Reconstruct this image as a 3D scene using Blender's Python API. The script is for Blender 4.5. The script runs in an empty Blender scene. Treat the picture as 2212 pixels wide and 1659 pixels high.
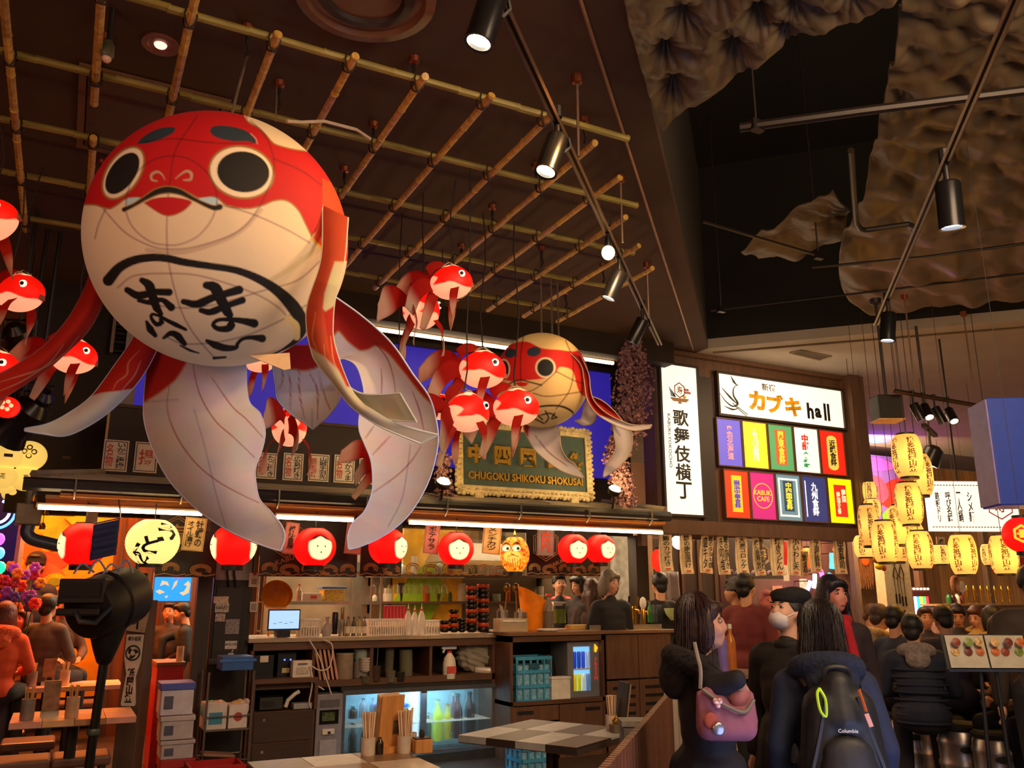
import bpy, math, random
import numpy as np
from mathutils import Vector, Matrix
random.seed(3); RNG = np.random.default_rng(5)
S = bpy.context.scene; C = S.collection
# ---------------------------------------------------------------- camera
W, H, F = 2212, 1659, 1850.0
PITCH, YAW = math.radians(14.0), math.radians(27.1)
CAM = np.array([0, 0, 1.55])
FW = np.array([math.sin(YAW)*math.cos(PITCH), math.cos(YAW)*math.cos(PITCH), math.sin(PITCH)])
RT = np.array([math.cos(YAW), -math.sin(YAW), 0.0]); UP = np.cross(RT, FW)
cd = bpy.data.cameras.new('camera'); cam = bpy.data.objects.new('camera', cd); C.objects.link(cam)
cd.sensor_width = 36; cd.lens = F/W*36; cd.clip_start = 0.05; cd.clip_end = 200
cam.matrix_world = Matrix([[RT[i], UP[i], -FW[i], CAM[i]] for i in range(3)] + [[0, 0, 0, 1]])
S.camera = cam
# ---------------------------------------------------------------- exposure, world, large lights
S.view_settings.view_transform = 'Standard'; S.view_settings.look = 'None'
S.view_settings.gamma = 1; S.view_settings.use_curve_mapping = False; S.view_settings.exposure = 0.55
wd = bpy.data.worlds.new('world'); S.world = wd; wd.use_nodes = True
wd.node_tree.nodes['Background'].inputs[0].default_value = (1.0, 0.66, 0.38, 1)
wd.node_tree.nodes['Background'].inputs[1].default_value = 0.16
def lin(c):
    c = np.array([int(c[i:i+2], 16) for i in (0, 2, 4)]) / 255 if isinstance(c, str) else np.array(c, float)
    return np.where(c <= .04045, c/12.92, ((c+.055)/1.055)**2.4)
def light(kind, loc, aim, power, col, size=.3, ang=60, blend=.6, name='lamp_or_fill'):
    d = bpy.data.lights.new(name, kind); d.energy = power; d.color = lin(col)
    if kind == 'AREA': d.size = size
    else: d.shadow_soft_size = size
    if kind == 'SPOT': d.spot_size = math.radians(ang); d.spot_blend = blend
    o = bpy.data.objects.new(name, d); C.objects.link(o); o.location = loc
    if aim is not None: o.rotation_euler = (Vector(aim)-Vector(loc)).to_track_quat('-Z', 'Y').to_euler()
    return o
# unseen area fills standing in for the hall behind the camera, one cooler
light('AREA', (0.6, -1.5, 4.2), (1.2, 5, 2.2), 62, 'ffd2a0', 2.4)
light('AREA', (-3.2, 1.6, 2.6), (.4, 4.3, 2.6), 26, 'ffae8c', 1.6)
light('AREA', (2.6, 1.6, .5), (1.4, 4.6, 2.2), 12, 'b9c6ff', 1.2)
light('AREA', (3.2, .4, 4.3), (5, 8, 1.0), 105, 'ffd9b0', 1.8)
light('SPOT', (3.0, 1.4, 1.3), (1.55, 3.7, 1.95), 70, 'a8baff', .1, 24)  # added cool spot, unseen, tints the lower tail fin
light('SPOT', (3.2, 4.4, 4.0), (4.0, 6.0, 2.9), 75, 'ffcf90', .08, 52)  # added warm spot to brighten the middle goldfish
light('SPOT', (2.3, 3.1, 4.1), (.45, 4.2, 2.75), 90, 'ffc477', .08, 58)
light('AREA', (2.6, 10.3, 3.0), (2.6, 9.2, .8), 110, 'ffe6bd', 2.6)        # the stall's kitchen
light('AREA', (5.2, 10.6, 3.0), (5.2, 9.4, .8), 85, 'ffdcae', 2.2)
light('AREA', (-.3, 10.6, 3.2), (-.4, 10.2, 0), 260, 'ff8a3c', 2.6)     # the eating room of the stall
light('AREA', (10.2, 10.5, 4.3), (9.8, 10.2, 0), 330, 'ffcf9a', 3.0)
light('AREA', (13.0, 10.8, 3.6), (14.0, 13.5, 2.4), 260, 'ffd098', 1.4)   # the hall past the sign, unseen fill added for its wood wall
light('AREA', (7.6, 6.8, 3.9), (7.9, 7.6, 2.9), 30, 'ffdcb0', 1.2)         # added unseen fill for lamp spill below the ceiling void
# ---------------------------------------------------------------- pixel <-> space
def ray(px, py): return FW*F + RT*(px-W/2) - UP*(py-H/2)
def P(px, py, X=None, Y=None, z=None, d=None):
    r = ray(px, py)
    t = (X-CAM[0])/r[0] if X is not None else (Y-CAM[1])/r[1] if Y is not None else (z-CAM[2])/r[2] if z is not None else d/F
    return CAM + r*t
def proj(p):
    v = np.asarray(p, float)-CAM; c = v@FW
    return np.stack([W/2+F*(v@RT)/c, H/2-F*(v@UP)/c], -1)
def BB(x0, y0, x1, y1, Y):                 # (centre x, base z, width, height) of a box seen in plane Y
    a, b = P(x0, (y0+y1)/2, Y=Y), P(x1, (y0+y1)/2, Y=Y)
    t, u = P((x0+x1)/2, y0, Y=Y), P((x0+x1)/2, y1, Y=Y)
    return (a[0]+b[0])/2, u[2], b[0]-a[0], t[2]-u[2]
# ---------------------------------------------------------------- materials
MATS = {}
def mat(c, r=.6, m=0., e=0., var=.12, sc=14., bump=0., name=None, st=(1, 1, 1), trans=0., alpha=1., tl=0.):
    key = (str(c), r, m, e, var, sc, bump, st, trans, alpha, tl)
    if key in MATS: return MATS[key]
    k = bpy.data.materials.new(name or 'surface'); k.use_nodes = True; n = k.node_tree.nodes; l = k.node_tree.links
    b = n['Principled BSDF']; c = lin(c)
    tc = n.new('ShaderNodeTexCoord'); mp = n.new('ShaderNodeMapping'); mp.inputs['Scale'].default_value = st
    nz = n.new('ShaderNodeTexNoise'); nz.inputs['Scale'].default_value = sc; nz.inputs['Detail'].default_value = 3
    cr = n.new('ShaderNodeValToRGB')
    cr.color_ramp.elements[0].position = .3; cr.color_ramp.elements[1].position = .7
    cr.color_ramp.elements[0].color = (*np.clip(c*(1-var), 0, 1), 1); cr.color_ramp.elements[1].color = (*np.clip(c*(1+var), 0, 1), 1)
    l.new(tc.outputs['Object'], mp.inputs[0]); l.new(mp.outputs[0], nz.inputs['Vector'])
    l.new(nz.outputs['Fac'], cr.inputs[0]); l.new(cr.outputs[0], b.inputs['Base Color'])
    b.inputs['Roughness'].default_value = r; b.inputs['Metallic'].default_value = m
    if trans: b.inputs['Transmission Weight'].default_value = trans; b.inputs['IOR'].default_value = 1.3
    if alpha < 1: b.inputs['Alpha'].default_value = alpha
    if e: b.inputs['Emission Color'].default_value = (*c, 1); b.inputs['Emission Strength'].default_value = e
    if bump:
        bp = n.new('ShaderNodeBump'); bp.inputs['Strength'].default_value = bump; bp.inputs['Distance'].default_value = .02
        l.new(nz.outputs['Fac'], bp.inputs['Height']); l.new(bp.outputs[0], b.inputs['Normal'])
    if tl:
        t = n.new('ShaderNodeBsdfTranslucent'); t.inputs[0].default_value = (*c, 1); ms = n.new('ShaderNodeMixShader'); ms.inputs[0].default_value = tl
        l.new(b.outputs[0], ms.inputs[1]); l.new(t.outputs[0], ms.inputs[2]); l.new(ms.outputs[0], n['Material Output'].inputs[0])
    MATS[key] = k; return k
def vmat(r=.7, e=0., tl=0., ww=0., dim=1.):             # colour comes from the painted cloth (mesh attribute), cloth weave from noise
    key = ('v', r, e, tl, ww, dim)
    if key in MATS: return MATS[key]
    k = bpy.data.materials.new('painted_cloth'); k.use_nodes = True; n = k.node_tree.nodes; l = k.node_tree.links
    b = n['Principled BSDF']; a = n.new('ShaderNodeVertexColor'); a.layer_name = 'Col'
    nz = n.new('ShaderNodeTexNoise'); nz.inputs['Scale'].default_value = 9; nz.inputs['Detail'].default_value = 6
    mx = n.new('ShaderNodeMix'); mx.data_type = 'RGBA'; mx.blend_type = 'MULTIPLY'; mx.inputs[0].default_value = .35
    tc = n.new('ShaderNodeTexCoord'); l.new(tc.outputs['Object'], nz.inputs['Vector'])
    l.new(a.outputs[0], mx.inputs[6]); l.new(nz.outputs['Color'], mx.inputs[7])
    l.new(a.outputs[0] if e else mx.outputs[2], b.inputs['Base Color']); b.inputs['Roughness'].default_value = r
    hs = n.new('ShaderNodeHueSaturation'); hs.inputs['Saturation'].default_value = 0
    bp = n.new('ShaderNodeBump'); bp.inputs['Strength'].default_value = .12; bp.inputs['Distance'].default_value = .02
    l.new(nz.outputs['Fac'], bp.inputs['Height']); l.new(bp.outputs[0], b.inputs['Normal'])
    if e: l.new(a.outputs[0], b.inputs['Emission Color']); b.inputs['Emission Strength'].default_value = e
    if tl:
        t = n.new('ShaderNodeBsdfTranslucent'); l.new(a.outputs[0], t.inputs[0])
        ms = n.new('ShaderNodeMixShader'); ms.inputs[0].default_value = tl
        l.new(b.outputs[0], ms.inputs[1]); l.new(t.outputs[0], ms.inputs[2]); l.new(ms.outputs[0], n['Material Output'].inputs[0])
    MATS[key] = k; return k
def wood(c, sc=3., r=.5, var=.25, ax=2): return mat(c, r, 0, 0, var, sc, .08, 'wood', tuple(1 if i == ax else 9 for i in range(3)))
# ---------------------------------------------------------------- mesh builder
class B:
    def __init__(s): s.v = []; s.f = []; s.mi = []
    def add(s, v, f, m=0):
        o = len(s.v); s.v.extend([tuple(map(float, q)) for q in v]); s.f.extend([[i+o for i in q] for q in f]); s.mi.extend([m]*len(f)); return s
    def box(s, x0, x1, y0, y1, z0, z1, m=0):
        return s.add([(x, y, z) for x in (x0, x1) for y in (y0, y1) for z in (z0, z1)],
                     [(0, 1, 3, 2), (4, 6, 7, 5), (0, 4, 5, 1), (2, 3, 7, 6), (0, 2, 6, 4), (1, 5, 7, 3)], m)
    def boxc(s, c, d, m=0, R=None):
        v = np.array([(x, y, z) for x in (-.5, .5) for y in (-.5, .5) for z in (-.5, .5)])*np.array(d)
        if R is not None: v = v@np.array(R.to_3x3()).T
        return s.add(v+np.array(c), [(0, 1, 3, 2), (4, 6, 7, 5), (0, 4, 5, 1), (2, 3, 7, 6), (0, 2, 6, 4), (1, 5, 7, 3)], m)
    def cyl(s, p0, p1, r0, r1=None, n=12, m=0, caps=True):
        return s.tube([p0, p1], [r0, r0 if r1 is None else r1], n, m, caps)
    def tube(s, pts, r, n=6, m=0, caps=True):
        p = np.array(pts, float); k = len(p); r = np.full(k, r) if np.isscalar(r) else np.array(r, float)
        t = np.gradient(p, axis=0); t /= np.linalg.norm(t, axis=1)[:, None]+1e-9
        a = np.array([0, 0, 1.]) if abs(t[0][2]) < .9 else np.array([1., 0, 0]); v = []
        for i in range(k):
            x = np.cross(a, t[i]); x /= np.linalg.norm(x)+1e-9; y = np.cross(t[i], x); a = y if abs(np.dot(t[i], t[min(i+1, k-1)])) > .2 else a
            for j in range(n):
                g = 2*math.pi*j/n; v.append(p[i]+(x*math.cos(g)+y*math.sin(g))*r[i])
        f = [(i*n+j, i*n+(j+1) % n, (i+1)*n+(j+1) % n, (i+1)*n+j) for i in range(k-1) for j in range(n)]
        if caps: f += [list(range(n))[::-1], [(k-1)*n+j for j in range(n)]]
        return s.add(v, f, m)
    def lathe(s, prof, c=(0, 0, 0), n=18, m=0, sx=1., sy=1., R=None):
        v = []; k = len(prof)
        for r, z in prof:
            for j in range(n):
                g = 2*math.pi*j/n; v.append((r*math.cos(g)*sx, r*math.sin(g)*sy, z))
        v = np.array(v)
        if R is not None: v = v@np.array(R.to_3x3()).T
        f = [(i*n+j, i*n+(j+1) % n, (i+1)*n+(j+1) % n, (i+1)*n+j) for i in range(k-1) for j in range(n)]
        f += [list(range(n))[::-1], [(k-1)*n+j for j in range(n)]]
        return s.add(v+np.array(c), f, m)
    def ell(s, c, r, n=14, m=0, R=None):
        k = max(5, n//2); pr = [(max(math.sin(math.pi*i/k), .02), -math.cos(math.pi*i/k)) for i in range(k+1)]
        v = np.array([(a*math.cos(2*math.pi*j/n)*r[0], a*math.sin(2*math.pi*j/n)*r[1], b*r[2]) for a, b in pr for j in range(n)])
        if R is not None: v = v@np.array(R.to_3x3()).T
        f = [(i*n+j, i*n+(j+1) % n, (i+1)*n+(j+1) % n, (i+1)*n+j) for i in range(k) for j in range(n)]
        f += [list(range(n))[::-1], [k*n+j for j in range(n)]]
        return s.add(v+np.array(c), f, m)
    def prism(s, poly, y0, y1, m=0):       # polygon in the local XZ plane, thick along Y
        n = len(poly); v = [(x, y0, z) for x, z in poly]+[(x, y1, z) for x, z in poly]
        return s.add(v, [list(range(n)), list(range(n, 2*n))[::-1]]+[(i, n+i, n+(i+1) % n, (i+1) % n) for i in range(n)], m)
    def slab(s, poly, z0, z1, m=0):        # polygon in XY, thick along Z
        n = len(poly); v = [(x, y, z0) for x, y in poly]+[(x, y, z1) for x, y in poly]
        return s.add(v, [list(range(n))[::-1], list(range(n, 2*n))]+[(i, (i+1) % n, n+(i+1) % n, n+i) for i in range(n)], m)
    def grid(s, G, m=0):                    # G: array (a, b, 3)
        a, b = G.shape[:2]
        return s.add(G.reshape(-1, 3), [(i*b+j, i*b+j+1, (i+1)*b+j+1, (i+1)*b+j) for i in range(a-1) for j in range(b-1)], m)
    def obj(s, name, mats, parent=None, ang=35, bev=0, col=None, solid=0, fix=True):
        me = bpy.data.meshes.new(name); me.from_pydata(s.v, [], s.f)
        mats = mats if isinstance(mats, (list, tuple)) else [mats]
        for k in mats: me.materials.append(k)
        if len(mats) > 1: me.polygons.foreach_set('material_index', s.mi)
        if fix and len(s.f) < 20000:
            import bmesh
            bm = bmesh.new(); bm.from_mesh(me); bmesh.ops.recalc_face_normals(bm, faces=bm.faces); bm.to_mesh(me); bm.free()
        if ang:
            me.polygons.foreach_set('use_smooth', [True]*len(s.f)); me.set_sharp_from_angle(angle=math.radians(ang))
        if col is not None:
            a = me.color_attributes.new('Col', 'FLOAT_COLOR', 'POINT')
            a.data.foreach_set('color', np.concatenate([col, np.ones((len(col), 1))], 1).astype(np.float32).ravel())
        o = link(name, me, parent)
        if bev:
            k = o.modifiers.new('edge', 'BEVEL'); k.width = bev; k.segments = 2; k.limit_method = 'ANGLE'
        if solid:
            k = o.modifiers.new('thick', 'SOLIDIFY'); k.thickness = solid; k.offset = 0
        return o
def link(name, me, parent=None):
    o = bpy.data.objects.new(name, me); C.objects.link(o)
    if parent is not None: o.parent = parent
    return o
def T(name, label, cat, loc=(0, 0, 0), rz=0., group=None):
    o = bpy.data.objects.new(name, None); C.objects.link(o); o.location = [float(q) for q in loc]; o.rotation_euler = (0, 0, rz)
    o.empty_display_size = .05
    return tag(o, label, cat, group)
def tag(o, label, cat, group=None):
    o['label'] = label; o['category'] = cat
    if group: o['group'] = group
    return o
def struct(o): o['kind'] = 'structure'; return o
def stuff(o): o['kind'] = 'stuff'; return o
def dup(root, loc, rz=None, label=None, scale=None):
    r = root.copy(); C.objects.link(r); r.location = loc
    if rz is not None: r.rotation_euler = rz if isinstance(rz, tuple) else (0, 0, rz)
    if label: r['label'] = label
    if scale: r.scale = (scale,)*3
    for ch in list(root.children):
        c = ch.copy(); C.objects.link(c); c.parent = r
        for g in list(ch.children):
            d = g.copy(); C.objects.link(d); d.parent = c
    return r
NTH = ['first', 'second', 'third', 'fourth', 'fifth', 'sixth', 'seventh', 'eighth', 'ninth', 'tenth', 'eleventh', 'twelfth', 'thirteenth', 'fourteenth', 'fifteenth', 'sixteenth', 'seventeenth', 'eighteenth']
INK = mat('14100e', .6, name='ink'); BLK = mat('17130f', .5, name='black_metal')
_tc = {}
def text(s, w, h, m, parent, loc=(0, 0, 0), name='lettering', bold=.012, ext=.02, bend=None, rot=0.):
    """lettering fitted to w x h, standing in the local XZ plane and facing local -Y; newlines stack."""
    if s not in _tc:
        c = bpy.data.curves.new('t', 'FONT'); c.body = s; c.align_x = 'CENTER'; c.resolution_u = 2; c.offset = bold; c.space_line = .92
        o = bpy.data.objects.new('t', c); C.objects.link(o)
        me = bpy.data.meshes.new_from_object(o.evaluated_get(bpy.context.evaluated_depsgraph_get()))
        _tc[s] = (np.array([q.co[:] for q in me.vertices]), [list(q.vertices) for q in me.polygons])
        bpy.data.objects.remove(o); bpy.data.curves.remove(c); bpy.data.meshes.remove(me)
    v, f = _tc[s]; lo, hi = v.min(0), v.max(0); q = (v-(lo+hi)/2)/np.maximum(hi-lo, 1e-6)
    x, z = q[:, 0]*w, q[:, 1]*h
    if rot: x, z = x*math.cos(rot)-z*math.sin(rot), x*math.sin(rot)+z*math.cos(rot)
    p = np.stack([x+loc[0], np.full(len(x), loc[1]), z+loc[2]], 1)
    if bend is not None: p = bend(p)
    b = B(); b.add(p, f); o = b.obj(name, m, parent, ang=0, fix=False)
    if ext: k = o.modifiers.new('thick', 'SOLIDIFY'); k.thickness = ext*min(w, h); k.offset = 0
    return o
def vtext(s): return '\n'.join(s)
# ---------------------------------------------------------------- curves and cloth painting
def crs(pts, n):                             # smooth curve through points, n samples
    p = np.array(pts, float)
    if len(p) == 2: return p[0]+(p[1]-p[0])*np.linspace(0, 1, n)[:, None]
    q = np.vstack([2*p[0]-p[1], p, 2*p[-1]-p[-2]]); L = np.concatenate([[0], np.cumsum(np.linalg.norm(np.diff(p, axis=0), axis=1))]); out = []
    for t in np.linspace(0, L[-1], n):
        i = min(max(np.searchsorted(L, t)-1, 0), len(p)-2); u = (t-L[i])/max(L[i+1]-L[i], 1e-9)
        a, b, c, d = q[i:i+4]; out.append(.5*(2*b+(c-a)*u+(2*a-5*b+4*c-d)*u*u+(3*b-a-3*c+d)*u**3))
    return np.array(out)
def seg_dist(q, line):
    best = np.full(len(q), 1e9); at = np.zeros(len(q)); n = len(line)-1
    for i in range(n):
        a, b = line[i], line[i+1]; ab = b-a; t = np.clip(((q-a)@ab)/(ab@ab+1e-9), 0, 1)
        d = np.linalg.norm(q-a-t[:, None]*ab, axis=1); k = d < best; best[k] = d[k]; at[k] = (i+t[k])/n
    return best, at
def inside(q, poly):
    r = np.zeros(len(q), bool); n = len(poly)
    for i in range(n):
        a, b = poly[i], poly[(i+1) % n]
        if a[1] == b[1]: continue
        c = ((a[1] > q[:, 1]) != (b[1] > q[:, 1])) & (q[:, 0] < (b[0]-a[0])*(q[:, 1]-a[1])/(b[1]-a[1])+a[0]); r ^= c
    return r
def blend(col, a, c): col[:] = col*(1-a[:, None])+c*a[:, None]
def fill(col, q, poly, c, soft=1.2, n=0, ok=None):
    poly = crs(list(poly)+[poly[0]], n)[:-1] if n else np.array(poly, float)
    k = np.nonzero(((q > poly.min(0)-soft) & (q < poly.max(0)+soft)).all(1) & (True if ok is None else ok > 0))[0]
    sub = col[k]; q = q[k]; okk = None
    d, _ = seg_dist(q, np.vstack([poly, poly[:1]])); d = np.where(inside(q, poly), d, -d)
    a = np.clip(d/soft*.5+.5, 0, 1); blend(sub, a, lin(c)); col[k] = sub
def stroke(col, q, pts, w, c, soft=1.2, ok=None, op=1., n=40, mul=False):
    line = crs(pts, n); mg = np.max(w)+soft
    k = np.nonzero(((q > line.min(0)-mg) & (q < line.max(0)+mg)).all(1) & (True if ok is None else ok > 0))[0]
    full, col, q = col, col[k], q[k]; d, t = seg_dist(q, line)
    w = np.interp(t, np.linspace(0, 1, len(w)), w) if not np.isscalar(w) else w
    a = np.clip((w/2-d)/soft*.5+.5, 0, 1)*op
    if mul: col = col*(1-a[:, None]*(1-lin(c)))
    else: blend(col, a, lin(c))
    full[k] = col
def ellp(cx, cy, rx, ry, deg=0, n=40):
    g = np.linspace(0, 2*math.pi, n, endpoint=False); x, y = np.cos(g)*rx, np.sin(g)*ry; a = math.radians(deg)
    return np.stack([cx+x*math.cos(a)-y*math.sin(a), cy+x*math.sin(a)+y*math.cos(a)], 1)
def blob(parts, name, m, parent, vox=.014, sm=5, col=None):
    """parts: ('c', p0, p1, r0, r1) tapered limbs and ('e', c, r[, R]) lumps, grown into one continuous surface."""
    b = B()
    for q in parts:
        if q[0] == 'c':
            p0, p1, r0, r1 = q[1:5]; b.cyl(p0, p1, r0, r1, 12); b.ell(p0, (r0,)*3, 12); b.ell(p1, (r1,)*3, 12)
        elif q[0] == 'b': b.boxc(q[1], q[2], 0, q[3] if len(q) > 3 else None)
        else: b.ell(q[1], q[2], 14, 0, q[3] if len(q) > 3 else None)
    o = b.obj(name, m, parent, ang=0)
    k = o.modifiers.new('r', 'REMESH'); k.mode = 'VOXEL'; k.voxel_size = vox; k.use_smooth_shade = True
    if sm: k = o.modifiers.new('s', 'SMOOTH'); k.iterations = sm; k.factor = .5
    me = bpy.data.meshes.new_from_object(o.evaluated_get(bpy.context.evaluated_depsgraph_get())); me.name = name
    old = o.data; o.modifiers.clear(); o.data = me; bpy.data.meshes.remove(old)
    if not me.materials: me.materials.append(m)
    me.polygons.foreach_set('use_smooth', [True]*len(me.polygons))
    return o
# ================================================================ the setting
K = np.array([6.81, 7.97]); U1 = np.array([.685, .729]); U2 = np.array([.69, -.724]); ZC = 4.55; ZG = 4.34
M_ceil = mat('4b3526', .9, var=.08, sc=3, name='ceiling_paint')
M_dark = mat('2a1d15', .8, var=.2, sc=4, name='dark_wall')
M_brown = wood('4a3226', 2.5, .6, .2)
struct(B().box(-9, 16, -4, 20, -.05, 0).obj('floor', mat('3a2a22', .45, var=.3, sc=6, name='floor_tile'), ang=0))
a = K-U1*13.5; e = K+U2*13
struct(B().slab([(-9, -4), (a[0], a[1]), (K[0], K[1]), (K[0], 20), (-9, 20)], ZC, ZC+.12).obj('ceiling', M_ceil, ang=0)); struct(B().slab([(K[0], K[1]), (e[0], e[1]), (20, e[1]), (20, 20), (K[0], 20)], ZC, ZC+.12).obj('ceiling_hall', mat('a39a90', .9, var=.06, sc=2, name='beige_ceiling'), ang=0))
M_void = mat('1a1613', .95, var=.1, sc=3, name='void_paint')
b = B()
def quad(b, p, q, z0, z1, t=.1):
    d = np.array([q[1]-p[1], p[0]-q[0]]); d = d/np.linalg.norm(d)*t
    b.slab([tuple(p), tuple(q), tuple(q+d), tuple(p+d)], z0, z1)
quad(b, K, e, ZC+.121, 7, -.1); struct(b.obj('wall_void_far', M_void, ang=0))
b = B(); quad(b, a, K, ZC+.121, 7, -.1); struct(b.obj('wall_void_near', mat('33291f', .9, name='beam_paint'), ang=0))
struct(B().slab([tuple(a), tuple(K), tuple(e), tuple(e+a-K)], 7, 7.1).obj('ceiling_void', M_void, ang=0))
p, q = P(1247, -20, z=ZC-.006), P(1497, 755, z=ZC-.006)
struct(B().tube([p, q], .011, 4).obj('trim_1', mat('b08a6a', .4, .6, name='metal_trim'), ang=0))
p, q = P(1540, 762, z=ZC-.01), P(2300, 700, z=ZC-.01)
struct(B().tube([p, q], .012, 4).obj('trim_2', mat('6a5844', .5, name='bead'), ang=0))
struct(B().box(-9, 16, 16, 16.1, 0, ZC).obj('wall_back', mat('6a4a3c', .8, var=.25, sc=1.2, name='far_wall'), ang=0))
struct(B().box(-5.2, -5.1, 2, 16, 0, ZC).obj('wall_left', mat('5a3328', .8, var=.3, sc=1.5), ang=0))
# bulkhead over the stall with its light strip, wall behind the roof
struct(B().box(1.6, 6.3, 8.0, 8.2, 4.29, ZC-.001).obj('wall_bulkhead', M_dark, ang=0))
struct(B().box(-.55, 6.35, 9.05, 9.15, 2.3, ZC-.001).obj('wall_stall', mat('241812', .8, name='stall_wall'), ang=0))
M_led = mat('ffd9a0', .4, 0, 9, 0, name='warm_led'); M_alu = mat('7d5a3c', .4, .5, name='strip_rail')
def led(label, p, q, r, group=None, rail=True, n=1):
    t = T('light_strip', label, 'light', p, 0, group); p = np.array(p); q = np.array(q)-p
    b = B(); b.boxc(q/2+np.array([0, .012, .014]), (abs(q[0])+.03, .03, .03)); b.obj('rail', M_alu, t)
    for i in range(n):
        a0, a1 = q*(i/n), q*((i+1)/n)-q/np.linalg.norm(q)*.012*(n > 1)
        B().boxc((a0+a1)/2+np.array([0, -.012, -.006]), (a1[0]-a0[0], r*2, r*2)).obj('tube', M_led, t)
p, q = P(795, 690, Y=8.24), P(1325, 770, Y=8.24)
led('long warm light strip under the dark bulkhead above the blue screen', (p[0], 8.24, 4.27), (q[0], 8.24, 4.27), .016, n=6)
# blue screen
x0, x1 = P(296, 800, Y=8.98)[0], P(1318, 830, Y=8.98)[0]
t = T('screen_panel', 'large plain blue lit screen above the stall roof', 'screen', (0, 0, 0))
B().box(x0, x1, 8.97, 9.04, 3.0, 4.36).obj('display', mat('3024aa', .5, 0, .42, .03, 2, name='blue_display'), t, 0)
b = B(); b.box(x0-.13, x0-.002, 8.9, 9.04, 2.95, 4.4); b.obj('frame_post', mat('8a7f80', .5, name='grey_frame'), t)
B().box(x0-.1, x1+.1, 8.92, 9.04, 4.362, 4.42).obj('frame_top', mat('2b2017', .6), t)
# louvres and lit pole beside the screen
t = T('louvre_panel', 'dark louvre panel of slanted slats beside the blue screen', 'louvre', (0, 0, 0))
lx, lz, lw, lh = BB(250, 640, 345, 770, 9.0)
for i in range(7): B().boxc((lx, 9.0, lz+.05+i*lh/7), (lw, .1, .02), 0, Matrix.Rotation(.6, 3, 'X')).obj('slat', mat('2a2022', .6), t, 0)
B().box(lx-lw/2-.03, lx-lw/2, 8.95, 9.04, lz, lz+lh).obj('frame', mat('7a665c', .5), t)
t = T('lit_post', 'tall slim glowing yellow post beside the louvre panel', 'light', tuple(P(232, 870, Y=9.3)))
pz = P(232, 690, Y=9.3)[2]-P(232, 870, Y=9.3)[2]
B().cyl((0, 0, 0), (0, 0, pz), .025, n=8).obj('tube', mat('ffb347', .4, 0, 1.6, 0), t); B().box(.04, .1, -.02, .04, 0, ZC-t.location[2]-.002).obj('side_rail', mat('6d5a52', .5), t); B().box(-.03, .1, -.02, .02, pz*.9, pz*.94).obj('clip', BLK, t, 0); B().box(-.03, .1, -.02, .02, pz*.1, pz*.14).obj('clip', BLK, t, 0)
# ceiling fittings
b = B()
t = T('access_hatch', 'square framed access hatch in the ceiling above the big goldfish', 'hatch')
c = [P(172, 128, z=ZC), P(500, 215, z=ZC), P(490, 330, z=ZC), P(178, 278, z=ZC)]
x0, y0, x1, y1 = c[0][0], c[1][1], c[1][0], c[3][1]+.25
for (u0, u1, w0, w1) in ((x0, x1, y0, y0+.04), (x0, x1, y1-.04, y1), (x0, x0+.04, y0+.04, y1-.04), (x1-.04, x1, y0+.04, y1-.04)):
    B().box(u0, u1, w0, w1, ZC-.02, ZC-.001).obj('frame_bar', mat('6e4a35', .5), t)
B().box(x0+.05, x1-.05, y0+.05, y1-.05, ZC-.012, ZC-.002).obj('lid', mat('54392a', .7), t)
p = P(347, 95, z=ZC); t = T('downlight', 'small round recessed downlight in the ceiling by the hatch', 'light', p)
B().lathe([(.1, 0), (.1, -.012), (.07, -.012), (.06, -.002)], n=24).obj('trim_ring', mat('7a3f35', .4), t)
B().lathe([(.035, -.006), (.03, -.016), (.001, -.016)], n=16).obj('lens', mat('ffc9b0', .3, 0, 1.2, 0), t)
p = P(790, -14, z=ZC); t = T('vent_diffuser', 'round ceiling air diffuser cut by the top of the picture', 'vent', p)
B().lathe([(.36, 0), (.36, -.03), (.31, -.035), (.29, -.01)], n=32).obj('outer_ring', mat('6a442c', .4), t)
B().lathe([(.25, -.002), (.25, -.02), (.2, -.03), (.18, -.004)], n=32).obj('inner_ring', mat('2a1c14', .5), t)
p = P(235, 90, z=ZC-.2); t = T('ceiling_camera', 'small dark ceiling camera on a drop rod near the bamboo grid', 'camera', p)
B().cyl((0, 0, .2), (0, 0, -.02), .014, n=8).obj('rod', BLK, t)
B().lathe([(.02, .0), (.03, -.02), (.034, -.08), (.02, -.1)], n=14).obj('housing', mat('5c5a4a', .4), t); B().ell((0, 0, -.1), (.024, .024, .024)).obj('dome', mat('d8b0a0', .2), t)
# bamboo grid lashed together and hung from the ceiling
M_bam = mat('c49a48', .45, var=.35, sc=5, name='bamboo', st=(6, 6, 1)); M_bam2 = mat('8a7a34', .5, var=.3, sc=5, name='green_bamboo', st=(1, 6, 6))
gt = T('bamboo_grid', 'hanging lattice of lashed bamboo poles under the dark ceiling', 'lattice')
def pole(p, q, m):
    p, q = np.array(p), np.array(q); L = np.linalg.norm(q-p); n = max(2, int(L/.36)); pts, r = [], []
    for i in range(n+1):
        c = p+(q-p)*i/n
        for dt, rr in ((-.008, .0215), (0, .0245), (.008, .0215)): pts.append(c+(q-p)/L*dt); r.append(rr)
    pts = np.array(pts); pts[:, 2] += RNG.normal(0, .002, len(pts))
    return B().tube(pts, r, 8).obj('pole', m, gt, 40)
ys = [3.98+.757*i for i in range(5)]; xs = [-.55+.394*i for i in range(14)]
spanx = [(-1.0, 2.85), (-1.2, 3.45), (-1.0, 3.95), (-1.0, 4.2), (-.95, 4.3)]
PX, PY = [], []
for (x0, x1), y in zip(spanx, ys): PX.append(pole((x0, y, ZG), (x1, y, ZG+.005), M_bam2)); 
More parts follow.
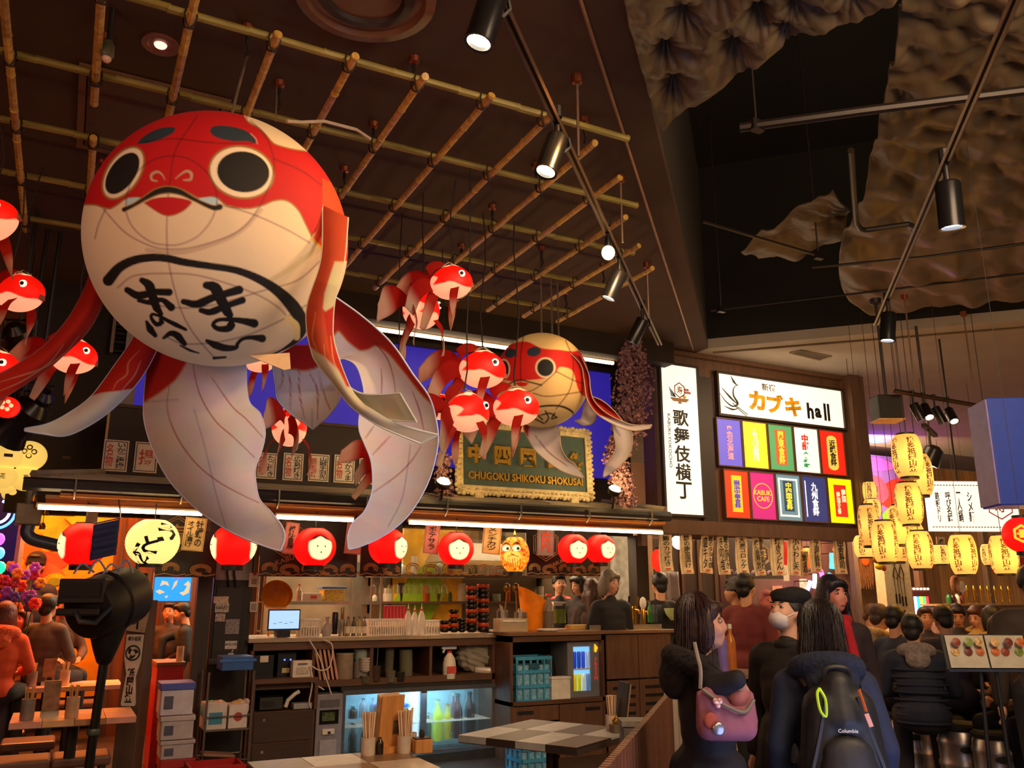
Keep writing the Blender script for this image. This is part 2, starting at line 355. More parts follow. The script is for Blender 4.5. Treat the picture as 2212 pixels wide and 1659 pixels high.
b0 = [(-.55, 2.6, 7.15), (-.14, 2.4, 4.98), (.255, 2.4, 4.98), (.66, 3.87, 5.1), (1.06, 3.87, 5.4), (1.45, 3.87, 6.8), (1.85, 3.87, 6.9), (2.25, 3.87, 7.15), (2.65, 4.05, 7.2), (3.04, 4.35, 7.2), (3.43, 4.85, 7.22), (3.83, 5.25, 7.22), (4.22, 5.6, 7.22), (-.13, 5.4, 7.0)]
for x, y0, y1 in b0: PY.append(pole((x, y0, ZG-.046), (x, y1, ZG-.046), M_bam))
tb = mat('2a1a10', .7, name='cord')
for i, y in enumerate(ys):
    for x, y0, y1 in b0:
        if y0 < y < y1 and spanx[i][0] < x < spanx[i][1]:
            g = B(); cx = np.array([x, y, ZG-.023])
            for k in (-1, 1):
                pts = [cx+np.array([.033*math.cos(u)*.9, k*.033*math.cos(u)*.9, .055*math.sin(u)]) for u in np.linspace(0, 2*math.pi, 9)]
                g.tube(pts, .005, 4, caps=False)
            g.obj('cord_tie', tb, gt, 0)
M_cu = mat('8a4a30', .4, .7, name='copper')
def hanger(px, py, hx, hy, k):
    q = P(hx, hy, z=ZG+.03); b = B()
    b.tube([(q[0], q[1], ZC), (q[0], q[1], ZG+.12)], .011, 6); b.tube([(q[0], q[1], ZG+.12), (q[0]+.015, q[1], ZG+.07), (q[0], q[1], ZG+.025)], .007, 5)
    h = b.obj('hanger', BLK, gt, 40); B().lathe([(.035, ZC), (.03, ZC-.03), (.012, ZC-.04)], (q[0], q[1], 0), 10).obj('anchor', M_cu, h)
for px, py, hx, hy in ((905, 118, 893, 185), (820, 255, 805, 320), (1170, 350, 1158, 405), (1065, 440, 1063, 490), (540, 80, 530, 120), (225, 95, 222, 140), (750, 370, 742, 412),
    (1262, 235, 1262, 310), (1330, 500, 1325, 560), (1175, 525, 1170, 575), (1225, 632, 1222, 665), (1310, 575, 1303, 610), (605, 200, 600, 235), (215, 345, 213, 395), (1002, 525, 996, 570)): hanger(px, py, hx, hy, 0)
# ---------------------------------------------------------------- track lights
M_trk = mat('5a4030', .35, .5, name='track_metal'); M_body = mat('1c1a1c', .3, .3, name='spot_body'); M_lens = mat('fff0cf', .3, 0, 14, 0, name='spot_lens'); M_lensc = mat('e8f0ff', .3, 0, 14, 0)
def track(label, pts, rods, z):
    t = T('light_track', label, 'track', pts[0]); o = np.array(pts[0])
    d = np.array(pts[1])-o; L = np.linalg.norm(d); u = d/L; s = np.array([-u[1], u[0], 0])
    b = B()
    for k in (-1, 1): b.tube([s*.016*k, d+s*.016*k], .011, 4)
    b.obj('rail', M_trk, t, 0); B().tube([np.array([0, 0, .014]), d+np.array([0, 0, .014])], .016, 4).obj('channel', BLK, t, 0)
    for px, py in rods:
        c = P(px, py, z=z)-o; B().tube([c+np.array([0, 0, .02]), (c[0], c[1], ZC-z)], .009, 6).obj('rod', mat('9a7f6a', .35, .7), t)
        B().lathe([(.035, ZC-z), (.03, ZC-z-.05), (.012, ZC-z-.06)], (c[0], c[1], 0), 10).obj('rod_cap', M_cu, t)
    return t
ZT = 4.0; TA = (P(1066, -30, z=ZT), P(1425, 745, z=ZT)); TBk = (P(2205, -30, z=ZT), P(1893, 702, z=ZT))
track('long dark light track crossing above the bamboo grid', (P(1066, -30, z=ZT), P(1425, 745, z=ZT)), [(1250, 345), (1345, 530), (1402, 690)], ZT)
track('brown light track across the dark ceiling void', (P(2205, -30, z=ZT), P(1893, 702, z=ZT)), [], ZT)
def spot(label, px, py, z, aim, s=1., cool=False, bulb=False, power=0, ang=50, col='ffcf8f', snap=None):
    p = P(px, py, z=z)
    if snap is not None: a_, b_ = np.array(snap[0])[:2], np.array(snap[1])[:2]; u_ = (b_-a_)/np.linalg.norm(b_-a_); p[:2] = a_+u_*((p[:2]-a_)@u_)
    t = T('track_spotlight', label, 'spotlight', p, 0)
    d = Vector(aim).normalized(); R = Vector((0, 0, -1)).rotation_difference(d).to_matrix()
    B().lathe([(.022*s, .15*s), (.022*s, .1*s), (.012*s, .1*s), (.012*s, .0)], n=10).obj('adapter', BLK, t)
    c = np.array(d)*.06*s
    if bulb:
        B().lathe([(.02, .02), (.025, -.03), (.02, -.06)], n=12).obj('socket', M_body, t); B().ell((0, 0, -.1), (.045, .045, .05), 16).obj('bulb', mat('ffdf9a', .3, 0, 22, 0), t); return t
    b = B(); b.lathe([(.042*s, .07*s), (.048*s, .06*s), (.048*s, -.1*s), (.05*s, -.12*s), (.04*s, -.118*s), (.04*s, -.1*s)], c, 18, R=R); b.obj('housing', M_body, t)
    b = B(); b.lathe([(.001, -.098*s), (.039*s, -.1*s), (.039*s, -.104*s), (.001, -.106*s)], c, 18, R=R); b.obj('lens', M_lensc if cool else M_lens, t)
    B().tube([(0.055*s, 0, .02), (.062*s, 0, -.03), tuple(c+np.array([.05*s, 0, 0]))], .008*s, 5).obj('yoke', BLK, t)
    if power: light('SPOT', p+np.array(d)*.2, p+np.array(d)*3, power, col, .05, ang)
    return t
spot('bright spotlight at the top edge beside the long track', 1034, 2, ZT-.06, (-.25, .1, -1), 1.25, power=40, ang=70, snap=TA)
spot('dark spotlight hanging from the track in front of the bamboo', 1203, 300, ZT-.09, (-.35, .0, -1), 1.25, power=35, ang=70, snap=TA)
spot('bare glowing round bulb lamp hanging from the long track', 1303, 518, ZT-.05, (0, 0, -1), bulb=True, snap=TA)
spot('dark spotlight on the far half of the track near a support rod', 1350, 588, ZT-.12, (-.35, .3, -1), 1.2, power=30, ang=60, snap=TA)
spot('spotlight at the far end of the track beside the blossom column', 1408, 690, ZT-.12, (-.3, .5, -1), 1.2, power=45, ang=50, snap=TA)
spot('large cylinder spotlight with cool white lens under the void', 2035, 400, ZT-.13, (.1, .1, -1), 1.45, True, power=30, ang=70, col='f0f0ff', snap=TBk)
spot('cylinder spotlight at the end of the brown track above the sign', 1913, 680, ZT-.13, (-.1, .1, -1), 1.3, True, power=30, ang=60, snap=TBk)
# ---------------------------------------------------------------- the void: padded sheets and pipes
def sheet(label, left, right, zf, tufts, seed):
    n, m = 130, 150; l, r = crs(left, n), crs(right, n); G = np.zeros((n, m, 3)); rng = np.random.default_rng(seed)
    uv = l[:, None]+(r-l)[:, None]*np.linspace(0, 1, m)[None, :, None]
    ph = rng.uniform(0, 6.3, 8)
    for i in range(n):
        for j in range(m): G[i, j] = P(uv[i, j, 0], uv[i, j, 1], z=zf)
    px = uv.reshape(-1, 2); dz = np.zeros(len(px))
    from mathutils import noise
    cr_ = np.array([noise.ridged_multi_fractal((a/(95 if tufts else 150)+seed, b/(70 if tufts else 44)+.25*math.sin(a/80)+seed*2, seed), .9, 2.1, 4, 1.0, 2.0) for a, b in px]); sm_ = np.array([noise.noise((a/60+seed*3, b/40, seed)) for a, b in px])
    w = 26*np.sin(px[:, 0]/120+ph[0])+16*np.sin(px[:, 0]/230+px[:, 1]/140+ph[1])-px[:, 0]*.12
    big = np.sin((px[:, 1]+w)/19+ph[2]); dz += .034*cr_+.09*sm_+.03*(1-np.abs(big))
    if tufts is not None:
        dz *= .5
        d = np.min(np.linalg.norm(px[:, None]-np.array(tufts)[None], axis=2), axis=1); dz += .16*np.exp(-d/30)
        k = np.argmin(np.linalg.norm(px[:, None]-np.array(tufts)[None], axis=2), axis=1); q = px-np.array(tufts)[k]
        dz += .018*np.sin(np.arctan2(q[:, 1], q[:, 0])*9)*np.exp(-d/55)*np.clip(d/12, 0, 1)
    G[..., 2] += dz.reshape(n, m)
    o = B().grid(G).obj('insulation_sheet', mat('5f4e38', .5, var=.3, sc=2.2, bump=.15, name='crumpled_foil'), None, 180, solid=.012, fix=False)
    return tag(o, label, 'insulation')
sheet('tufted brown padded insulation sheet with ragged curved edge beside the beam', [(1338, -70), (1354, 40), (1385, 160), (1426, 286)], [(1990, -70), (1900, 42), (1700, 118), (1430, 290)], 4.42,
      [(1440, 135), (1550, 5), (1455, 215), (1590, 130), (1720, 40), (1700, 95), (1840, 20), (1480, 60), (1640, 60)], 3)
sheet('crumpled brown insulation sheet rippling across the ceiling void', [(1950, -80), (1945, 60), (1905, 260), (1868, 430), (1818, 545), (1822, 640), (1880, 690)], [(2420, -80), (2400, 60), (2390, 250), (2390, 400), (2380, 520), (2380, 600), (2370, 640)], 4.6, None, 9)
sheet('dim far insulation sheet sagging deep inside the ceiling void', [(1800, 420), (1700, 480), (1600, 540)], [(1840, 470), (1800, 540), (1640, 575)], 4.9, None, 4)
M_pipe = mat('2a221e', .4, .4, name='pipe')
def pipe(label, pts, r, z, hang=()):
    t = T('pipe', label, 'pipe', P(*pts[0], z=z)); o = P(*pts[0], z=z); q = [P(*k, z=z)-o for k in pts]
    B().tube(q, r, 8).obj('tube', M_pipe, t)
    for k in hang:
        c = P(*k, z=z)-o; B().tube([c, (c[0], c[1], 7-z)], .008, 5).obj('rod', M_pipe, t); B().boxc(c, (.09, .05, .07)).obj('clamp', M_pipe, t)
pipe('thick dark sprinkler pipe running in front of the crumpled sheet', [(1598, 276), (1860, 240), (2260, 190)], .03, 4.42, [(1634, 272)])
pipe('thin pipe with pale sheen slanting inside the void', [(1518, 478), (1772, 553)], .014, 4.6, [(1768, 552)])
pipe('long thin pipe above the lower edge of the void', [(1536, 671), (1900, 628), (2260, 585)], .012, 4.62, [(1558, 668)])
pipe('pipe level with the end of the void sheet', [(1754, 578), (2000, 555), (2260, 520)], .014, 4.5)
pipe('dark pipe bent into an elbow beside the brown track', [(1838, 325), (1849, 480), (1858, 494), (1870, 497), (1962, 484), (1974, 490), (1976, 508)], .022, 4.4)
# ================================================================ goldfish lanterns
Z5 = lambda pts: np.array(pts, float)*.36166+np.array([180, 240])
Z7 = lambda pts: np.array(pts, float)*.34961+np.array([280, 640])
Z6 = lambda pts: np.array(pts, float)*.33454+np.array([740, 555])
Z4 = lambda pts: np.array(pts, float)*.42194+np.array([0, 450])
CREAM, RED, GOLD, SLATE, JET, SEAM_SHADE = 'e8cda8', 'be0614', '9a7038', '27333f', '120e10', '8f8796'
def sphere_mesh(c, r, nu, nv, R=None):
    u = np.linspace(0, 2*math.pi, nu, endpoint=False); w = np.linspace(.004, math.pi-.004, nv)
    U, V = np.meshgrid(u, w); p = np.stack([np.cos(U)*np.sin(V)*r[0], np.sin(U)*np.sin(V)*r[1], np.cos(V)*r[2]], -1).reshape(-1, 3)
    i, j = np.meshgrid(np.arange(nv-1), np.arange(nu), indexing='ij'); j2 = (j+1) % nu
    f = np.stack([i*nu+j, (i+1)*nu+j, (i+1)*nu+j2, i*nu+j2], -1).reshape(-1, 4)
    return p+np.array(c), f
def np_obj(name, p, f, m, parent, col):
    me = bpy.data.meshes.new(name); nf = len(f)
    me.vertices.add(len(p)); me.vertices.foreach_set('co', p.astype(np.float32).ravel())
    me.loops.add(nf*4); me.loops.foreach_set('vertex_index', f.astype(np.int32).ravel())
    me.polygons.add(nf); me.polygons.foreach_set('loop_start', np.arange(0, nf*4, 4, dtype=np.int32))
    me.update(calc_edges=True); me.validate(); me.polygons.foreach_set('use_smooth', [True]*nf); me.materials.append(m)
    a = me.color_attributes.new('Col', 'FLOAT_COLOR', 'POINT')
    a.data.foreach_set('color', np.concatenate([col, np.ones((len(col), 1))], 1).astype(np.float32).ravel())
    return link(name, me, parent)
M_cloth, M_fin = vmat(.75, .05), vmat(.85, 0, .25)
M_wire = mat('a9b4cc', .5, name='rim_wire'); M_cord = mat('1d1714', .6, name='cable'); M_steel = mat('b8a890', .3, .8, name='steel_wire')
def fin(name, parent, left, right, d, bow, paint, rim=None, n=210, m=110, ripple=0., rr=.0045):
    l, r = crs(left, n), crs(right, n); s = np.linspace(0, 1, m); t = np.linspace(0, 1, n)
    q = (l[:, None]+(r-l)[:, None]*s[None, :, None]).reshape(-1, 2)
    D = np.interp(t, np.linspace(0, 1, len(d)), d)[:, None]+bow*(4*s*(1-s))[None]*np.sin(math.pi*np.clip(t+.12, 0, 1))[:, None]+ripple*np.sin(s*9+t[:, None]*4)
    G = np.array([P(a[0], a[1], d=b) for a, b in zip(q, D.ravel())]).reshape(n, m, 3)
    col = np.tile(lin('d9cfd0'), (len(q), 1)); paint(col, q)
    o0 = np.array(parent.location); b = B(); b.grid(G-o0)
    o = b.obj(name, M_fin, parent, 180, col=col, solid=.004, fix=False)
    if rim: B().tube(np.vstack([G[:, 0], G[-1, 1:-1], G[::-1, -1]])-o0, rr, 5).obj('wire_rim', mat(rim, .5, name='rim_wire'), o, 60)
    return o
# ---- the big goldfish
c0 = P(477, 522, d=4.25); R0 = .62
big = T('goldfish_lantern', 'huge red and cream goldfish lantern with brush lettering on its belly', 'lantern', c0)
p, f = sphere_mesh((0, 0, 0), (R0, R0, R0), 760, 420)
w = p+c0; q = proj(w); front = ((CAM-w)*p).sum(1) > 0; ok = front.astype(float)
col = np.tile(lin(CREAM), (len(p), 1)); col[(~front) & (p[:, 2] > -.1)] = lin('c8301c')
def st(pts, w, c, **k): stroke(col, q, Z5(pts), np.array(w)*.36166 if not np.isscalar(w) else w*.36166, c, ok=ok, **k)
def fl(pts, c, n=0): fill(col, q, Z5(pts), c, ok=ok, n=n)
red = [(-90, 560), (60, 560), (115, 575), (160, 583), (210, 555), (245, 528), (310, 515), (355, 520), (400, 490), (450, 462), (510, 453), (570, 462), (640, 495), (690, 520), (790, 515), (850, 560), (920, 578), (1000, 580), (1080, 560), (1130, 538), (1190, 530), (1240, 548), (1290, 600), (1330, 680), (1362, 745), (1420, 690), (1800, 640), (1800, 300), (1320, 238), (1240, 225), (1140, 195), (1090, 140), (1040, 95), (975, 55), (900, -90), (-90, -90)]
fl(red, RED)
st(red[:25], 9, GOLD, n=160); st(red[28:36], 7, GOLD, n=60)
fl([(250, 545), (262, 520), (330, 515), (350, 530), (300, 552), (262, 570)], 'b7cdd2'); fl([(690, 520), (760, 512), (800, 520), (812, 560), (760, 556), (710, 540)], 'b7cdd2')
fl([(1425, 400), (1520, 440), (1590, 600), (1590, 900), (1545, 890), (1440, 850), (1370, 760), (1420, 640)], 'd8401c')   # orange gill cover
st([(1370, 765), (1420, 815), (1480, 850), (1545, 880)], 14, 'e9b030'); st([(1425, 390), (1425, 560), (1400, 680), (1362, 750)], 5, '7a1a10')
fl([(1420, 880), (1545, 880), (1540, 910), (1485, 1005), (1430, 930)], 'd8301a'); st([(1100, 1020), (1240, 940), (1330, 870), (1400, 830)], 30, 'd9bd8a', op=.8)
for cx, cy, a, b, dg, bx, by, ba, bb, bd in ((945, 365, 192, 152, 12, 955, 363, 157, 122, 8), (238, 370, 172, 96, -57, 233, 372, 142, 76, -55)):
    fl(ellp(cx, cy, a+8, b+8, dg), GOLD); fl(ellp(cx, cy, a-4, b-4, dg), 'f0d8b8'); fl(ellp(bx, by, ba, bb, bd), JET)
fl([(755, 120), (770, 95), (820, 87), (900, 95), (975, 120), (1020, 160), (1035, 192), (980, 180), (900, 180), (820, 165), (775, 145)], SLATE, 60)
fl([(320, 195), (350, 160), (410, 120), (480, 98), (545, 98), (540, 125), (490, 155), (420, 182), (360, 195)], SLATE, 60)
st([(1000, 135), (1030, 165), (1038, 195)], 5, 'd89a80')
# shadows of the frame seams, painted dark into the cloth colour
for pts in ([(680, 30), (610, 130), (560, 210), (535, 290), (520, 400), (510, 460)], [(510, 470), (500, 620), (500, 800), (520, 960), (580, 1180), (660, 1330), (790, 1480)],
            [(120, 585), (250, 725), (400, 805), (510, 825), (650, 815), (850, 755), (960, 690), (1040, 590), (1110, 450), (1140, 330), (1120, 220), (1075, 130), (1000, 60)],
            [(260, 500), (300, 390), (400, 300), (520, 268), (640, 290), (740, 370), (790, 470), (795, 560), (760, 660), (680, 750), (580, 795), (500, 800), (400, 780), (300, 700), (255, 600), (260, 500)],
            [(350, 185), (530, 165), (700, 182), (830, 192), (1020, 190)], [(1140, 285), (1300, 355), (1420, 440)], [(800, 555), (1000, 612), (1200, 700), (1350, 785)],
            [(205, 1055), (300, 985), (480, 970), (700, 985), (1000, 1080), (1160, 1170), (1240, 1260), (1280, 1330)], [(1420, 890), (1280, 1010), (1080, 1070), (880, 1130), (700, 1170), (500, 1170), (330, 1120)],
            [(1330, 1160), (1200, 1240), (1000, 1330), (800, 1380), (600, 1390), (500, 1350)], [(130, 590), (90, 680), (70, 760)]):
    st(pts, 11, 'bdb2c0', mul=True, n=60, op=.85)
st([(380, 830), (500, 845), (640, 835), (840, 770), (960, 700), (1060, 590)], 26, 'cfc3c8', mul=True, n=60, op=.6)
# nostrils, mouth, lips
st([(440, 418), (410, 410), (408, 380), (440, 362), (470, 378), (487, 410)], [8, 14, 16, 14, 9, 4], 'b89a7a'); st([(600, 412), (640, 408), (645, 375), (620, 358), (585, 375), (550, 405)], [8, 14, 18, 14, 9, 4], 'b89a7a')
fl([(362, 548), (420, 522), (510, 513), (600, 524), (648, 545), (605, 590), (550, 618), (500, 625), (450, 607)], RED, 50); st([(362, 548), (450, 607), (500, 625), (550, 618), (605, 590), (648, 545)], 5, GOLD)
mo = [(243, 588), (300, 562), (370, 520), (440, 482), (510, 470), (580, 484), (650, 520), (720, 555), (780, 578), (815, 573)]
st(mo, [30, 26, 32, 44, 50, 44, 34, 26, 30, 36], GOLD); st(mo, [22, 13, 18, 30, 36, 32, 20, 14, 20, 30], JET)
# belly ring and brush characters
st([(150, 1010), (215, 935), (300, 892), (400, 875), (500, 880), (600, 902), (750, 925), (900, 948), (1020, 990), (1130, 1052), (1220, 1130), (1290, 1225), (1305, 1300), (1270, 1370), (1180, 1430), (1080, 1475)], [k*1.15 for k in (60, 50, 44, 40, 40, 38, 36, 36, 40, 46, 56, 70, 66, 30, 10, 8)], JET, n=120)
st([(1220, 1240), (1270, 1280), (1275, 1350)], 40, 'e6c98a')
for pts, wd in (([(598, 1138), (680, 1152), (780, 1112), (930, 1068)], [26, 40, 32, 40]), ([(703, 1190), (760, 1200), (850, 1165), (950, 1130)], [24, 34, 28, 32]),
                ([(735, 1040), (785, 1055), (825, 1130), (860, 1200), (885, 1265), (865, 1298), (805, 1300), (775, 1275), (805, 1248), (880, 1245), (960, 1255), (1020, 1268)], [34, 54, 50, 46, 40, 36, 26, 18, 18, 24, 30, 40]),
                ([(738, 1372), (790, 1398), (850, 1415), (910, 1412), (922, 1388), (950, 1362), (1000, 1352), (1068, 1358)], [16, 34, 34, 26, 16, 16, 22, 36]),
                ([(262, 1068), (330, 1102), (420, 1082), (512, 1082)], [28, 38, 30, 34]), ([(330, 1132), (400, 1142), (470, 1128), (525, 1172)], [16, 26, 22, 36]),
                ([(350, 1010), (392, 1040), (415, 1110), (440, 1180), (470, 1250), (440, 1275), (408, 1240), (408, 1215), (445, 1220), (510, 1255), (612, 1305)], [26, 46, 42, 38, 32, 22, 16, 14, 18, 22, 14]),
                ([(378, 1258), (398, 1300), (430, 1340)], [14, 34, 20]), ([(480, 1355), (520, 1328), (560, 1340), (605, 1390)], [14, 26, 34, 22]), ([(580, 1400), (640, 1430), (690, 1445)], [8, 12, 6]), ([(780, 1475), (850, 1470)], [14, 10])): st(pts, [k*1.32 for k in wd], JET)
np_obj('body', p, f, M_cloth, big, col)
B().tube([P(500, 250, d=4.3)-c0, P(515, 190, d=4.42)-c0, P(534, 122, d=4.6)-c0], .008, 6).obj('hanging_wire', M_steel, big)
B().tube([P(620, 262, d=4.4)-c0, P(650, 264, d=4.5)-c0, P(700, 262, d=4.6)-c0, P(770, 280, d=4.8)-c0, P(800, 300, d=4.95)-c0], .009, 6).obj('power_cable', mat('b5a38a', .5), big)
B().tube([P(598, 190, d=4.75)-c0, P(596, 262, d=4.5)-c0], .004, 5).obj('guy_wire', M_steel, big)
def tail_paint(redpoly, edge, veins, seam, Z, vc='9a2a22'):
    def fn(col, q):
        if redpoly: fill(col, q, Z(redpoly), 'bd1a12', 1.5)
        if edge: stroke(col, q, Z(edge), 3.5, 'c8742a', op=.85)
        for v in veins: stroke(col, q, Z(v), [1.2, 2.6, 2.4, 1.6], vc, n=40, op=.9)
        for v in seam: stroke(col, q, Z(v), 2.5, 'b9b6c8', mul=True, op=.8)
    return fn
fin('tail_fin', big, Z7([(230, 150), (165, 270), (110, 440), (88, 650), (95, 790), (150, 960), (240, 1130), (370, 1275), (520, 1392), (680, 1482), (850, 1550), (928, 1572)]),
    Z7([(620, 250), (660, 330), (715, 420), (722, 560), (742, 660), (805, 725), (835, 830), (820, 935), (775, 1060), (775, 1125), (800, 1250), (870, 1330), (940, 1420), (958, 1490), (935, 1570)]),
    (4.35, 4.3, 4.15, 4.0), -.10, tail_paint([(0, 100), (500, 100), (372, 350), (340, 430), (280, 520), (180, 600), (60, 670)], [(372, 350), (340, 430), (280, 520), (180, 600), (90, 656)],
    [[(395, 370), (400, 470), (440, 620), (530, 770), (640, 870), (770, 995)], [(505, 500), (560, 580), (640, 690), (720, 760), (820, 870)], [(245, 555), (235, 700), (290, 860), (400, 1020), (540, 1140), (700, 1230), (800, 1278)]],
    [[(400, 700), (470, 950), (530, 1200), (600, 1440)], [(100, 650), (300, 640)]], Z7), 'b9bcd6')
fin('tail_fin', big, Z7([(1120, 40), (1180, 150), (1240, 230), (1270, 330), (1275, 388), (1330, 388), (1400, 430), (1440, 540), (1448, 640), (1420, 740), (1420, 830), (1450, 910), (1490, 1010), (1502, 1120), (1495, 1220), (1450, 1330), (1380, 1400), (1348, 1480), (1352, 1556)]),
    Z7([(1180, -60), (1280, 10), (1420, 110), (1560, 230), (1650, 330), (1750, 480), (1850, 620), (1892, 760), (1906, 890), (1880, 1040), (1830, 1180), (1740, 1330), (1640, 1430), (1520, 1505), (1410, 1550), (1358, 1562)]),
    (4.4, 4.5, 4.4, 4.2, 4.05), .08, tail_paint([(1000, -100), (1240, 260), (1290, 215), (1345, 275), (1420, 332), (1475, 326), (1520, 302), (1600, 352), (1700, 470), (1800, 600), (1870, 670), (2000, 600), (1500, -100)],
    [(1240, 270), (1290, 215), (1345, 275), (1420, 332), (1475, 326), (1520, 302), (1600, 352), (1700, 470), (1800, 600), (1865, 665)],
    [[(1555, 450), (1558, 530), (1554, 610)], [(1400, 180), (1500, 270), (1590, 380), (1630, 500), (1645, 620)], [(1750, 590), (1790, 700), (1820, 830)], [(1510, 800), (1455, 880)], [(1610, 865), (1500, 980)], [(1800, 930), (1740, 1020), (1650, 1110), (1505, 1212)]],
    [[(1735, 920), (1715, 1080), (1680, 1260), (1600, 1420)]], Z7), 'b9c4e2')
fin('anal_fin', big, Z7([(960, 300), (900, 380), (885, 440), (900, 550), (915, 640), (1000, 730), (1070, 775), (1128, 820)]), Z7([(1180, 300), (1230, 380), (1260, 480), (1290, 590), (1296, 640), (1235, 730), (1180, 780), (1134, 820)]),
    (4.45, 4.6, 4.65), 0, tail_paint([(800, 200), (950, 425), (1000, 448), (1080, 456), (1140, 446), (1180, 420), (1300, 250)], [(950, 425), (1000, 448), (1080, 456), (1140, 446), (1185, 415)],
    [[(985, 455), (995, 580), (992, 700)], [(1048, 460), (1050, 600), (1080, 750)], [(1110, 470), (1160, 580), (1162, 760)], [(945, 440), (945, 520), (925, 570)], [(1165, 460), (1200, 600), (1240, 700)]], [[(1128, 700), (1128, 815)]], Z7), 'a5a5b5', 60, 40)
def red_fin(tip=None):
    def fn(col, q):
        col[:] = lin('c41c0c')
        if tip: fill(col, q, Z4(tip), 'd6d2d0', 1.5)
        for v in (VE): stroke(col, q, Z4(v), [1, 3, 3, 1], 'd89070', n=30)
    return fn
VE = [[(400, 655), (330, 740), (210, 820), (0, 890)], [(325, 695), (250, 790), (120, 880), (0, 935)]]
fin('pectoral_fin', big, Z4([(520, 170), (485, 260), (450, 370), (400, 480), (330, 590), (230, 700), (120, 780), (0, 848), (-150, 905)]), Z4([(600, 270), (552, 350), (535, 450), (490, 560), (430, 650), (335, 740), (250, 815), (120, 905), (0, 978), (-150, 1040)]),
    (4.25, 4.15, 4.0, 3.9), -.06, red_fin(), '7a2a30')
VE = [[(715, 728), (660, 790), (650, 850), (600, 890), (580, 930)], [(720, 780), (690, 850), (650, 900), (615, 940)]]
fin('pectoral_fin', big, Z4([(760, 540), (710, 610), (660, 700), (590, 800), (470, 960), (350, 1050), (240, 1105), (128, 1128)]), Z4([(880, 600), (825, 668), (790, 750), (740, 840), (672, 930), (560, 1040), (440, 1120), (330, 1165), (220, 1155), (128, 1140)]),
    (4.3, 4.2, 4.05), -.05, red_fin([(430, 975), (520, 945), (600, 935), (690, 920), (700, 1300), (0, 1300), (0, 1100)]), 'a9b8d0')
def orange_paint(col, q):
    col[:] = lin('d8502a'); fill(col, q, [(664, 745), (700, 770), (732, 800), (760, 842), (1000, 800), (1000, 1000), (600, 1000)], 'ddd3b4', 2.5)
    fill(col, q, Z5([(1500, 900), (1590, 900), (1560, 1250), (1490, 1250), (1430, 1180), (1440, 1090)]), 'e8d9b0', 2)
    fill(col, q, Z7([(1200, 100), (1290, 40), (1300, 200), (1310, 400), (1390, 560), (1340, 560), (1230, 330)]), 'cc2210', 2)
    for v in ([(1200, 300), (1215, 400), (1260, 480)], [(1150, 100), (1130, 250), (1160, 330)], [(1240, 250), (1260, 400), (1300, 480)]): stroke(col, q, Z7(v), [1, 2, 1], 'f0b070')
fin('pectoral_fin', big, [(697, 443), (694, 558), (665, 656), (663, 710), (672, 754), (682, 780), (717, 825), (752, 871), (783, 897), (825, 923), (874, 944), (909, 958)],
    [(752, 470), (744, 558), (726, 631), (719, 692), (723, 746), (755, 835), (783, 872), (804, 886), (839, 907), (874, 920), (909, 930), (947, 939)], (4.02, 3.8, 3.72, 3.7, 3.72), -.04, orange_paint, 'cfd4c4')
fin('pectoral_fin', big, [(740, 820), (757, 838), (783, 850), (825, 852), (864, 849)], [(752, 862), (770, 874), (797, 893), (839, 907), (900, 911)], (3.75, 3.72, 3.68), .03, orange_paint, 'cfd4c4', 50, 36)
B().prism([(0, 0)]*0 or [(-.10, .02), (.09, .06), (.1, -.02), (.07, -.03)], -.004, .004).obj('seam_tail', mat('d9b487', .8, name='cloth'), big).location = P(583, 783, d=4.12)-c0
# ---- the second goldfish
c1 = P(1170, 821, d=7.1); R1 = .392
two = T('goldfish_lantern', 'middle sized goldfish lantern with cream cheeks hanging before the framed sign', 'lantern', c1)
p, f = sphere_mesh((0, 0, 0), (R1, R1, R1), 380, 220)
w = p+c1; q = proj(w); ok = (((CAM-w)*p).sum(1) > 0).astype(float); col = np.tile(lin('e6c07a'), (len(p), 1))
def st(pts, w, c, **k): stroke(col, q, Z6(pts), np.array(w)*.33454 if not np.isscalar(w) else w*.33454, c, ok=ok, **k)
def fl(pts, c, n=0): fill(col, q, Z6(pts), c, ok=ok, n=n)
fl([(960, 740), (1010, 650), (1060, 580), (1130, 550), (1200, 550), (1290, 590), (1400, 600), (1480, 610), (1570, 610), (1640, 720), (1640, 900), (1560, 900), (1520, 850), (1490, 745), (1450, 716), (1400, 712), (1380, 742), (1330, 778), (1260, 790), (1180, 797), (1110, 805), (1040, 795), (960, 800)], 'd2180e', 120)
for cx, cy, a, bx, by in ((1310, 715, 66, 54, 56), (1040, 725, 42, 33, 56)): fl(ellp(cx, cy, a, 67), 'f0d8a8'); fl(ellp(cx, cy, bx, by), JET)
fl(ellp(1085, 622, 38, 30, -20), SLATE); fl(ellp(1235, 612, 46, 31, -10), SLATE)
st([(1050, 835), (1100, 808), (1150, 795), (1200, 806), (1285, 828)], 9, JET); fl([(1110, 812), (1150, 805), (1205, 815), (1180, 835), (1140, 838)], 'd2180e')
for pts in ([(1170, 500), (1150, 640), (1150, 800)], [(1440, 540), (1490, 680), (1470, 850), (1380, 980)], [(1380, 740), (1500, 800), (1600, 830)], [(1000, 800), (1100, 860), (1200, 870), (1290, 820), (1380, 740)], [(1230, 880), (1330, 900), (1550, 870)]): st(pts, 7, '8a7460', mul=True)  # frame seam shadows multiplied into the cloth colour
st([(1150, 1010), (1250, 972), (1350, 960), (1430, 970), (1490, 1010), (1460, 1055), (1380, 1090)], [6, 10, 12, 12, 14, 8, 4], JET)
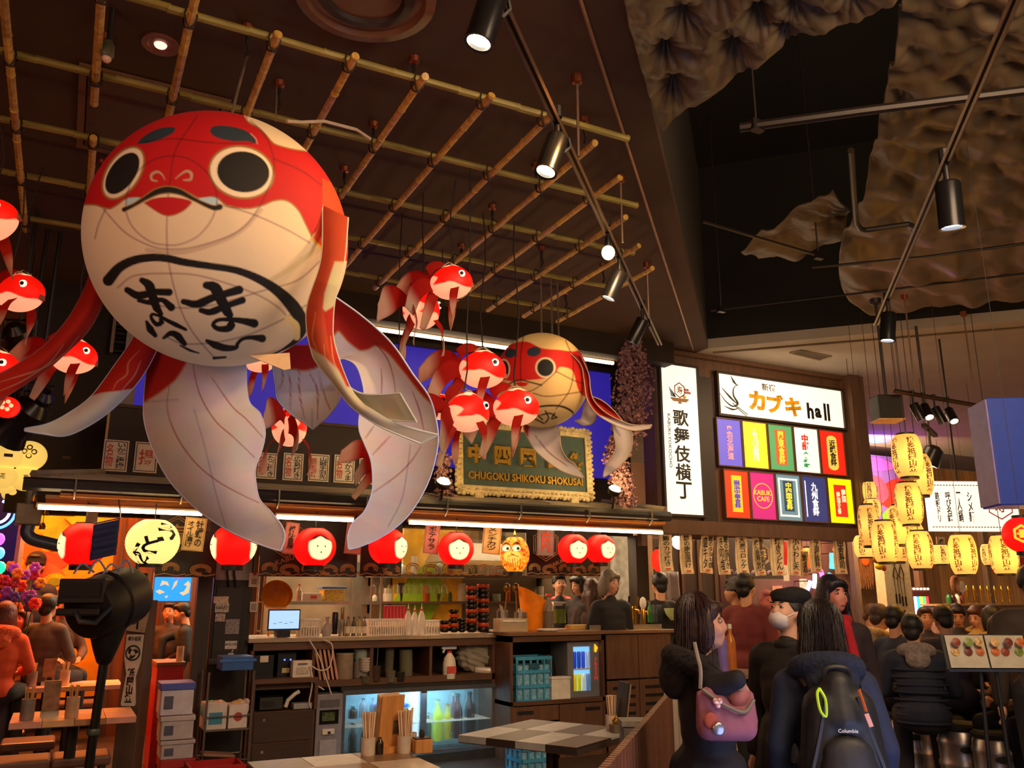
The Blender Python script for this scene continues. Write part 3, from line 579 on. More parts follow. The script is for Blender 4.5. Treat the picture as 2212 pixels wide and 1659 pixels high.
for pts in ([(1285, 1020), (1340, 1010), (1380, 1035)], [(1310, 995), (1330, 1040), (1310, 1070)], [(1250, 1010), (1290, 1050)], [(1370, 1010), (1350, 1045), (1385, 1035)], [(1230, 1040), (1300, 1075)]): st(pts, 9, JET)
np_obj('body', p, f, M_cloth, two, col)
for a, b_ in (((1170, 722), (1168, 555)), ((1193, 726), (1190, 600)), ((1207, 728), (1204, 612))):
    B().tube([P(*a, d=7.15)-c1, P(*b_, d=7.6)-c1], .008, 5).obj('hanging_wire', M_steel, two)
pv = lambda r=None, v=(): tail_paint(r, None, v, [], Z6, '7a3a34')
dull = lambda col, q: (col.__imul__(.72), None)
def two_fin(L, Rr, d, r=None, v=(), orange=False):
    def fn(col, q):
        if orange: col[:] = lin('cf4a22')
        pv(r, v)(col, q)
    fin('tail_fin', two, Z6(L), Z6(Rr), d, .05, fn, 'a58f78', 50, 24, rr=.005)
two_fin([(1190, 1060), (1170, 1110), (1230, 1230), (1310, 1310), (1420, 1385), (1550, 1428)], [(1330, 1060), (1395, 1110), (1412, 1230), (1450, 1300), (1500, 1340), (1558, 1424)], (7.1, 7.0, 6.9), [(1100, 1000), (1205, 1090), (1200, 1160), (1100, 1160)], [[(1240, 1150), (1330, 1260), (1450, 1350)]])
two_fin([(1680, 1000), (1740, 1080), (1755, 1160), (1760, 1250), (1700, 1350), (1682, 1420)], [(1760, 1020), (1850, 1100), (1872, 1180), (1850, 1280), (1770, 1370), (1690, 1422)], (7.2, 7.1, 7.0))
two_fin([(1590, 900), (1560, 960), (1540, 1040), (1500, 1060)], [(1600, 900), (1640, 990), (1620, 1070), (1560, 1090)], (7.2, 7.3))
two_fin([(1470, 620), (1540, 700), (1560, 800), (1580, 920), (1640, 1010), (1740, 1075), (1870, 1120), (1985, 1108)], [(1540, 640), (1590, 760), (1600, 850), (1620, 920), (1680, 990), (1780, 1050), (1880, 1085), (1998, 1085)], (6.85, 6.8, 6.75, 6.7), [(1400, 560), (1640, 560), (1640, 920), (1700, 1000), (1800, 1060), (1600, 1010), (1500, 900)])
two_fin([(1600, 895), (1680, 930), (1750, 990), (1805, 1055)], [(1590, 900), (1650, 960), (1730, 1030), (1800, 1060)], (7.1, 7.05), [(1500, 800), (1900, 800), (1900, 1100), (1500, 1100)])
# ---- small glowing goldfish
def small_parts(root):
    p, f = sphere_mesh((0, 0, 0), (.175, .125, .135), 96, 60)
    p[:, 2] += .018*np.exp(-((p[:, 0]-.02)/.09)**2)*(p[:, 2] > 0); x, z = p[:, 0], p[:, 2]; col = np.tile(lin('ffae84'), (len(p), 1))
    edge = -.05+.022*np.sin(x*22+2.2)+.5*np.clip(-x-.06, 0, 1)
    blend(col, np.clip((z-edge)/.006, 0, 1), lin('ee1206')); blend(col, np.clip((z-.122-.006*np.sin(x*75))/.006, 0, 1), lin('ffd8a8'))
    blend(col, np.clip((-x-.13+.02*np.sin(z*60))/.01, 0, 1)*(np.abs(z) < .06), lin('ffae84'))
    np_obj('body', p, f, vmat(.5, .55), root, col)
    for s in (-1, 1):
        e = B().lathe([(.03, 0), (.028, .012), (.001, .016)], (.085, s*.101, .035), 14, R=Matrix.Rotation(-s*math.pi/2+.0, 3, 'X')).obj('eye', mat('fff0d8', .4, 0, .7, 0), root)
        B().lathe([(.016, 0.008), (.014, .02), (.001, .022)], (.085, s*.101, .035), 12, R=Matrix.Rotation(-s*math.pi/2, 3, 'X')).obj('pupil', JETM, e)
    B().boxc((.168, 0, -.045), (.02, .05, .035)).obj('mouth', mat('b06a4a', .6), root)
    b = B(); b.tube([(.06*math.cos(g)-.0, .05*math.sin(g), .15+.012*math.sin(3*g)) for g in np.linspace(0, 6.28, 14)], .004, 4, caps=False); b.tube([(0.06, 0, .15), (.0, 0, .19), (-.06, 0, .15)], .003, 4); b.obj('wire_ring', M_steel, root)
    def ribbon(name, L, Rr, c1, c2, sp=.5, bl=.3, n=26, m=8, ph=0.):
        l, r = crs(L, n), crs(Rr, n); s = np.linspace(0, 1, m); G = l[:, None]+(r-l)[:, None]*s[None, :, None]
        t = np.linspace(0, 1, n); G[..., 1] += .02*np.sin(t[:, None]*5+s[None]*2.5+ph)*t[:, None]
        k = np.clip((t-sp)/bl, 0, 1)[:, None]; col = np.repeat((lin(c1)*(1-k)+lin(c2)*k)[:, None], m, 1).reshape(-1, 3)
        B().grid(G).obj(name, vmat(.85, 0, .55), root, 180, col=col, solid=.003, fix=False)
    ribbon('tail_fin', [(-.14, 0, .06), (-.24, .05, .16), (-.36, .1, .16), (-.47, .12, .03)], [(-.14, 0, -.01), (-.26, .03, .02), (-.36, .07, -.04), (-.47, .1, -.09)], 'd01a0c', 'f8d8c8', .5, .25)
    ribbon('tail_fin', [(-.14, 0, .04), (-.25, -.06, .06), (-.34, -.1, -.03), (-.4, -.12, -.2)], [(-.13, 0, -.05), (-.2, -.05, -.08), (-.27, -.08, -.14), (-.34, -.1, -.27)], 'd01a0c', 'f0d8c8', .55, .25, ph=1)
    ribbon('tail_fin', [(-.13, 0, .0), (-.2, .02, -.06), (-.25, .04, -.18), (-.3, .05, -.33)], [(-.1, 0, -.08), (-.14, .02, -.14), (-.18, .04, -.22), (-.26, .05, -.36)], 'd8402a', 'f0d8c0', .35, .3, ph=2)
    ribbon('dorsal_fin', [(.02, 0, .13), (-.06, 0, .2), (-.14, 0, .2), (-.2, 0, .15)], [(-.02, 0, .13), (-.07, 0, .14), (-.12, 0, .12), (-.16, 0, .08)], 'd22a12', 'd22a12')
    for s in (-1, 1):
        ribbon('pectoral_fin', [(.05, s*.1, -.07), (.03, s*.15, -.14), (.0, s*.16, -.24), (-.04, s*.15, -.34)], [(-.02, s*.1, -.08), (-.04, s*.15, -.15), (-.05, s*.17, -.24), (-.05, s*.15, -.35)], 'd82a14', 'f0cdb8', .4, .25, ph=s)
JETM = mat(JET, .4)
AR, AL, AB = -YAW, math.pi-YAW, math.pi/2-YAW
SF = [(975, 612, 5.6, AR+.1, .15, .8, 'small glowing goldfish facing the window strip, topmost near the bamboo ends'),
      (910, 672, 5.75, AB-.35, .25, .92, 'small goldfish seen from its tail just under the topmost one'),
      (1042, 800, 6.0, AR+.1, .0, .95, 'small goldfish swimming towards the cream cheek of the middle goldfish'),
      (1010, 893, 5.8, AR+.75, .2, .95, 'small goldfish with large red tail under the middle goldfish, turned away'),
      (1115, 882, 6.1, AR+.0, .05, .95, 'small goldfish covering the chin of the middle goldfish'),
      (625, 925, 6.0, AB+.1, .05, .95, 'small goldfish seen from behind between the two white tail fins'),
      (45, 635, 5.4, AR-.1, .05, .85, 'small goldfish with square mouth under the thin bamboo, by two black cables'),
      (160, 772, 5.9, AR+.45, .05, .85, 'small goldfish half hidden behind the long red pectoral fin'),
      (-8, 800, 5.5, AR+.1, .0, .85, 'small goldfish cut by the picture edge beside the stage lamps'),
      (-22, 478, 5.0, AR+.2, .5, .9, 'small goldfish hanging highest, mostly outside, trailing pale fins'),
      (560, 775, 6.3, AB-.9, .1, .75, 'small goldfish glimpsed under the belly of the big goldfish'),
      (850, 1010, 6.4, AR+.6, -.2, .85, 'small goldfish with cream tail hidden behind the bluish tail fin'),
      (950, 880, 6.6, AB, .0, .7, 'small goldfish glowing behind the tail fin edge near the blossom')]
proto = None
for i, (px, py, d, rz, rx, sc, lab) in enumerate(SF):
    loc = P(px, py, d=d)
    if proto is None:
        proto = T('small_goldfish_lantern', lab, 'lantern', loc, 0, 'small goldfish lanterns'); small_parts(proto); o = proto
    else: o = dup(proto, loc, label=lab)
    o.rotation_euler = (0, -rx, rz); o.scale = (sc,)*3
    if i:
        for ch in list(o.children):
            if ch.name.startswith('hanging_cord'): bpy.data.objects.remove(ch)
    L = ((ZC-.003 if i in (3, 5, 11) else ZG-.05)-loc[2])/sc; wob = .02
    Ri = Matrix.Rotation(-rx, 3, 'Y').inverted()
    pts = [Vector((0, 0, .17))]+[Ri@Vector((wob*math.sin(k*1.3+i), wob*math.cos(k+i), L*k/6)) for k in range(1, 7)]
    B().tube([tuple(v) for v in pts], .006, 5).obj('hanging_cord', M_cord, o, 60)
# ================================================================ the stall: roof, eave, signs, lanterns
YE, YB = 7.55, 8.3
M_roof = mat('857a68', .55, var=.2, sc=5, bump=.1, name='roof_metal'); M_gut = mat('3a3835', .35, .3, name='gutter_metal'); M_or = mat('b06a24', .4, .2, name='led_reflection_rail')
GR, GL = P(1442, 1108, Y=YE)[0], P(68, 1056, Y=YE)[0]; ZE = 2.40
roof = T('stall_roof', 'dark ridged hip roof over the bar with a long gutter', 'roof', (0, 0, 0))
n = 6; ya, yb, za, zb = YE+.03, 8.40, ZE+.03, 2.59
for i in range(n):
    a, c = i/n, (i+1)/n; s0, s1 = a*1.0, c*1.0
    y0, y1, z0, z1 = ya+(yb-ya)*a, ya+(yb-ya)*c+.03, za+(zb-za)*a, za+(zb-za)*c+.0
    x0, x1, X0, X1 = GL+.5*a, GR-.28*a, GL+.5*c, GR-.28*c
    v = [(x0, y0, z0+.035), (x1, y0, z0+.035), (X1, y1, z1+.02), (X0, y1, z1+.02), (x0, y0, z0), (x1, y0, z0), (X1, y1, z1-.01), (X0, y1, z1-.01)]
    B().add(v, [(0, 1, 2, 3), (4, 5, 6, 7), (0, 1, 5, 4), (1, 2, 6, 5), (2, 3, 7, 6), (3, 0, 4, 7)]).obj('roof_course', M_roof, roof, 0)
for x in (GL+1.6, GL+3.4, GL+4.6, GL+5.5):
    B().boxc((x, (ya+yb)/2, (za+zb)/2+.045), (.012, math.hypot(yb-ya, zb-za), .012), 0, Matrix.Rotation(math.atan2(zb-za, yb-ya), 3, 'X')).obj('seam', M_roof, roof, 0)
B().tube([(GL, ya, za+.05), (GL+.5, yb, zb+.04)], .035, 6).obj('hip_ridge', M_roof, roof); B().tube([(GR, ya, za+.05), (GR-.28, yb, zb+.04)], .035, 6).obj('hip_ridge', M_roof, roof)
B().tube([(GL-.06, YE, ZE), (GR+.02, YE, ZE)], .055, 10).obj('gutter', M_gut, roof)
for x in np.linspace(GL+.3, GR-.25, 8): B().tube([(x, YE-.06, ZE+.05), (x, YE-.065, ZE-.05), (x, YE, ZE-.1)], .009, 5).obj('gutter_bracket', mat('6a655c', .35, .6), roof)
B().box(GL+.2, GR-.05, YE-.02, YE+.05, ZE-.085, ZE-.06).obj('led_reflection_rail', M_or, roof); B().box(GL+.1, GR-.02, YE+.06, YE+.62, ZE-.1, ZE-.07).obj('soffit', mat('8a5a34', .6), roof)  # orange reflection of the LED strip is put into the rail colour
for lab, xa, xb in (('warm light strip under the eave above the noodle lantern', 82, 436), ('warm light strip under the eave between the white tail fins', 598, 762), ('long warm light strip under the eave over the bar taps', 884, 1428)):
    p, q = P(xa, 1096+(xa-85)*.0334, Y=YE+.02), P(xb, 1096+(xb-85)*.0334, Y=YE+.02); led(lab, (p[0], YE+.02, 2.232), (q[0], YE+.02, 2.232), .017)
for x in (GL+.45, 1.05, GR-.1): B().box(x-.04, x+.04, YE+.3, YE+.38, ZE-.105, ZE-.3).obj('eave_bracket', M_brown, roof)
# posts of the stall
for lab, xa, xb, Y in (('dark square post between the screen doorway and the steel cabinet', 414, 446, 8.25), ('dark post at the right end of the bar beside the hanging slips', 1372, 1398, 9.0)):
    a, c = P(xa, 1400, Y=Y)[0], P(xb, 1400, Y=Y)[0]; t = T('stall_post', lab, 'post', ((a+c)/2, Y, 0)); w = (c-a)/2
    B().box(-w, w, -w, w, 0, 2.3).obj('shaft', wood('2e211c', 2, .5), t); B().box(-w-.02, w+.02, -w-.02, w+.02, 0, .08).obj('foot', BLK, t)
# board with menu plates above the roof
x0, x1 = P(228, 980, Y=8.45)[0], P(812, 1010, Y=8.45)[0]
t = T('menu_board', 'long dark board standing on the stall roof behind menu plates', 'board', (x0, 8.45, 2.62))
B().box(0, x1-x0, 0, .05, 0, .62).obj('panel', wood('2a1d17', 2, .6, ax=0), t); B().box(-.03, x1-x0+.03, -.02, .07, .62, .65).obj('cap', M_brown, t)
B().prism([(-.02, 0), (.0, 0), (.0, .65), (-.02, .65)], -.02, .06).obj('end_trim', mat('c9a070', .5), t)
M_pap = mat('e8ddcc', .7, name='paper'); M_rinkt = mat('c8401c', .6, name='red_ink')
for (xa, ya_, xb, yb_, s1, s2, lab) in ((222, 950, 277, 1018, 'いかご唐揚', '名物', 'menu plate for fried squid at the roof corner'), (290, 955, 341, 1021, '', '揚', 'menu plate with one big red character'), (553, 978, 598, 1034, 'たこ焼き', '名物', 'menu plate partly behind the rear small goldfish'),
    (612, 979, 655, 1038, '広島焼き', '名物', 'menu plate for savoury pancake beside the rear small goldfish'), (667, 981, 711, 1040, '山賊手羽先', '鉄板焼', 'menu plate for chicken wings, two columns of ink'), (722, 983, 766, 1043, 'ばかうま', '名物', 'menu plate with bold hiragana before the bluish fin'), (776, 990, 806, 1046, '焼鳥', '', 'narrow menu plate half behind the bluish fin')):
    cx, z0, w, h = BB(xa, ya_, xb, yb_, 8.42); t = T('menu_plate', lab, 'sign', (cx, 8.43, z0), 0, 'menu plates above the roof')
    B().box(-w/2, w/2, -.004, .018, 0, h).obj('plate', M_pap, t, 0); b = B()
    for (u0, u1, w0, w1) in ((-w/2+.012, w/2-.012, .012, .018), (-w/2+.012, w/2-.012, h-.018, h-.012), (-w/2+.012, -w/2+.018, .012, h-.012), (w/2-.018, w/2-.012, .012, h-.012)): b.box(u0, u1, -.007, -.004, w0, w1)
    b.obj('border', INK, t, 0)
    if s1: text(vtext(s1), w*.36, h*.82, INK, t, (w*.2, -.006, h/2)); 
    if s2: text(vtext(s2), w*(.3 if s1 else .62), h*(.72 if s1 else .5), M_rinkt, t, (-w*.24 if s1 else 0, -.006, h/2))
# carved framed sign leaning on the roof
a, c, zt = P(988, 1000, Y=8.1)[0], P(1280, 1000, Y=8.1)[0], P(1135, 915, Y=8.1)[2]
sg = T('carved_sign', 'carved cream frame around a green board with raised gold characters', 'sign', ((a+c)/2, 8.12, P(1135, 1072, Y=8.1)[2])); sg.rotation_euler = (-.06, 0, 0)
w, h = (c-a)/2, zt-sg.location[2]; M_fr = mat('dccb9c', .55, .05, var=.2, sc=18, bump=.3, name='carved_gilt'); M_gold = mat('c9a043', .35, .5, name='gold')
B().box(-w+.06, w-.06, .0, .03, .06, h-.06).obj('board', mat('4a605c', .6, name='green_board'), sg, 0)
for nm, (u0, u1, v0, v1) in (('bottom', (-w, w, 0, .085)), ('top', (-w, w, h-.085, h)), ('side', (-w, -w+.075, 0, h)), ('side', (w-.075, w, 0, h))):
    f = B().box(u0, u1, -.035, .035, v0, v1).obj('frame_bar', M_fr, sg, 0, .012); b = B(); hor = nm in ('bottom', 'top'); L = (u1-u0) if hor else (v1-v0); k = int(L/.05)
    for i in range(k):
        q = (i+.5)/k; r = .024+.008*math.sin(i*2.3)
        cc = (u0+L*q, -.02, v0-.004 if nm == 'bottom' else v1+.004) if hor else ((u0 if u0 < 0 else u1), -.02, v0+L*q)
        b.ell(cc, (r, .022, r*.8), 8); b.ell((cc[0]*(1 if hor else .955), -.04, cc[2]*1.0+(.045 if nm == 'bottom' else -.045 if nm == 'top' else 0)), (r*.8, .014, r*.5), 6)
    b.obj('scallop', M_fr, f, 60)
    B().box(u0+(.07 if hor else (.065 if u0 < 0 else 0)), u1-(.07 if hor else (0 if u0 < 0 else .065)), -.012, .0, (v0+.075 if nm == 'bottom' else v0 if nm == 'top' else v0+.07), (v1 if nm == 'bottom' else v1-.075 if nm == 'top' else v1-.07)).obj('inner_lip', M_gold, f, 0)
for i, ch in enumerate('中四国食祭'): text(ch, .19, .2, M_gold, sg, (-w+.22+i*(2*w-.42)/4, -.022, .42), 'gold_character', .05, .22)
text('CHUGOKU SHIKOKU SHOKUSAI', 2*w-.26, .085, M_gold, sg, (0, -.018, .19), 'gold_lettering', .03, .25)
for x in (-w+.25, w-.25): B().box(x-.05, x+.05, -.05, .05, -.06, .005).obj('foot', M_fr, sg, 0, .01)
# blossom columns and their floodlights
M_blo = mat('9a7076', .8, var=.3, sc=30, name='blossom'); M_brn = mat('3a2620', .8, name='branch')
def blossom(label, spine, rad, n, seed, Y, s=.022):
    rng = np.random.default_rng(seed); o = P(*spine[0], Y=Y); t = T('blossom_branch', label, 'blossom', o); q = np.array([P(*k, Y=Y)-o for k in spine]); c = crs(q, 60); b = B()
    b.tube(c, np.linspace(.02, .012, 60), 5)
    for i in range(26):
        k = rng.integers(0, 59); d = rng.normal(0, 1, 3); d /= np.linalg.norm(d); r = np.interp(k/59, np.linspace(0, 1, len(rad)), rad); b.tube([c[k], c[k]+d*r*.5+np.array([0, 0, .03]), c[k]+d*r*.95], .005, 4)
    b.obj('branch', M_brn, t); b = B()
    for i in range(n):
        k = rng.integers(0, 60); d = rng.normal(0, 1, 3); d /= np.linalg.norm(d); r = np.interp(k/59, np.linspace(0, 1, len(rad)), rad)*rng.uniform(.35, 1.05)
        cc = c[k]+d*r*np.array([1, .8, 1])+np.array([0, 0, rng.normal(0, .03)]); u = rng.normal(0, 1, 3); u /= np.linalg.norm(u); v = np.cross(u, rng.normal(0, 1, 3)); v /= np.linalg.norm(v)+1e-9; nn = np.cross(u, v); z = s*rng.uniform(.7, 1.3)
        pts = [cc-nn*z*.25]; 
        for j in range(10):
            g = 2*math.pi*j/10; rr = z if j % 2 == 0 else z*.55; pts.append(cc+(u*math.cos(g)+v*math.sin(g))*rr+nn*z*.2)
        b.add(pts, [(0, 1+j, 1+(j+1) % 10) for j in range(10)])
    stuff(b.obj('blossoms', M_blo, t, 0, fix=False))
blossom('tall pink cherry blossom column by the white vertical sign', [(1370, 752), (1368, 830), (1362, 920), (1330, 985), (1345, 1050), (1355, 1090)], (.14, .26, .26, .16, .14, .16), 2800, 2, 7.72)
blossom('short cherry blossom branch beside the carved sign and bluish fin', [(962, 985), (955, 1030), (965, 1075), (972, 1098)], (.08, .1, .1, .12), 420, 5, 7.95)
for lab, x, y in (('lit floodlight at the foot of the short blossom branch', 958, 1042), ('lit floodlight at the foot of the tall blossom column', 1328, 1058)):
    p = P(x, y, Y=7.5); t = T('floodlight', lab, 'floodlight', p); B().lathe([(.02, -.07), (.06, -.05), (.075, .0), (.07, .01), (.06, -.005)], n=16, R=Matrix.Rotation(.6, 3, 'X')).obj('housing', BLK, t)
    B().lathe([(.001, 0), (.06, .002), (.05, .03), (.001, .04)], n=14, R=Matrix.Rotation(.6, 3, 'X')).obj('lens', mat('ffe6b0', .3, 0, 25, 0), t); B().tube([(0, .02, -.05), (0, .04, -.16), (0, .06, 2.46-p[2])], .012, 5).obj('stem', BLK, t)
    light('POINT', p+np.array([0, -.07, .07]), None, 12, 'ffcf80', .05)
# ---- lanterns under the eave
M_lan = vmat(.6, .72)
def face_lantern(label, px, py, wpx, faces, hue='f0100c'):
    c = P(px, py, Y=YE+.06); r = wpx/2*(np.linalg.norm(c-CAM)/F)*.985; t = T('face_lantern', label, 'lantern', c, 0, 'red face lanterns under the eave')
    p, f = sphere_mesh((0, 0, 0), (r, r, r*.96), 120, 80); p[:, 2] = np.sign(p[:, 2])*np.minimum(np.abs(p[:, 2]), r*.88); col = np.tile(lin('ee0a08'), (len(p), 1))
    to = math.atan2(CAM[1]-c[1], CAM[0]-c[0])
    for ang in faces:
        g = to+math.radians(ang); fx, sx = np.array([math.cos(g), math.sin(g), 0]), np.array([-math.sin(g), math.cos(g), 0]); u, v, d = p@sx/r, p[:, 2]/r, p@fx
        ok = (d > 0).astype(float); q = np.stack([u, -v], 1)*100
        fill(col, q, 1.28*np.array([(0, -38), (18, -30), (40, -18), (44, 8), (34, 34), (14, 46), (-8, 46), (-30, 36), (-42, 10), (-40, -16), (-16, -32)]), 'ffeeb8', 3, 60, ok)
        stroke(col, q, 1.28*np.array([(-41, -18), (-18, -33), (0, -39), (18, -31), (41, -20)]), [2, 12, 7, 12, 2], '4a0806', ok=ok, soft=2)
    np_obj('shade', p, f, M_lan, t, col)
    for ang in faces:
        g = to+math.radians(ang)
        for u, v, s, m in ((-.16, .0, .022, INK), (.2, .0, .022, INK), (.03, -.27, .024, M_rinkt)):
            a = g+math.asin(u); rr = math.sqrt(max(1-(v/.96)**2, .1)); B().ell((r*1.0*rr*math.cos(a), r*1.0*rr*math.sin(a), r*v), (r*s*1.6,)*3, 8).obj('eye' if v == 0 else 'mouth', m, t)
    B().lathe([(r*.46, -r*.86), (r*.46, -r*1.08), (r*.4, -r*1.08)], n=18).obj('base_ring', BLK, t); B().lathe([(r*.4, r*.92), (r*.4, r*.86)], n=18).obj('top_ring', BLK, t)
    B().tube([(0, 0, r*.86), (.0, 0, 2.29-c[2])], .005, 5).obj('cord', M_cord, t); return t
face_lantern('red face lantern looking away to the flower mural, nearest the roof corner', 180, 1176, 90, [-78])
face_lantern('red face lantern seen from behind beside the oyster slip', 505, 1178, 92, [-82, 80])
face_lantern('red face lantern with full face between the two white fin tips', 680, 1182, 88, [17])
face_lantern('red face lantern with face turned aside below the bluish fin tip', 838, 1181, 82, [55])
face_lantern('red face lantern with full face between pink slip and cutlet slip', 985, 1186, 77, [12])
face_lantern('red face lantern whose face meets its twin, beside the hexagon emblem', 1239, 1186, 68, [22])
face_lantern('red face lantern at the bar end, overlapped by its twin', 1297, 1186, 66, [38])
c = P(330, 1171, Y=YE-.02); r = .225*.98; r = 50*np.linalg.norm(c-CAM)/F
t = T('paper_lantern', 'round cream paper lantern reading udon in brush strokes', 'lantern', c)
pr = [(r*math.sin(g)*(1+.006*math.cos(g*44)), -r*.93*math.cos(g)) for g in np.linspace(.42, math.pi-.42, 60)]
B().lathe(pr, n=40).obj('shade', mat('ffe486', .6, 0, .75, .04, name='lit_paper'), t, 180)
def onto(r_, off):
    to = math.atan2(-c[1], -c[0])+math.pi/2
    def fn(p):
        a = p[:, 0]/r_*1.15+to+off; k = np.sqrt(np.clip(1-(p[:, 2]/(r_*.93))**2, .05, 1))*r_*1.012
        return np.stack([k*np.sin(a), -k*np.cos(a), p[:, 2]], 1)
    return fn
for ch, x, z, s in (('う', .1, .07, .15), ('ど', -.0, -.03, .14), ('ん', -.1, -.1, .17)): text(ch, s, s, INK, t, (x, 0, z), 'lettering', .03, .01, onto(r, 0), -.12)
B().lathe([(r*.45, -r*.84), (r*.45, -r*.96)], n=20).obj('base_ring', BLK, t); B().tube([(0, 0, r*.8), (0, 0, 2.29-c[2])], .005, 5).obj('cord', M_cord, t)
c = P(1112, 1198, Y=YE+.04); r = 31*np.linalg.norm(c-CAM)/F
t = T('painted_lantern', 'oval lit lantern painted with a scowling round eyed doll face in orange', 'lantern', c)
p, f = sphere_mesh((0, 0, 0), (r, r, r*1.28), 120, 90); p[:, 2] = np.sign(p[:, 2])*np.minimum(np.abs(p[:, 2]), r*1.16); to = math.atan2(CAM[1]-c[1], CAM[0]-c[0]); g = to
u, v, d = p@np.array([-math.sin(g), math.cos(g), 0])/r*100, -p[:, 2]/r*100, p@np.array([math.cos(g), math.sin(g), 0]); q = np.stack([u, v], 1); ok = (d > 0).astype(float)
col = np.tile(lin('f08a1c'), (len(p), 1))
for i in range(60):
    h_ = RNG.uniform(-1, 1, 2)*np.array([95, 112]); fill(col, q, ellp(h_[0], h_[1], RNG.uniform(5, 13), RNG.uniform(5, 12), RNG.uniform(0, 180), 14), ('d8440c', 'ffb43c', 'b83208')[i % 3], 3, ok=ok)
for x in (-58, 12): fill(col, q, ellp(x, -38, 30, 24), 'fff0b8', 2, ok=ok); stroke(col, q, ellp(x, -38, 30, 24), 5, '2a0e06', ok=ok); fill(col, q, ellp(x+10, -36, 11, 12), '140806', 2, ok=ok); stroke(col, q, [(x-28, -62), (x, -74), (x+30, -60)], [4, 14, 4], '1a0a06', ok=ok)
fill(col, q, [(-70, -8), (-20, -20), (30, -8), (40, 30), (0, 60), (-50, 50), (-75, 25)], 'f8c050', 3, 50, ok)
for k in range(6): stroke(col, q, [(-50+k*17, 30), (-45+k*16, 60), (-30+k*12, 85)], 4, '7a2a08', ok=ok)
stroke(col, q, [(-50, 18), (-15, 8), (25, 18)], 5, '7a1a08', ok=ok); stroke(col, q, [(-15, -20), (-25, 0), (-5, 2)], 4, '7a1a08', ok=ok)
np_obj('shade', p, f, M_lan, t, col)
B().lathe([(r*.5, -r*1.14), (r*.5, -r*1.42)], n=18).obj('base_ring', BLK, t); B().tube([(0, 0, r*1.1), (0, 0, 2.29-c[2])], .005, 5).obj('cord', M_cord, t)
B().tube([(0, 0, r*1.35), (0, 0, r*1.62)], [.012, .004], 6).obj('amber_drop', mat('ff9a2a', .3, 0, 3, 0), t)
# ---- hanging slips
def slip(label, x0, y0, x1, y1, Y, s, paper, tilt=0., ink=INK, group='paper slips under the eave', s2=None, ripple=0., top=0):
    cx, z0, w, h = BB(x0, y0, x1, y1, Y); t = T('paper_slip', label, 'slip', (cx, Y, z0), 0, group); t.rotation_euler = (0, tilt if not top else 0, RNG.normal(0, .06))
    b = B(); G = np.array([[(u*w, .02*math.sin(k*7)*ripple, v*h) for u in (-.5, 0, .5)] for k, v in enumerate(np.linspace(0, 1, 8))]); b.grid(G); o = b.obj('paper', paper, t, 0, fix=False); k = o.modifiers.new('thick', 'SOLIDIFY'); k.thickness = .004
    b = B()
    for u0, u1, v0, v1 in ((-.46, .46, .02, .027), (-.46, .46, .973, .98), (-.46, -.44, .02, .98), (.44, .46, .02, .98)): b.box(u0*w, u1*w, -.022*ripple-.005, -.022*ripple-.0035, v0*h, v1*h)
    b.obj('border', mat('7a5a3a', .6), t, 0)
    text(vtext(s), w*(.5 if not s2 else .36), h*.78, ink, t, (0 if not s2 else w*.2, -.024*ripple-.006, h*.53))
    if s2: text(vtext(s2), w*.36, h*.78, ink, t, (-w*.22, -.024*ripple-.006, h*.5))
    if ripple: B().box(-w*.18, w*.18, -.024*ripple-.006, -.024*ripple-.003, h*.05, h*.085).obj('red_stamp', M_rinkt, t, 0)
    else:
        B().tube([(0, 0, h), (0, .005, 2.32-z0)], .002, 4).obj('string', M_cord, t)
    if top: B().tube([(0, 0, h), (0, .0, top-z0)], .002, 4).obj('string', M_cord, t)
    return t
P1, P2, P3 = mat('d8b478', .7, name='buff_paper'), mat('c07a70', .7, name='pink_paper'), mat('8a7a7e', .7, name='mauve_paper')
slip('buff slip for oil cured oysters beside the noodle lantern', 394, 1118, 441, 1190, YE+.16, '牡蠣の', P1, .06, s2='オイル漬け')
slip('pink slip half behind the big white fin tip', 610, 1128, 640, 1197, YE+.2, '焼鳥', P2, .1)
slip('pink slip beside the bluish fin tip', 744, 1130, 780, 1197, YE+.2, '串焼', P2, .08)
slip('rosy slip with slanting ink between two red lanterns', 914, 1130, 946, 1196, YE+.22, 'ポテサラ', P2, .09)
slip('buff slip for cutlets beside the painted doll lantern', 1041, 1134, 1079, 1197, YE+.22, 'メンチカツ', P1, .08)
slip('plain mauve slip before the white hexagon emblem', 1160, 1140, 1196, 1201, YE+.22, '肉', P3, .03, M_rinkt)
# ---- dark valance printed with waves
M_val = mat('1c1210', .5, name='dark_valance'); M_wave = mat('a8865c', .6, name='wave_print')
def valance(label, xa, xb, glass=False):
    a, c = P(xa, 1200, Y=8.0)[0], P(xb, 1200, Y=8.0)[0]; z0 = P((xa+xb)/2, 1246+(xa-560)*-.004, Y=8.0)[2]; w = c-a; h = 2.3-z0
    t = T('valance', label, 'valance', ((a+c)/2, 8.0, z0))
    B().box(-w/2, w/2, 0, .012, 0, h).obj('sheet', mat('5a4a3c', .1, trans=.85, alpha=.35, name='tinted_acrylic') if glass else M_val, t, 0)
    b = B(); k = int(w/.17); s = w/k
    for i in range(k):
        cx = -w/2+s*(i+.5); cz = .07
        for rr in (.034, .05, .066) if not glass else (.04, .066):
            pts = [(cx+(rr+.018*(i % 2))*math.cos(g), -.004, cz+rr*.72*math.sin(g)-.01*(i % 2)) for g in np.linspace(-.5, math.pi+.5+1.2*(i % 2), 16)]; b.tube(pts, .0062, 4)
        b.tube([(cx-s*.5, -.004, .012), (cx-s*.2, -.004, .028), (cx+s*.2, -.004, .01), (cx+s*.5, -.004, .026)], .006, 4)
    b.obj('wave_print', M_wave, t, 60); return t, w, h
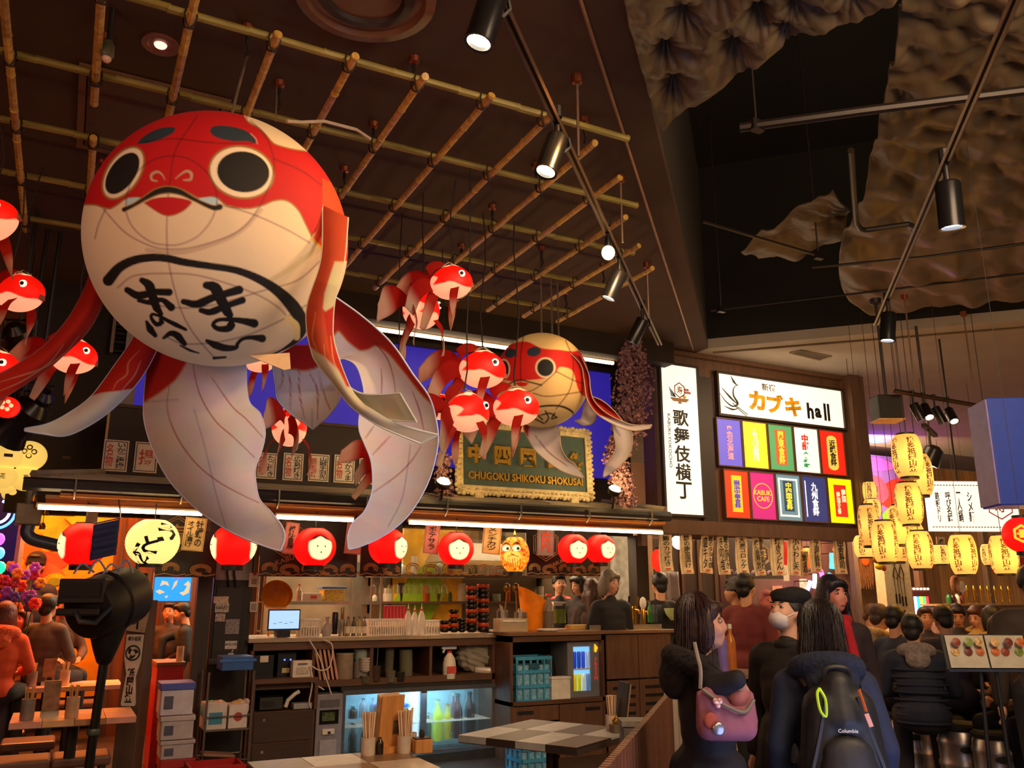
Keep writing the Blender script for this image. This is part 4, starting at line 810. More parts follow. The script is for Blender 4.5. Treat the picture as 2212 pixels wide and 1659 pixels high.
def emblem(t, x, z, r, m):
    for k in (1., .86): B().tube([(x+r*k*math.cos(math.pi/3*i+.52), -.006, z+r*k*math.sin(math.pi/3*i+.52)) for i in range(7)], .0055, 4).obj('hexagon_emblem', m, t, 0)
    text('寿', r*1.0, r*1.1, m, t, (x, -.006, z))
t, w, h = valance('dark wave printed valance beside the noodle lantern', 338, 468); emblem(t, -.1, h*.62, .16, M_wave)
t, w, h = valance('dark wave printed valance between the white fin tips', 562, 772); emblem(t, -w*.25, h*.6, .17, M_wave)
text('KABUKI', .24, .045, M_wave, t, (-w*.22, -.006, h*.28), rot=.35)
valance('dark wave printed valance under the bluish fin tip', 779, 868)
valance('clear acrylic valance with faint waves at the middle of the bar', 872, 1135, True)
t, w, h = valance('dark wave printed valance behind the twin red lanterns', 1138, 1296); emblem(t, -w*.25, h*.6, .17, mat('c9b08a', .5)); text('KABUKI', .2, .04, mat('c9b08a', .5), t, (-w*.1, -.006, h*.25), rot=.35)
# ================================================================ bar furniture
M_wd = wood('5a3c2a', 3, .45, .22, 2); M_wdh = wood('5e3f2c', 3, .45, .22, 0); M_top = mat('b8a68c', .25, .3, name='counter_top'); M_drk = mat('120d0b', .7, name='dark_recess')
M_st = mat('b9b2a6', .25, .9, name='steel'); M_wh = mat('ddd8cc', .5, name='white_plastic'); M_gry = mat('7d7f8a', .4, .2, name='grey_metal')
M_gls = mat('dfe8e8', .05, trans=.9, alpha=.45, name='glass'); M_glsl = mat('bfe3f2', .05, trans=.9, alpha=.3, name='cool_glass'); M_or2 = mat('f08c10', .35, name='orange_plastic')
ZT1 = 1.17
X = lambda px, Y=YB, y=1450: P(px, y, Y=Y)[0]
xa, xb = X(543), X(1072)
# left counter: worktop over open shelf over fridge and drawers
t = T('bar_counter', 'brown bar counter with open shelf under its pale worktop', 'counter', (0, 0, 0)); cL = t
B().box(xa-.05, xb+.02, YB-.04, YB+.75, ZT1-.02, ZT1+.02).obj('worktop', M_top, t, 0, .004)
B().box(xa, xb, YB-.015, YB+.0, ZT1-.09, ZT1-.02).obj('apron', M_wdh, t, 0)
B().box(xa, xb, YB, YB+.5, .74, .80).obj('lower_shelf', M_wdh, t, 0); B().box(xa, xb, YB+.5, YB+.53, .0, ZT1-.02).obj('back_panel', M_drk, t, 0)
for px in (543, 676, 802, 930, 1066): x = X(px); B().box(x-.015, x+.015, YB, YB+.5, .8 if px not in (543, 676, 1066) else .0, ZT1-.09).obj('divider', M_wd, t, 0)
b = T('drawer_unit', 'dark wooden unit with two locked drawers under the printers', 'drawers', ((X(546)+X(680))/2, YB-.1, 0)); w = (X(680)-X(546))/2
B().box(-w, w, 0, .45, .0, .04).obj('plinth', BLK, b, 0); B().box(-w, w, .02, .5, .04, .56).obj('carcass', M_wd, b, 0)
B().box(-w-.01, w+.01, -.01, .5, .8, .84).obj('top', M_wdh, b, 0)
for s in (-1, 1): B().box(s*w-.015, s*w+.015, 0, .5, .56, .8).obj('side_panel', M_wd, b, 0)
for z0, z1 in ((.06, .29), (.31, .555)):
    d = B().box(-w+.02, w-.02, 0, .03, z0, z1).obj('drawer', wood('3d2a22', 3, .5, .2, 0), b, 0); B().cyl((-w*.62, -.004, z1-.06), (-w*.62, .01, z1-.06), .013, n=12).obj('lock', M_st, d)
# glass fridge
fx0, fx1 = X(741, YB-.02), X(1080, YB-.02)
f = T('glass_door_fridge', 'low two door glass fridge glowing blue white under the counter', 'fridge', ((fx0+fx1)/2, YB-.02, 0)); w = (fx1-fx0)/2
b = B(); b.box(-w, w, .0, .5, 0, .08); b.box(-w, w, .03, .5, .69, .735); b.box(-w, -w+.03, .03, .5, .08, .69); b.box(w-.03, w, .03, .5, .08, .69); b.obj('body', mat('3a3836', .4, .4), f, 0)
B().box(-w+.03, w-.03, .47, .5, .08, .69).obj('back_wall', mat('a9cdd8', .4), f, 0)
B().box(-w+.05, w-.05, .12, .15, .672, .689).obj('inner_light', mat('c8f0ff', .4, 0, 9, 0), f, 0)
B().box(-.03, -.015, .1, .47, .1, .67).obj('inner_post', mat('cfe8f0', .4, 0, .6, 0), f, 0)
for s, xl, xr in ((0, -w+.01, .0), (1, .0, w-.01)):
    d = B(); d.box(xl, xr, 0, .03, .09, .12); d.box(xl, xr, 0, .03, .66, .7); d.box(xl, xl+.03, 0, .03, .12, .66); d.box(xr-.03, xr, 0, .03, .12, .66); d = d.obj('door', mat('6c7078', .3, .6), f, 0)
    B().box(xl+.03, xr-.03, .012, .018, .12, .66).obj('pane', M_glsl, d, 0)
    sh = B()
    for y in np.linspace(.06, .45, 7): sh.box(xl+.04, xr-.04, y-.003, y+.003, .36, .366)
    for x in np.linspace(xl+.05, xr-.05, 26): sh.box(x-.002, x+.002, .06, .45, .355, .36)
    sh.obj('wire_shelf', M_wh, f, 0)
light('AREA', ((fx0+fx1)/2, YB+.12, .66), ((fx0+fx1)/2, YB+.2, 0), 7, 'bfeaff', .9)
GW = [0]
def turn(name, label, cat, box, Y, prof, m, group=None, n=16, parts=()):
    """a turned vessel: prof in fractions of half width / height, seen in box of pixels at depth Y."""
    cx, z0, w, h = BB(*box, Y); t = T(name, label, cat, (cx, Y, z0), 0, group); r = w/2
    B().lathe([(a*r, c*h) for a, c in prof], n=n).obj('body', m, t)
    for nm, pr, mm in parts: B().lathe([(a*r, c*h) for a, c in pr], n=n).obj(nm, mm, t)
    return t
BOT = [(.95, 0), (1, .03), (1, .58), (.85, .68), (.38, .82), (.36, .93)]; CAPP = lambda m, z=.92: ('cap', [(.42, z), (.42, 1), (.3, 1)], m)
CUP = [(.8, 0), (.86, .02), (1, 1), (.93, 1), (.8, .08), (.01, .07)]; LAB = lambda m, a=.15, c=.5: ('paper_label', [(1.01, a), (1.02, a), (1.02, c), (1.01, c)], m)
TUB = [(.98, 0), (1, .02), (1, 1), (.9, 1), (.9, .1), (.01, .08)]
def fr(label, x0, y0, x1, y1, col, cap, dy=.25, z=0, glass=True, group='bottles in the lit fridge'):
    m = mat(col, .15, alpha=.85 if glass else 1, name='bottle'); 
    return turn('bottle', label, 'bottle', (x0, y0, x1, y1), YB+dy, BOT, m, group, 12, (CAPP(mat(cap, .4)), LAB(mat('e0d8c0', .6)) if not glass else CAPP(mat(cap, .4), .94)))
for i, (x0, y0, x1, y1, c, k, dy, lab) in enumerate((
    (752, 1525, 772, 1552, '3a1c14', '2ab0d0', .2, 'short dark bottle with turquoise cap in the fridge'), (776, 1508, 792, 1550, '9aa6b8', '5a4a5a', .25, 'clear bottle on the upper fridge shelf beside the turquoise cap'), (798, 1508, 812, 1552, '8a98b0', 'b06a70', .25, 'clear bottle with reddish cap in the fridge'),
    (752, 1562, 770, 1640, '1a1816', '2a2a30', .2, 'black wine bottle low in the fridge by its frame'), (778, 1560, 796, 1640, '141418', '20304a', .24, 'black wine bottle low in the fridge, second from the frame'), (806, 1560, 822, 1636, '18161c', '15151a', .22, 'black wine bottle low in the fridge behind the chopsticks'),
    (916, 1540, 932, 1600, '2a2620', 'c9c9b0', .3, 'dark bottle beside the green soda in the fridge'), (935, 1512, 956, 1600, 'c8e23a', 'd8e8b0', .15, 'big clear bottle half full of yellow green soda'), (958, 1520, 974, 1596, 'd8d020', 'c9a020', .2, 'slim bottle of yellow liquor in the fridge'),
    (978, 1498, 998, 1594, '4a1a14', '1a1410', .18, 'tall dark bottle with red label in the fridge'), (1004, 1494, 1024, 1588, '3a120e', '1a1410', .2, 'tall dark bottle beside the striped fridge edge'), (974, 1496, 984, 1580, '8a2a1c', 'd8d0c0', .3, 'narrow reddish bottle behind the tall dark ones'))):
    fr(lab, x0, y0, x1, y1, c, k, dy)
cx, z0, w_, h_ = BB(812, 1520, 876, 1550, YB+.2); t = T('food_box', 'clear food box with blue lid on the upper fridge shelf', 'container', (cx, YB+.2, z0)); B().box(-w_/2, w_/2, -.08, .08, 0, h_*.75).obj('tub', mat('cfc89a', .3), t, 0, .006); B().box(-w_/2-.01, w_/2+.01, -.09, .09, h_*.75, h_).obj('lid', mat('2a6ad8', .4), t, 0, .006)
for i in range(9): turn('stem_glass', 'upturned stemless glass on the fridge floor', 'glass', (966+i*8, 1606, 973+i*8, 1640), YB+.12+.02*(i % 2), [(.9, 0), (1, .1), (.8, .5), (.15, .62), (.12, .95), (.7, 1)], M_gls, 'glasses in the fridge', 10)
# slim grey machine
cx, z0, w, h = BB(681, 1500, 738, 1659, YB-.06); t = T('dispenser_machine', 'slim pale grey drink machine beside the glass fridge', 'machine', (cx, YB-.06, 0)); h = P(705, 1500, Y=YB-.06)[2]; w /= 2
B().box(-w, w, 0, .45, 0, h).obj('body', mat('8d8c98', .4, .2), t, 0, .006); B().box(-w*.75, w*.7, -.006, .0, h*.62, h*.8).obj('screen', mat('15161a', .2), t, 0); B().box(-w*.55, w*.4, -.009, -.006, h*.66, h*.77).obj('picture', mat('4a5a3a', .3, var=.8, sc=40), t, 0)
B().box(-w*.72, w*.72, -.01, 0, h*.84, h*.93).obj('top_grille', mat('5a5a66', .5), t, 0); B().box(-w*.5, w*.4, -.02, 0, h*.49, h*.56).obj('spout', M_wh, t, 0, .004); B().box(-w*.1, w*.1, -.03, -.02, h*.5, h*.53).obj('button', INK, t, 0); B().box(-w*.66, w*.6, -.012, 0, h*.08, h*.42).obj('cup_bay', mat('a3a2ac', .4), t, 0, .004)
# right counter block
YR = 7.95; XR = lambda px, y=1450: P(px, y, Y=YR)[0]
x0, x1, x2 = XR(1102), XR(1306), XR(1452)
t = T('bar_counter', 'brown bar block with a niche, doors and vents below the taps', 'counter', (0, 0, 0)); zt = 1.175
B().box(x0-.03, x2+.1, YR-.03, YR+.9, zt, zt+.035).obj('worktop', wood('7a5a40', 2, .3, .2, 0), t, 0, .004)
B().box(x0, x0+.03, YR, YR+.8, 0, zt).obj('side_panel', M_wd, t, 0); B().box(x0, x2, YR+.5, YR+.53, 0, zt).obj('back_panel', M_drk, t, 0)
B().box(x0, x1, YR, YR+.5, zt-.06, zt).obj('rail', M_wdh, t, 0); B().box(x0, x1, YR, YR+.5, .51, .55).obj('niche_shelf', M_wdh, t, 0); B().box(x1-.03, x1, YR, YR+.5, 0, zt).obj('divider', M_wd, t, 0)
zz = [(x0+.03, (x0+x1)/2-.005, .36, .5), ((x0+x1)/2+.005, x1-.035, .0, .5), (x0+.03, (x0+x1)/2-.005, .03, .34)]
for i, (u0, u1, v0, v1) in enumerate(zz):
    d = B().box(u0, u1, YR, YR+.02, v0, v1).obj('door' if i else 'drawer', wood('644531', 3, .45, .2, 2), t, 0)
    if i < 2: uc = u0+.14 if i == 0 else u1-.12; B().box(uc-.09, uc+.09, YR-.002, YR+.003, v1-.075, v1-.04).obj('finger_slot', INK, d, 0)
xm = (x1+x2)/2
for u0, u1 in ((x1+.03, xm-.005), (xm+.005, x2)):
    B().box(u0, u1, YR, YR+.02, .72, zt-.01).obj('door', wood('644531', 3, .45, .2, 2), t, 0); d = B().box(u0, u1, YR+.004, YR+.02, .0, .7).obj('door', wood('644531', 3, .45, .2, 2), t, 0)
    for k in range(5): B().box(u0+.07, u1-.05, YR-.001, YR+.006, .61-k*.085, .64-k*.085).obj('vent_slot', INK, d, 0)
# things in the niche
cx, z0, w, h = BB(1108, 1424, 1182, 1519, YR+.1); 
def crate(label, x, y, z, w, h, d, m, cat='crate', rz=0.):
    t = T('plastic_crate', label, cat, (x, y, z), rz, 'stacked crates'); b = B(); w /= 2; d /= 2
    B().box(-w, w, -d, d, 0, .015).obj('base', m, t, 0)
    for s in (-1, 1):
        for k in range(4):
            zz_ = h*k/3.0; b.box(-w, w, s*d-.008, s*d+.008, max(zz_-.02, 0), min(zz_+.012, h)); b.box(s*w-.008, s*w+.008, -d, d, max(zz_-.02, 0), min(zz_+.012, h))
        for u in np.linspace(-w, w, 6): b.box(u-.008, u+.008, s*d-.007, s*d+.007, 0, h)
        for u in np.linspace(-d, d, 4): b.box(s*w-.007, s*w+.007, u-.008, u+.008, 0, h)
    b.obj('lattice_wall', m, t, 0); B().box(-w+.012, w-.012, -d+.014, d-.014, .015, h*.8).obj('load', mat('7fb0c8', .4, var=.4, sc=30), t, 0)
    B().box(-w-.012, w+.012, -d-.012, -d+.01, h-.035, h).obj('rim', m, t, 0, .004); B().box(-w*.3, w*.3, -d-.014, -d-.008, h*.72, h*.84).obj('grip_hole', mat('14506a', .6), t, 0); return t
M_blu = mat('3c94c0', .45, name='blue_plastic')
crate('light blue plastic crate of glasses in the bar niche', cx, YR+.16, .55, w, h, .28, M_blu)
cx, z0, w, h = BB(1115, 1590, 1180, 1659, YR-.35); crate('light blue crate standing on the floor under the chequered table', cx, YR-.35, 0, w*1.15, .3, .3, M_blu)
cx, z0, w, h = BB(1222, 1396, 1294, 1499, YR+.1); t = T('mini_fridge', 'small grey can fridge with lit glass door in the bar niche', 'fridge', (cx, YR+.06, .552)); w /= 2; h = .55
B().box(-w, w, .03, .36, 0, h).obj('body', mat('7e8288', .4, .3), t, 0, .006); d = B(); 
for q in ((-w, w, 0, .06), (-w, w, h-.05, h), (-w, -w+.07, .06, h-.05), (w-.13, w, .06, h-.05)): d.box(q[0], q[1], -.0, .028, q[2], q[3])
d = d.obj('door', mat('8f9298', .35, .4), t, 0); B().box(-w+.07, w-.13, .02, .029, .06, h-.05).obj('bay', mat('6aa8d8', .4, 0, .9, .1), d, 0); B().box(-w+.07, w-.13, .004, .028, h*.5-.008, h*.5+.008).obj('shelf', M_wh, d, 0)
b = B(); b.tube([(w-.07, -.003, h*.8), (w-.06, -.003, h*.88), (w-.075, -.003, h*.95)], [.012, .022, .004], 6); b.obj('bird_emblem', mat('ffc21a', .5, 0, .6, 0), d); text(vtext('FRESH'), .035, .22, mat('e0241a', .5, 0, .5, 0), d, (w-.065, -.003, h*.5), rot=0)
for i in range(8):
    row, k = divmod(i, 4); x = cx-w+.09+k*(2*w-.22)/3.6; c = ('2a4ad0', '2f50b8', '3a5ad8', 'b0c8e8')[k] if row else ('e8c81a', 'c8d82a', 'd0d8e0', '6a8aa8')[k]
    tt = T('drink_can', 'drink can in the small lit fridge, %s row, %s' % (('lower', 'upper')[row], NTH[k]), 'can', (x, YR+.07, .552+(.062 if not row else h*.5+.01))); B().lathe([(.017, 0), (.021, .01), (.021, .15), (.017, .165), (.015, .165)], n=12).obj('body', mat(c, .3, .4, .25), tt)
cx, z0, w, h = BB(1186, 1468, 1226, 1512, YR+.05); t = T('white_bin', 'white box between the blue crate and the small fridge', 'box', (cx, YR+.05, .55)); B().box(-w/2, w/2, -.06, .06, 0, h).obj('box', M_wh, t, 0, .006); B().box(-w/2-.006, w/2+.006, -.066, .066, h, h+.02).obj('lid', M_wh, t, 0, .004)
turn('round_tray', 'dark round tray standing on edge behind the blue crate', 'tray', (1168, 1412, 1200, 1500), YR+.32, [(.01, 0), (.6, .02), (1, .5), (.6, .98), (.01, 1)], mat('2a1512', .4))
turn('yellow_jug', 'yellow jug behind the small fridge in the niche', 'jug', (1196, 1418, 1220, 1470), YR+.36, TUB, mat('d8a81a', .4))
# left shelf goods
def boxy(name, label, cat, box, Y, d, m, group=None, extra=(), bev=.004, zfix=None):
    cx, z0, w, h = BB(*box, Y); t = T(name, label, cat, (cx, Y, z0 if zfix is None else zfix), 0, group); B().box(-w/2, w/2, 0, d, 0, h).obj('body', m, t, 0, bev)
    for nm, (u0, u1, v0, v1), mm in extra: B().box(u0*w/2, u1*w/2, -.006, .001, v0*h, v1*h).obj(nm, mm, t, 0)
    return t
M_bk = mat('15151a', .35, name='black_plastic'); zs = .8
boxy('receipt_printer', 'black receipt printer with paper sticking out under the counter', 'printer', (545, 1402, 592, 1452), YB-.02, .2, M_bk, None, (('paper', (-.3, .45, .7, .98), M_wh), ('slot', (-.6, .6, .62, .68), INK)), zfix=.84)
boxy('modem_box', 'black box with two blue pilot lights and a yellow sticker', 'modem', (600, 1400, 640, 1452), YB+.1, .2, M_bk, None, (('pilot_light', (-.35, -.2, .66, .72), mat('3a5aff', .4, 0, 4, 0)), ('pilot_light', (.3, .45, .66, .72), mat('3a5aff', .4, 0, 4, 0)), ('sticker', (-.5, .3, .15, .35), mat('d8d08a', .5))), zfix=.84)
boxy('power_adapter', 'white power adapter block trailing cables at the shelf edge', 'adapter', (633, 1420, 674, 1456), YB-.06, .1, M_wh, None, (('grille', (-.6, .6, .2, .6), mat('b8b4a8', .5)), ('logo_strip', (-.5, .5, .75, .85), mat('6a6a6a', .5))), zfix=.84)
boxy('cash_recorder', 'dark grey flat recorder box in the unit below the printer', 'recorder', (562, 1490, 612, 1516), YB-.02, .2, mat('2f302e', .4), None, (('display', (-.8, .2, .3, .7), INK),), zfix=.57)
t = T('telephone', 'white telephone with handset lying in the drawer unit recess', 'telephone', (*P(645, 1508, Y=YB)[:2], .565)); B().boxc((.03, 0, .025), (.17, .12, .05)).obj('base', mat('9c9ca4', .4), t, 0, .006); B().tube([(-.12, -.02, .02), (-.1, -.02, .08), (-.04, -.02, .13), (.0, -.02, .15)], .018, 8).obj('handset', M_wh, t)
for i, pts in enumerate(([(668, 1382), (690, 1420), (706, 1470), (716, 1500)], [(700, 1382), (718, 1395), (712, 1440), (690, 1448), (672, 1440), (680, 1475), (700, 1490)], [(655, 1455), (670, 1440), (674, 1480), (668, 1515), (672, 1530)])):
    o = P(*pts[0], Y=YB-.08); t = T('white_cable', ('white cable hanging straight over the counter edge', 'white cable looping round the wooden trays', 'white cable dropping from the adapter to the telephone')[i], 'cable', o); B().tube(crs([P(*q, Y=YB-.08)-o for q in pts], 30), .006, 6).obj('cable', M_wh, t)
for i in range(5):
    cx, z0, w, h = BB(683+i*9, 1404, 690+i*9, 1472, YB+.04); t = T('serving_tray', 'pinkish wooden tray leaning upright, %s in the row' % NTH[i], 'tray', (cx, YB+.04, zs), 0, 'leaning trays'); o = B().boxc((0, .1, h/2), (.012, .26, h), 0, Matrix.Rotation(-.22, 3, 'Y')).obj('board', wood('b08068', 3, .5), t, 0, .003); B().boxc((-.006, -.028, h/2), (.02, .012, h), 0, Matrix.Rotation(-.22, 3, 'Y')).obj('lip', wood('c09078', 3, .5), t, 0)
turn('stock_pot', 'tall buff earthen pot on the shelf beside the leaning trays', 'pot', (724, 1410, 762, 1470), YB+.1, TUB, mat('8f7f6c', .5), None, 18, (('rim', [(1.04, .94), (1.06, 1), (.9, 1)], mat('a3937c', .4)),))
for i in range(3): turn('rice_bowl', 'pale green bowl in the stack on the shelf, %s from the top' % NTH[i], 'bowl', (764, 1402+i*8, 796, 1420+i*8), YB+.15, [(.45, 0), (.9, .5), (1, 1), (.92, 1), (.4, .15), (.01, .12)], mat('a8b8b0', .4), 'stacked bowls')
turn('large_jar', 'grey jar beneath the stacked green bowls', 'jar', (762, 1428, 800, 1474), YB+.15, TUB, mat('8d8a86', .5))
for i in range(5): turn('side_plate', 'small white plate in the pile on the shelf, %s from the bottom' % NTH[i], 'plate', (776, 1444-i*6, 803, 1452-i*6), YB+.06, [(.5, 0), (.95, .7), (1, 1), (.5, .3), (.01, .3)], M_wh, 'piled plates')
for i in range(7): turn('stacked_tumbler', 'smoked tumbler in the leaning nest, %s from the bottom' % NTH[i], 'tumbler', (829+i*.5, 1450-i*8.4, 849+i*.5, 1464-i*8.4), YB+.12, CUP, mat('6a6a5a', .15, alpha=.8), 'nested smoked tumblers', 12)
for i in range(8): turn('stacked_tumbler', 'smoked tumbler in the straight nest, %s from the bottom' % NTH[i], 'tumbler', (862, 1452-i*7, 891, 1464-i*7), YB+.14, CUP, mat('7a7a66', .15, alpha=.8), 'straight nest of tumblers', 14)
for i, (a, b_, c, d, m, lab) in enumerate(((802, 1438, 822, 1472, '4a3c34', 'dark cup holding a spoon beside the piled plates'), (832, 1448, 854, 1474, '6a6658', 'smoked glass cup at the shelf edge'), (854, 1452, 874, 1472, '2c2a26', 'black sauce cup at the shelf edge'), (778, 1460, 800, 1476, '5a584a', 'low glass dish at the shelf edge'))):
    t = turn('cup', lab, 'cup', (a, b_, c, d), YB+.02, CUP, mat(m, .2), 'cups at the shelf edge')
    if i == 0: B().tube([(0, 0, .02), (.01, 0, .2), (.015, 0, .36)], .004, 5).obj('spoon', M_st, t)
def spray(label, box, Y, red, trig=True):
    t = turn('spray_bottle', label, 'bottle', box, Y, [(.8, 0), (.85, .02), (.85, .45), (.7, .62), (.3, .76), (.28, .8)], M_wh, 'white squeeze and spray bottles', 14, (('red_collar' if red else 'collar', [(.36, .78), (.36, .84), (.3, .84)], mat('c8201a', .4) if red else M_wh),))
    cx, z0, w, h = BB(*box, Y)
    if trig: b = B(); b.boxc((-.05*w, 0, h*.93), (w*1.0, w*.3, h*.1)); b.boxc((-w*.4, 0, h*.85), (w*.12, w*.2, h*.16), 0, Matrix.Rotation(.4, 3, 'Y')); b.obj('trigger', mat('cfd6dc', .4), t, 0, .004); B().box(-w*.3, w*.3, -w*.45, -w*.42, h*.18, h*.38).obj('paper_label', mat('c84a40', .5), t, 0)
    else: B().lathe([(w*.12, h*.84), (w*.05, h*.92), (w*.03, h)], n=10).obj('nozzle', M_wh, t)
spray('white trigger spray bottle with grey head on the lower shelf', (955, 1394, 986, 1466), YB+.05, True)
t = T('plastic_bag', 'crumpled clear plastic bag stuffed on the lower shelf', 'bag', (*P(1025, 1430, Y=YB+.2)[:2], zs)); p, f_ = sphere_mesh((0, 0, .17), (.2, .13, .17), 70, 46); nn = p-np.array([0, 0, .17]); p += nn*(.09*np.sin(p[:, :1]*60+p[:, 2:]*35)*np.sin(p[:, 1:2]*50+p[:, 2:]*22)+.05*np.sin(p[:, 2:]*110+p[:, :1]*40)); p[:, 2] = np.maximum(p[:, 2], .002)
me = B(); me.add(p, f_.tolist()); me.obj('bag', mat('cfc8b4', .12, trans=.35, alpha=.75, name='clear_film'), t, 50); B().tube([(-.04, -.1, .03), (.1, -.15, .02), (.2, -.13, .015)], [.03, .035, .012], 8).obj('loose_end', mat('d8d4c8', .2, alpha=.8), t)
# goods on the counter
YC = YB+.2; Z0 = ZT1+.02
t = boxy('order_tablet', 'order tablet with pale blue screen on the bar counter', 'tablet', (578, 1326, 648, 1372), YB+.0, .012, M_bk, None, (('screen', (-.92, .92, .08, .93), mat('8fb4e8', .3, 0, 1.0, .05, 3)),), .003); B().box(-.06, .06, -.02, .12, -.06, -.0).obj('stand', M_bk, t, 0, .004); t.location[2] = Z0+.065
b = B(); [b.box(-.1+.05*k, -.07+.05*k, -.007, -.006, .06+.01*(k % 2), .064+.01*(k % 2)) for k in range(4)]; b.obj('screen_text', mat('3a5a8a', .5), t, 0)
def bucket(label, box, Y, tilt, sx=1.): 
    cx, z0, w, h = BB(*box, Y); t = T('ice_bucket', label, 'bucket', (cx, Y, Z0)); r = w/2; N = 22; G = []
    for k, (a, z) in enumerate(((.62, 0), (.66, .03), (.8, .45), (1, 1), (.94, .985), (.74, .45), (.6, .08))):
        G.append([(a*r*math.cos(g), a*r*math.sin(g)*sx, z*h*(.80+.2*tilt*-math.cos(g)) if z > .9 else z*h) for g in np.linspace(0, 2*math.pi, N)])
    B().grid(np.array(G)).obj('pail', M_or2, t, 60, solid=.003); B().lathe([(.01, .01), (.6*r, .01), (.6*r, .02), (.01, .02)], n=16).obj('bottom', M_or2, t); B().tube([(r*.9*math.cos(g), r*.9*math.sin(g)-.01, h*.8*(1-.0)) for g in np.linspace(3.6, 5.8, 8)], .004, 5).obj('handle', M_or2, t); return t
bucket('tall orange ice bucket with slanted mouth on the bar', (1122, 1262, 1178, 1360), YC-.1, 1.0)
t = T('orange_scoop', 'round orange bowl hung up behind the order tablet', 'bowl', P(595, 1297, Y=YC+.2)); B().lathe([(.01, 0), (.1, .02), (.14, .08), (.15, .14), (.145, .14), (.13, .08), (.01, .03)], (0, .06, -.0), 22, R=Matrix.Rotation(1.15, 3, 'X')).obj('bowl', M_or2, t); B().boxc((.02, -.06, -.08), (.16, .01, .04)).obj('tape', mat('e8c9a0', .6), t, 0)
B().tube([(-.02, .06, -.1), (-.03, .08, Z0-t.location[2])], .012, 6).obj('handle', M_or2, t)
def basket(label, box, Y, d=.16):
    cx, z0, w, h = BB(*box, Y); t = T('plastic_basket', label, 'basket', (cx, Y, Z0), 0, 'white plastic baskets'); b = B(); w /= 2
    B().box(-w, w, 0, d, 0, .008).obj('base', M_wh, t, 0); B().box(-w-.008, w+.008, -.01, .004, h-.02, h).obj('front_rim', M_wh, t, 0, .003); B().box(-w-.008, w+.008, d-.004, d+.01, h-.02, h).obj('rear_rim', M_wh, t, 0)
    for x in np.linspace(-w, w, max(5, int(w*2/.022))): b.box(x-.005, x+.005, -.004, .004, 0, h); b.box(x-.005, x+.005, d-.004, d+.004, 0, h)
    for y in np.linspace(0, d, 6): b.box(-w-.004, -w+.004, y-.005, y+.005, 0, h); b.box(w-.004, w+.004, y-.005, y+.005, 0, h)
    b.obj('slatted_wall', M_wh, t, 0); B().box(-w+.01, w-.01, .012, d-.012, .008, h*.55).obj('load', mat('b8a890', .6, var=.4, sc=40), t, 0); return t
basket('narrow white basket beside the order tablet', (650, 1341, 690, 1379), YC-.1); basket('wide white slatted basket with pegs in the middle of the bar', (797, 1342, 872, 1377), YC-.1); basket('white basket between the spray bottles and black bowls', (920, 1342, 950, 1372), YC-.05, .12)
turn('sake_flask', 'white sake flask on the bar beside the narrow basket', 'flask', (694, 1332, 718, 1374), YC-.05, [(.7, 0), (1, .25), (.9, .5), (.3, .75), (.3, .9), (.45, 1)], mat('a8a098', .4)); turn('drink_can', 'tall dark drink can beside the sake flask', 'can', (717, 1322, 730, 1370), YC, [(.9, 0), (1, .04), (1, .95), (.85, 1)], mat('1c1c2a', .3, .4))
def tools(label, box, Y, m, n, top, col):
    t = turn('utensil_holder', label, 'holder', box, Y, TUB, m); cx, z0, w, h = BB(*box, Y)
    for i in range(n): a = RNG.normal(0, .22); x = w*.6*(i/max(n-1, 1)-.5); B().tube([(x*.5, 0, .03), (x+a*.1, .01*i, h*top*RNG.uniform(.8, 1.05))], .006, 5).obj('utensil', mat(col, .5), t)
tools('steel cup of wooden spatulas on the bar', (731, 1338, 746, 1374), YC-.05, M_st, 4, 1.7, '8a5a34'); tools('steel holder packed with spoons by the brass ladles', (1074, 1318, 1096, 1364), YC-.12, M_st, 6, 1.25, 'a8a090'); tools('second steel holder with white spoons before the ice bucket', (1112, 1322, 1137, 1362), YC-.14, M_st, 6, 1.2, 'd0ccc0')
for i, (a, c, k, cc) in enumerate(((746, 757, '8a7a50', '3a2a1a'), (759, 769, '4a4a50', '1a1a1a'), (771, 781, 'b0a070', '2a2a2a'), (783, 792, '7a6a70', '30305a'))): turn('seasoning_bottle', 'small seasoning bottle on the bar, %s from the steel cup' % NTH[i], 'bottle', (a, 1332, c, 1374), YC-.1, BOT, mat(k, .2, alpha=.85), 'seasoning bottles', 12, (CAPP(mat(cc, .4)), LAB(mat('d8d0b8', .6))))
for i, x in enumerate((873, 887, 902)): spray('white squeeze bottle with red collar, %s of three' % NTH[i], (x, 1304+i % 2*3, x+17, 1372), YC-.08+i*.02, True, False)
t = boxy('drying_rack', 'red ridged drying board propped behind the wide basket', 'rack', (830, 1308, 877, 1338), YC+.12, .02, mat('a81a2a', .4)); [B().box(x-.006, x+.006, -.012, 0, .01, .12).obj('rib', mat('c83a44', .4), t, 0) for x in np.linspace(-.09, .09, 6)]; B().box(-.01, .01, .02, .04, Z0-t.location[2], .1).obj('prop', M_wh, t, 0)
for nm, x0_, x1_, y0_, n_ in (('low black stack', 950, 970, 1342, 3), ('medium black stack', 970, 990, 1318, 5), ('small plain black stack', 990, 1005, 1338, 4), ('tall black stack', 1007, 1029, 1268, 10), ('tallest red rimmed stack', 1031, 1056, 1264, 10)):
    hh = (1368-y0_)/n_
    for i in range(n_):
        col = '141010' if (i*3+x0_) % 5 < 3 or nm.startswith('small') else 'b8400f'
        turn('lacquer_bowl', '%s lacquer bowl in the %s, %s from the bottom' % ('black' if col == '141010' else 'red', nm, NTH[i]), 'bowl', (x0_, 1366-(i+1)*hh, x1_, 1366-i*hh), YC-.08, [(.62, 0), (.95, .3), (1, .9), (.97, 1), (.88, 1), (.55, .15), (.01, .12)], mat(col, .2), 'stacked lacquer bowls', 16)
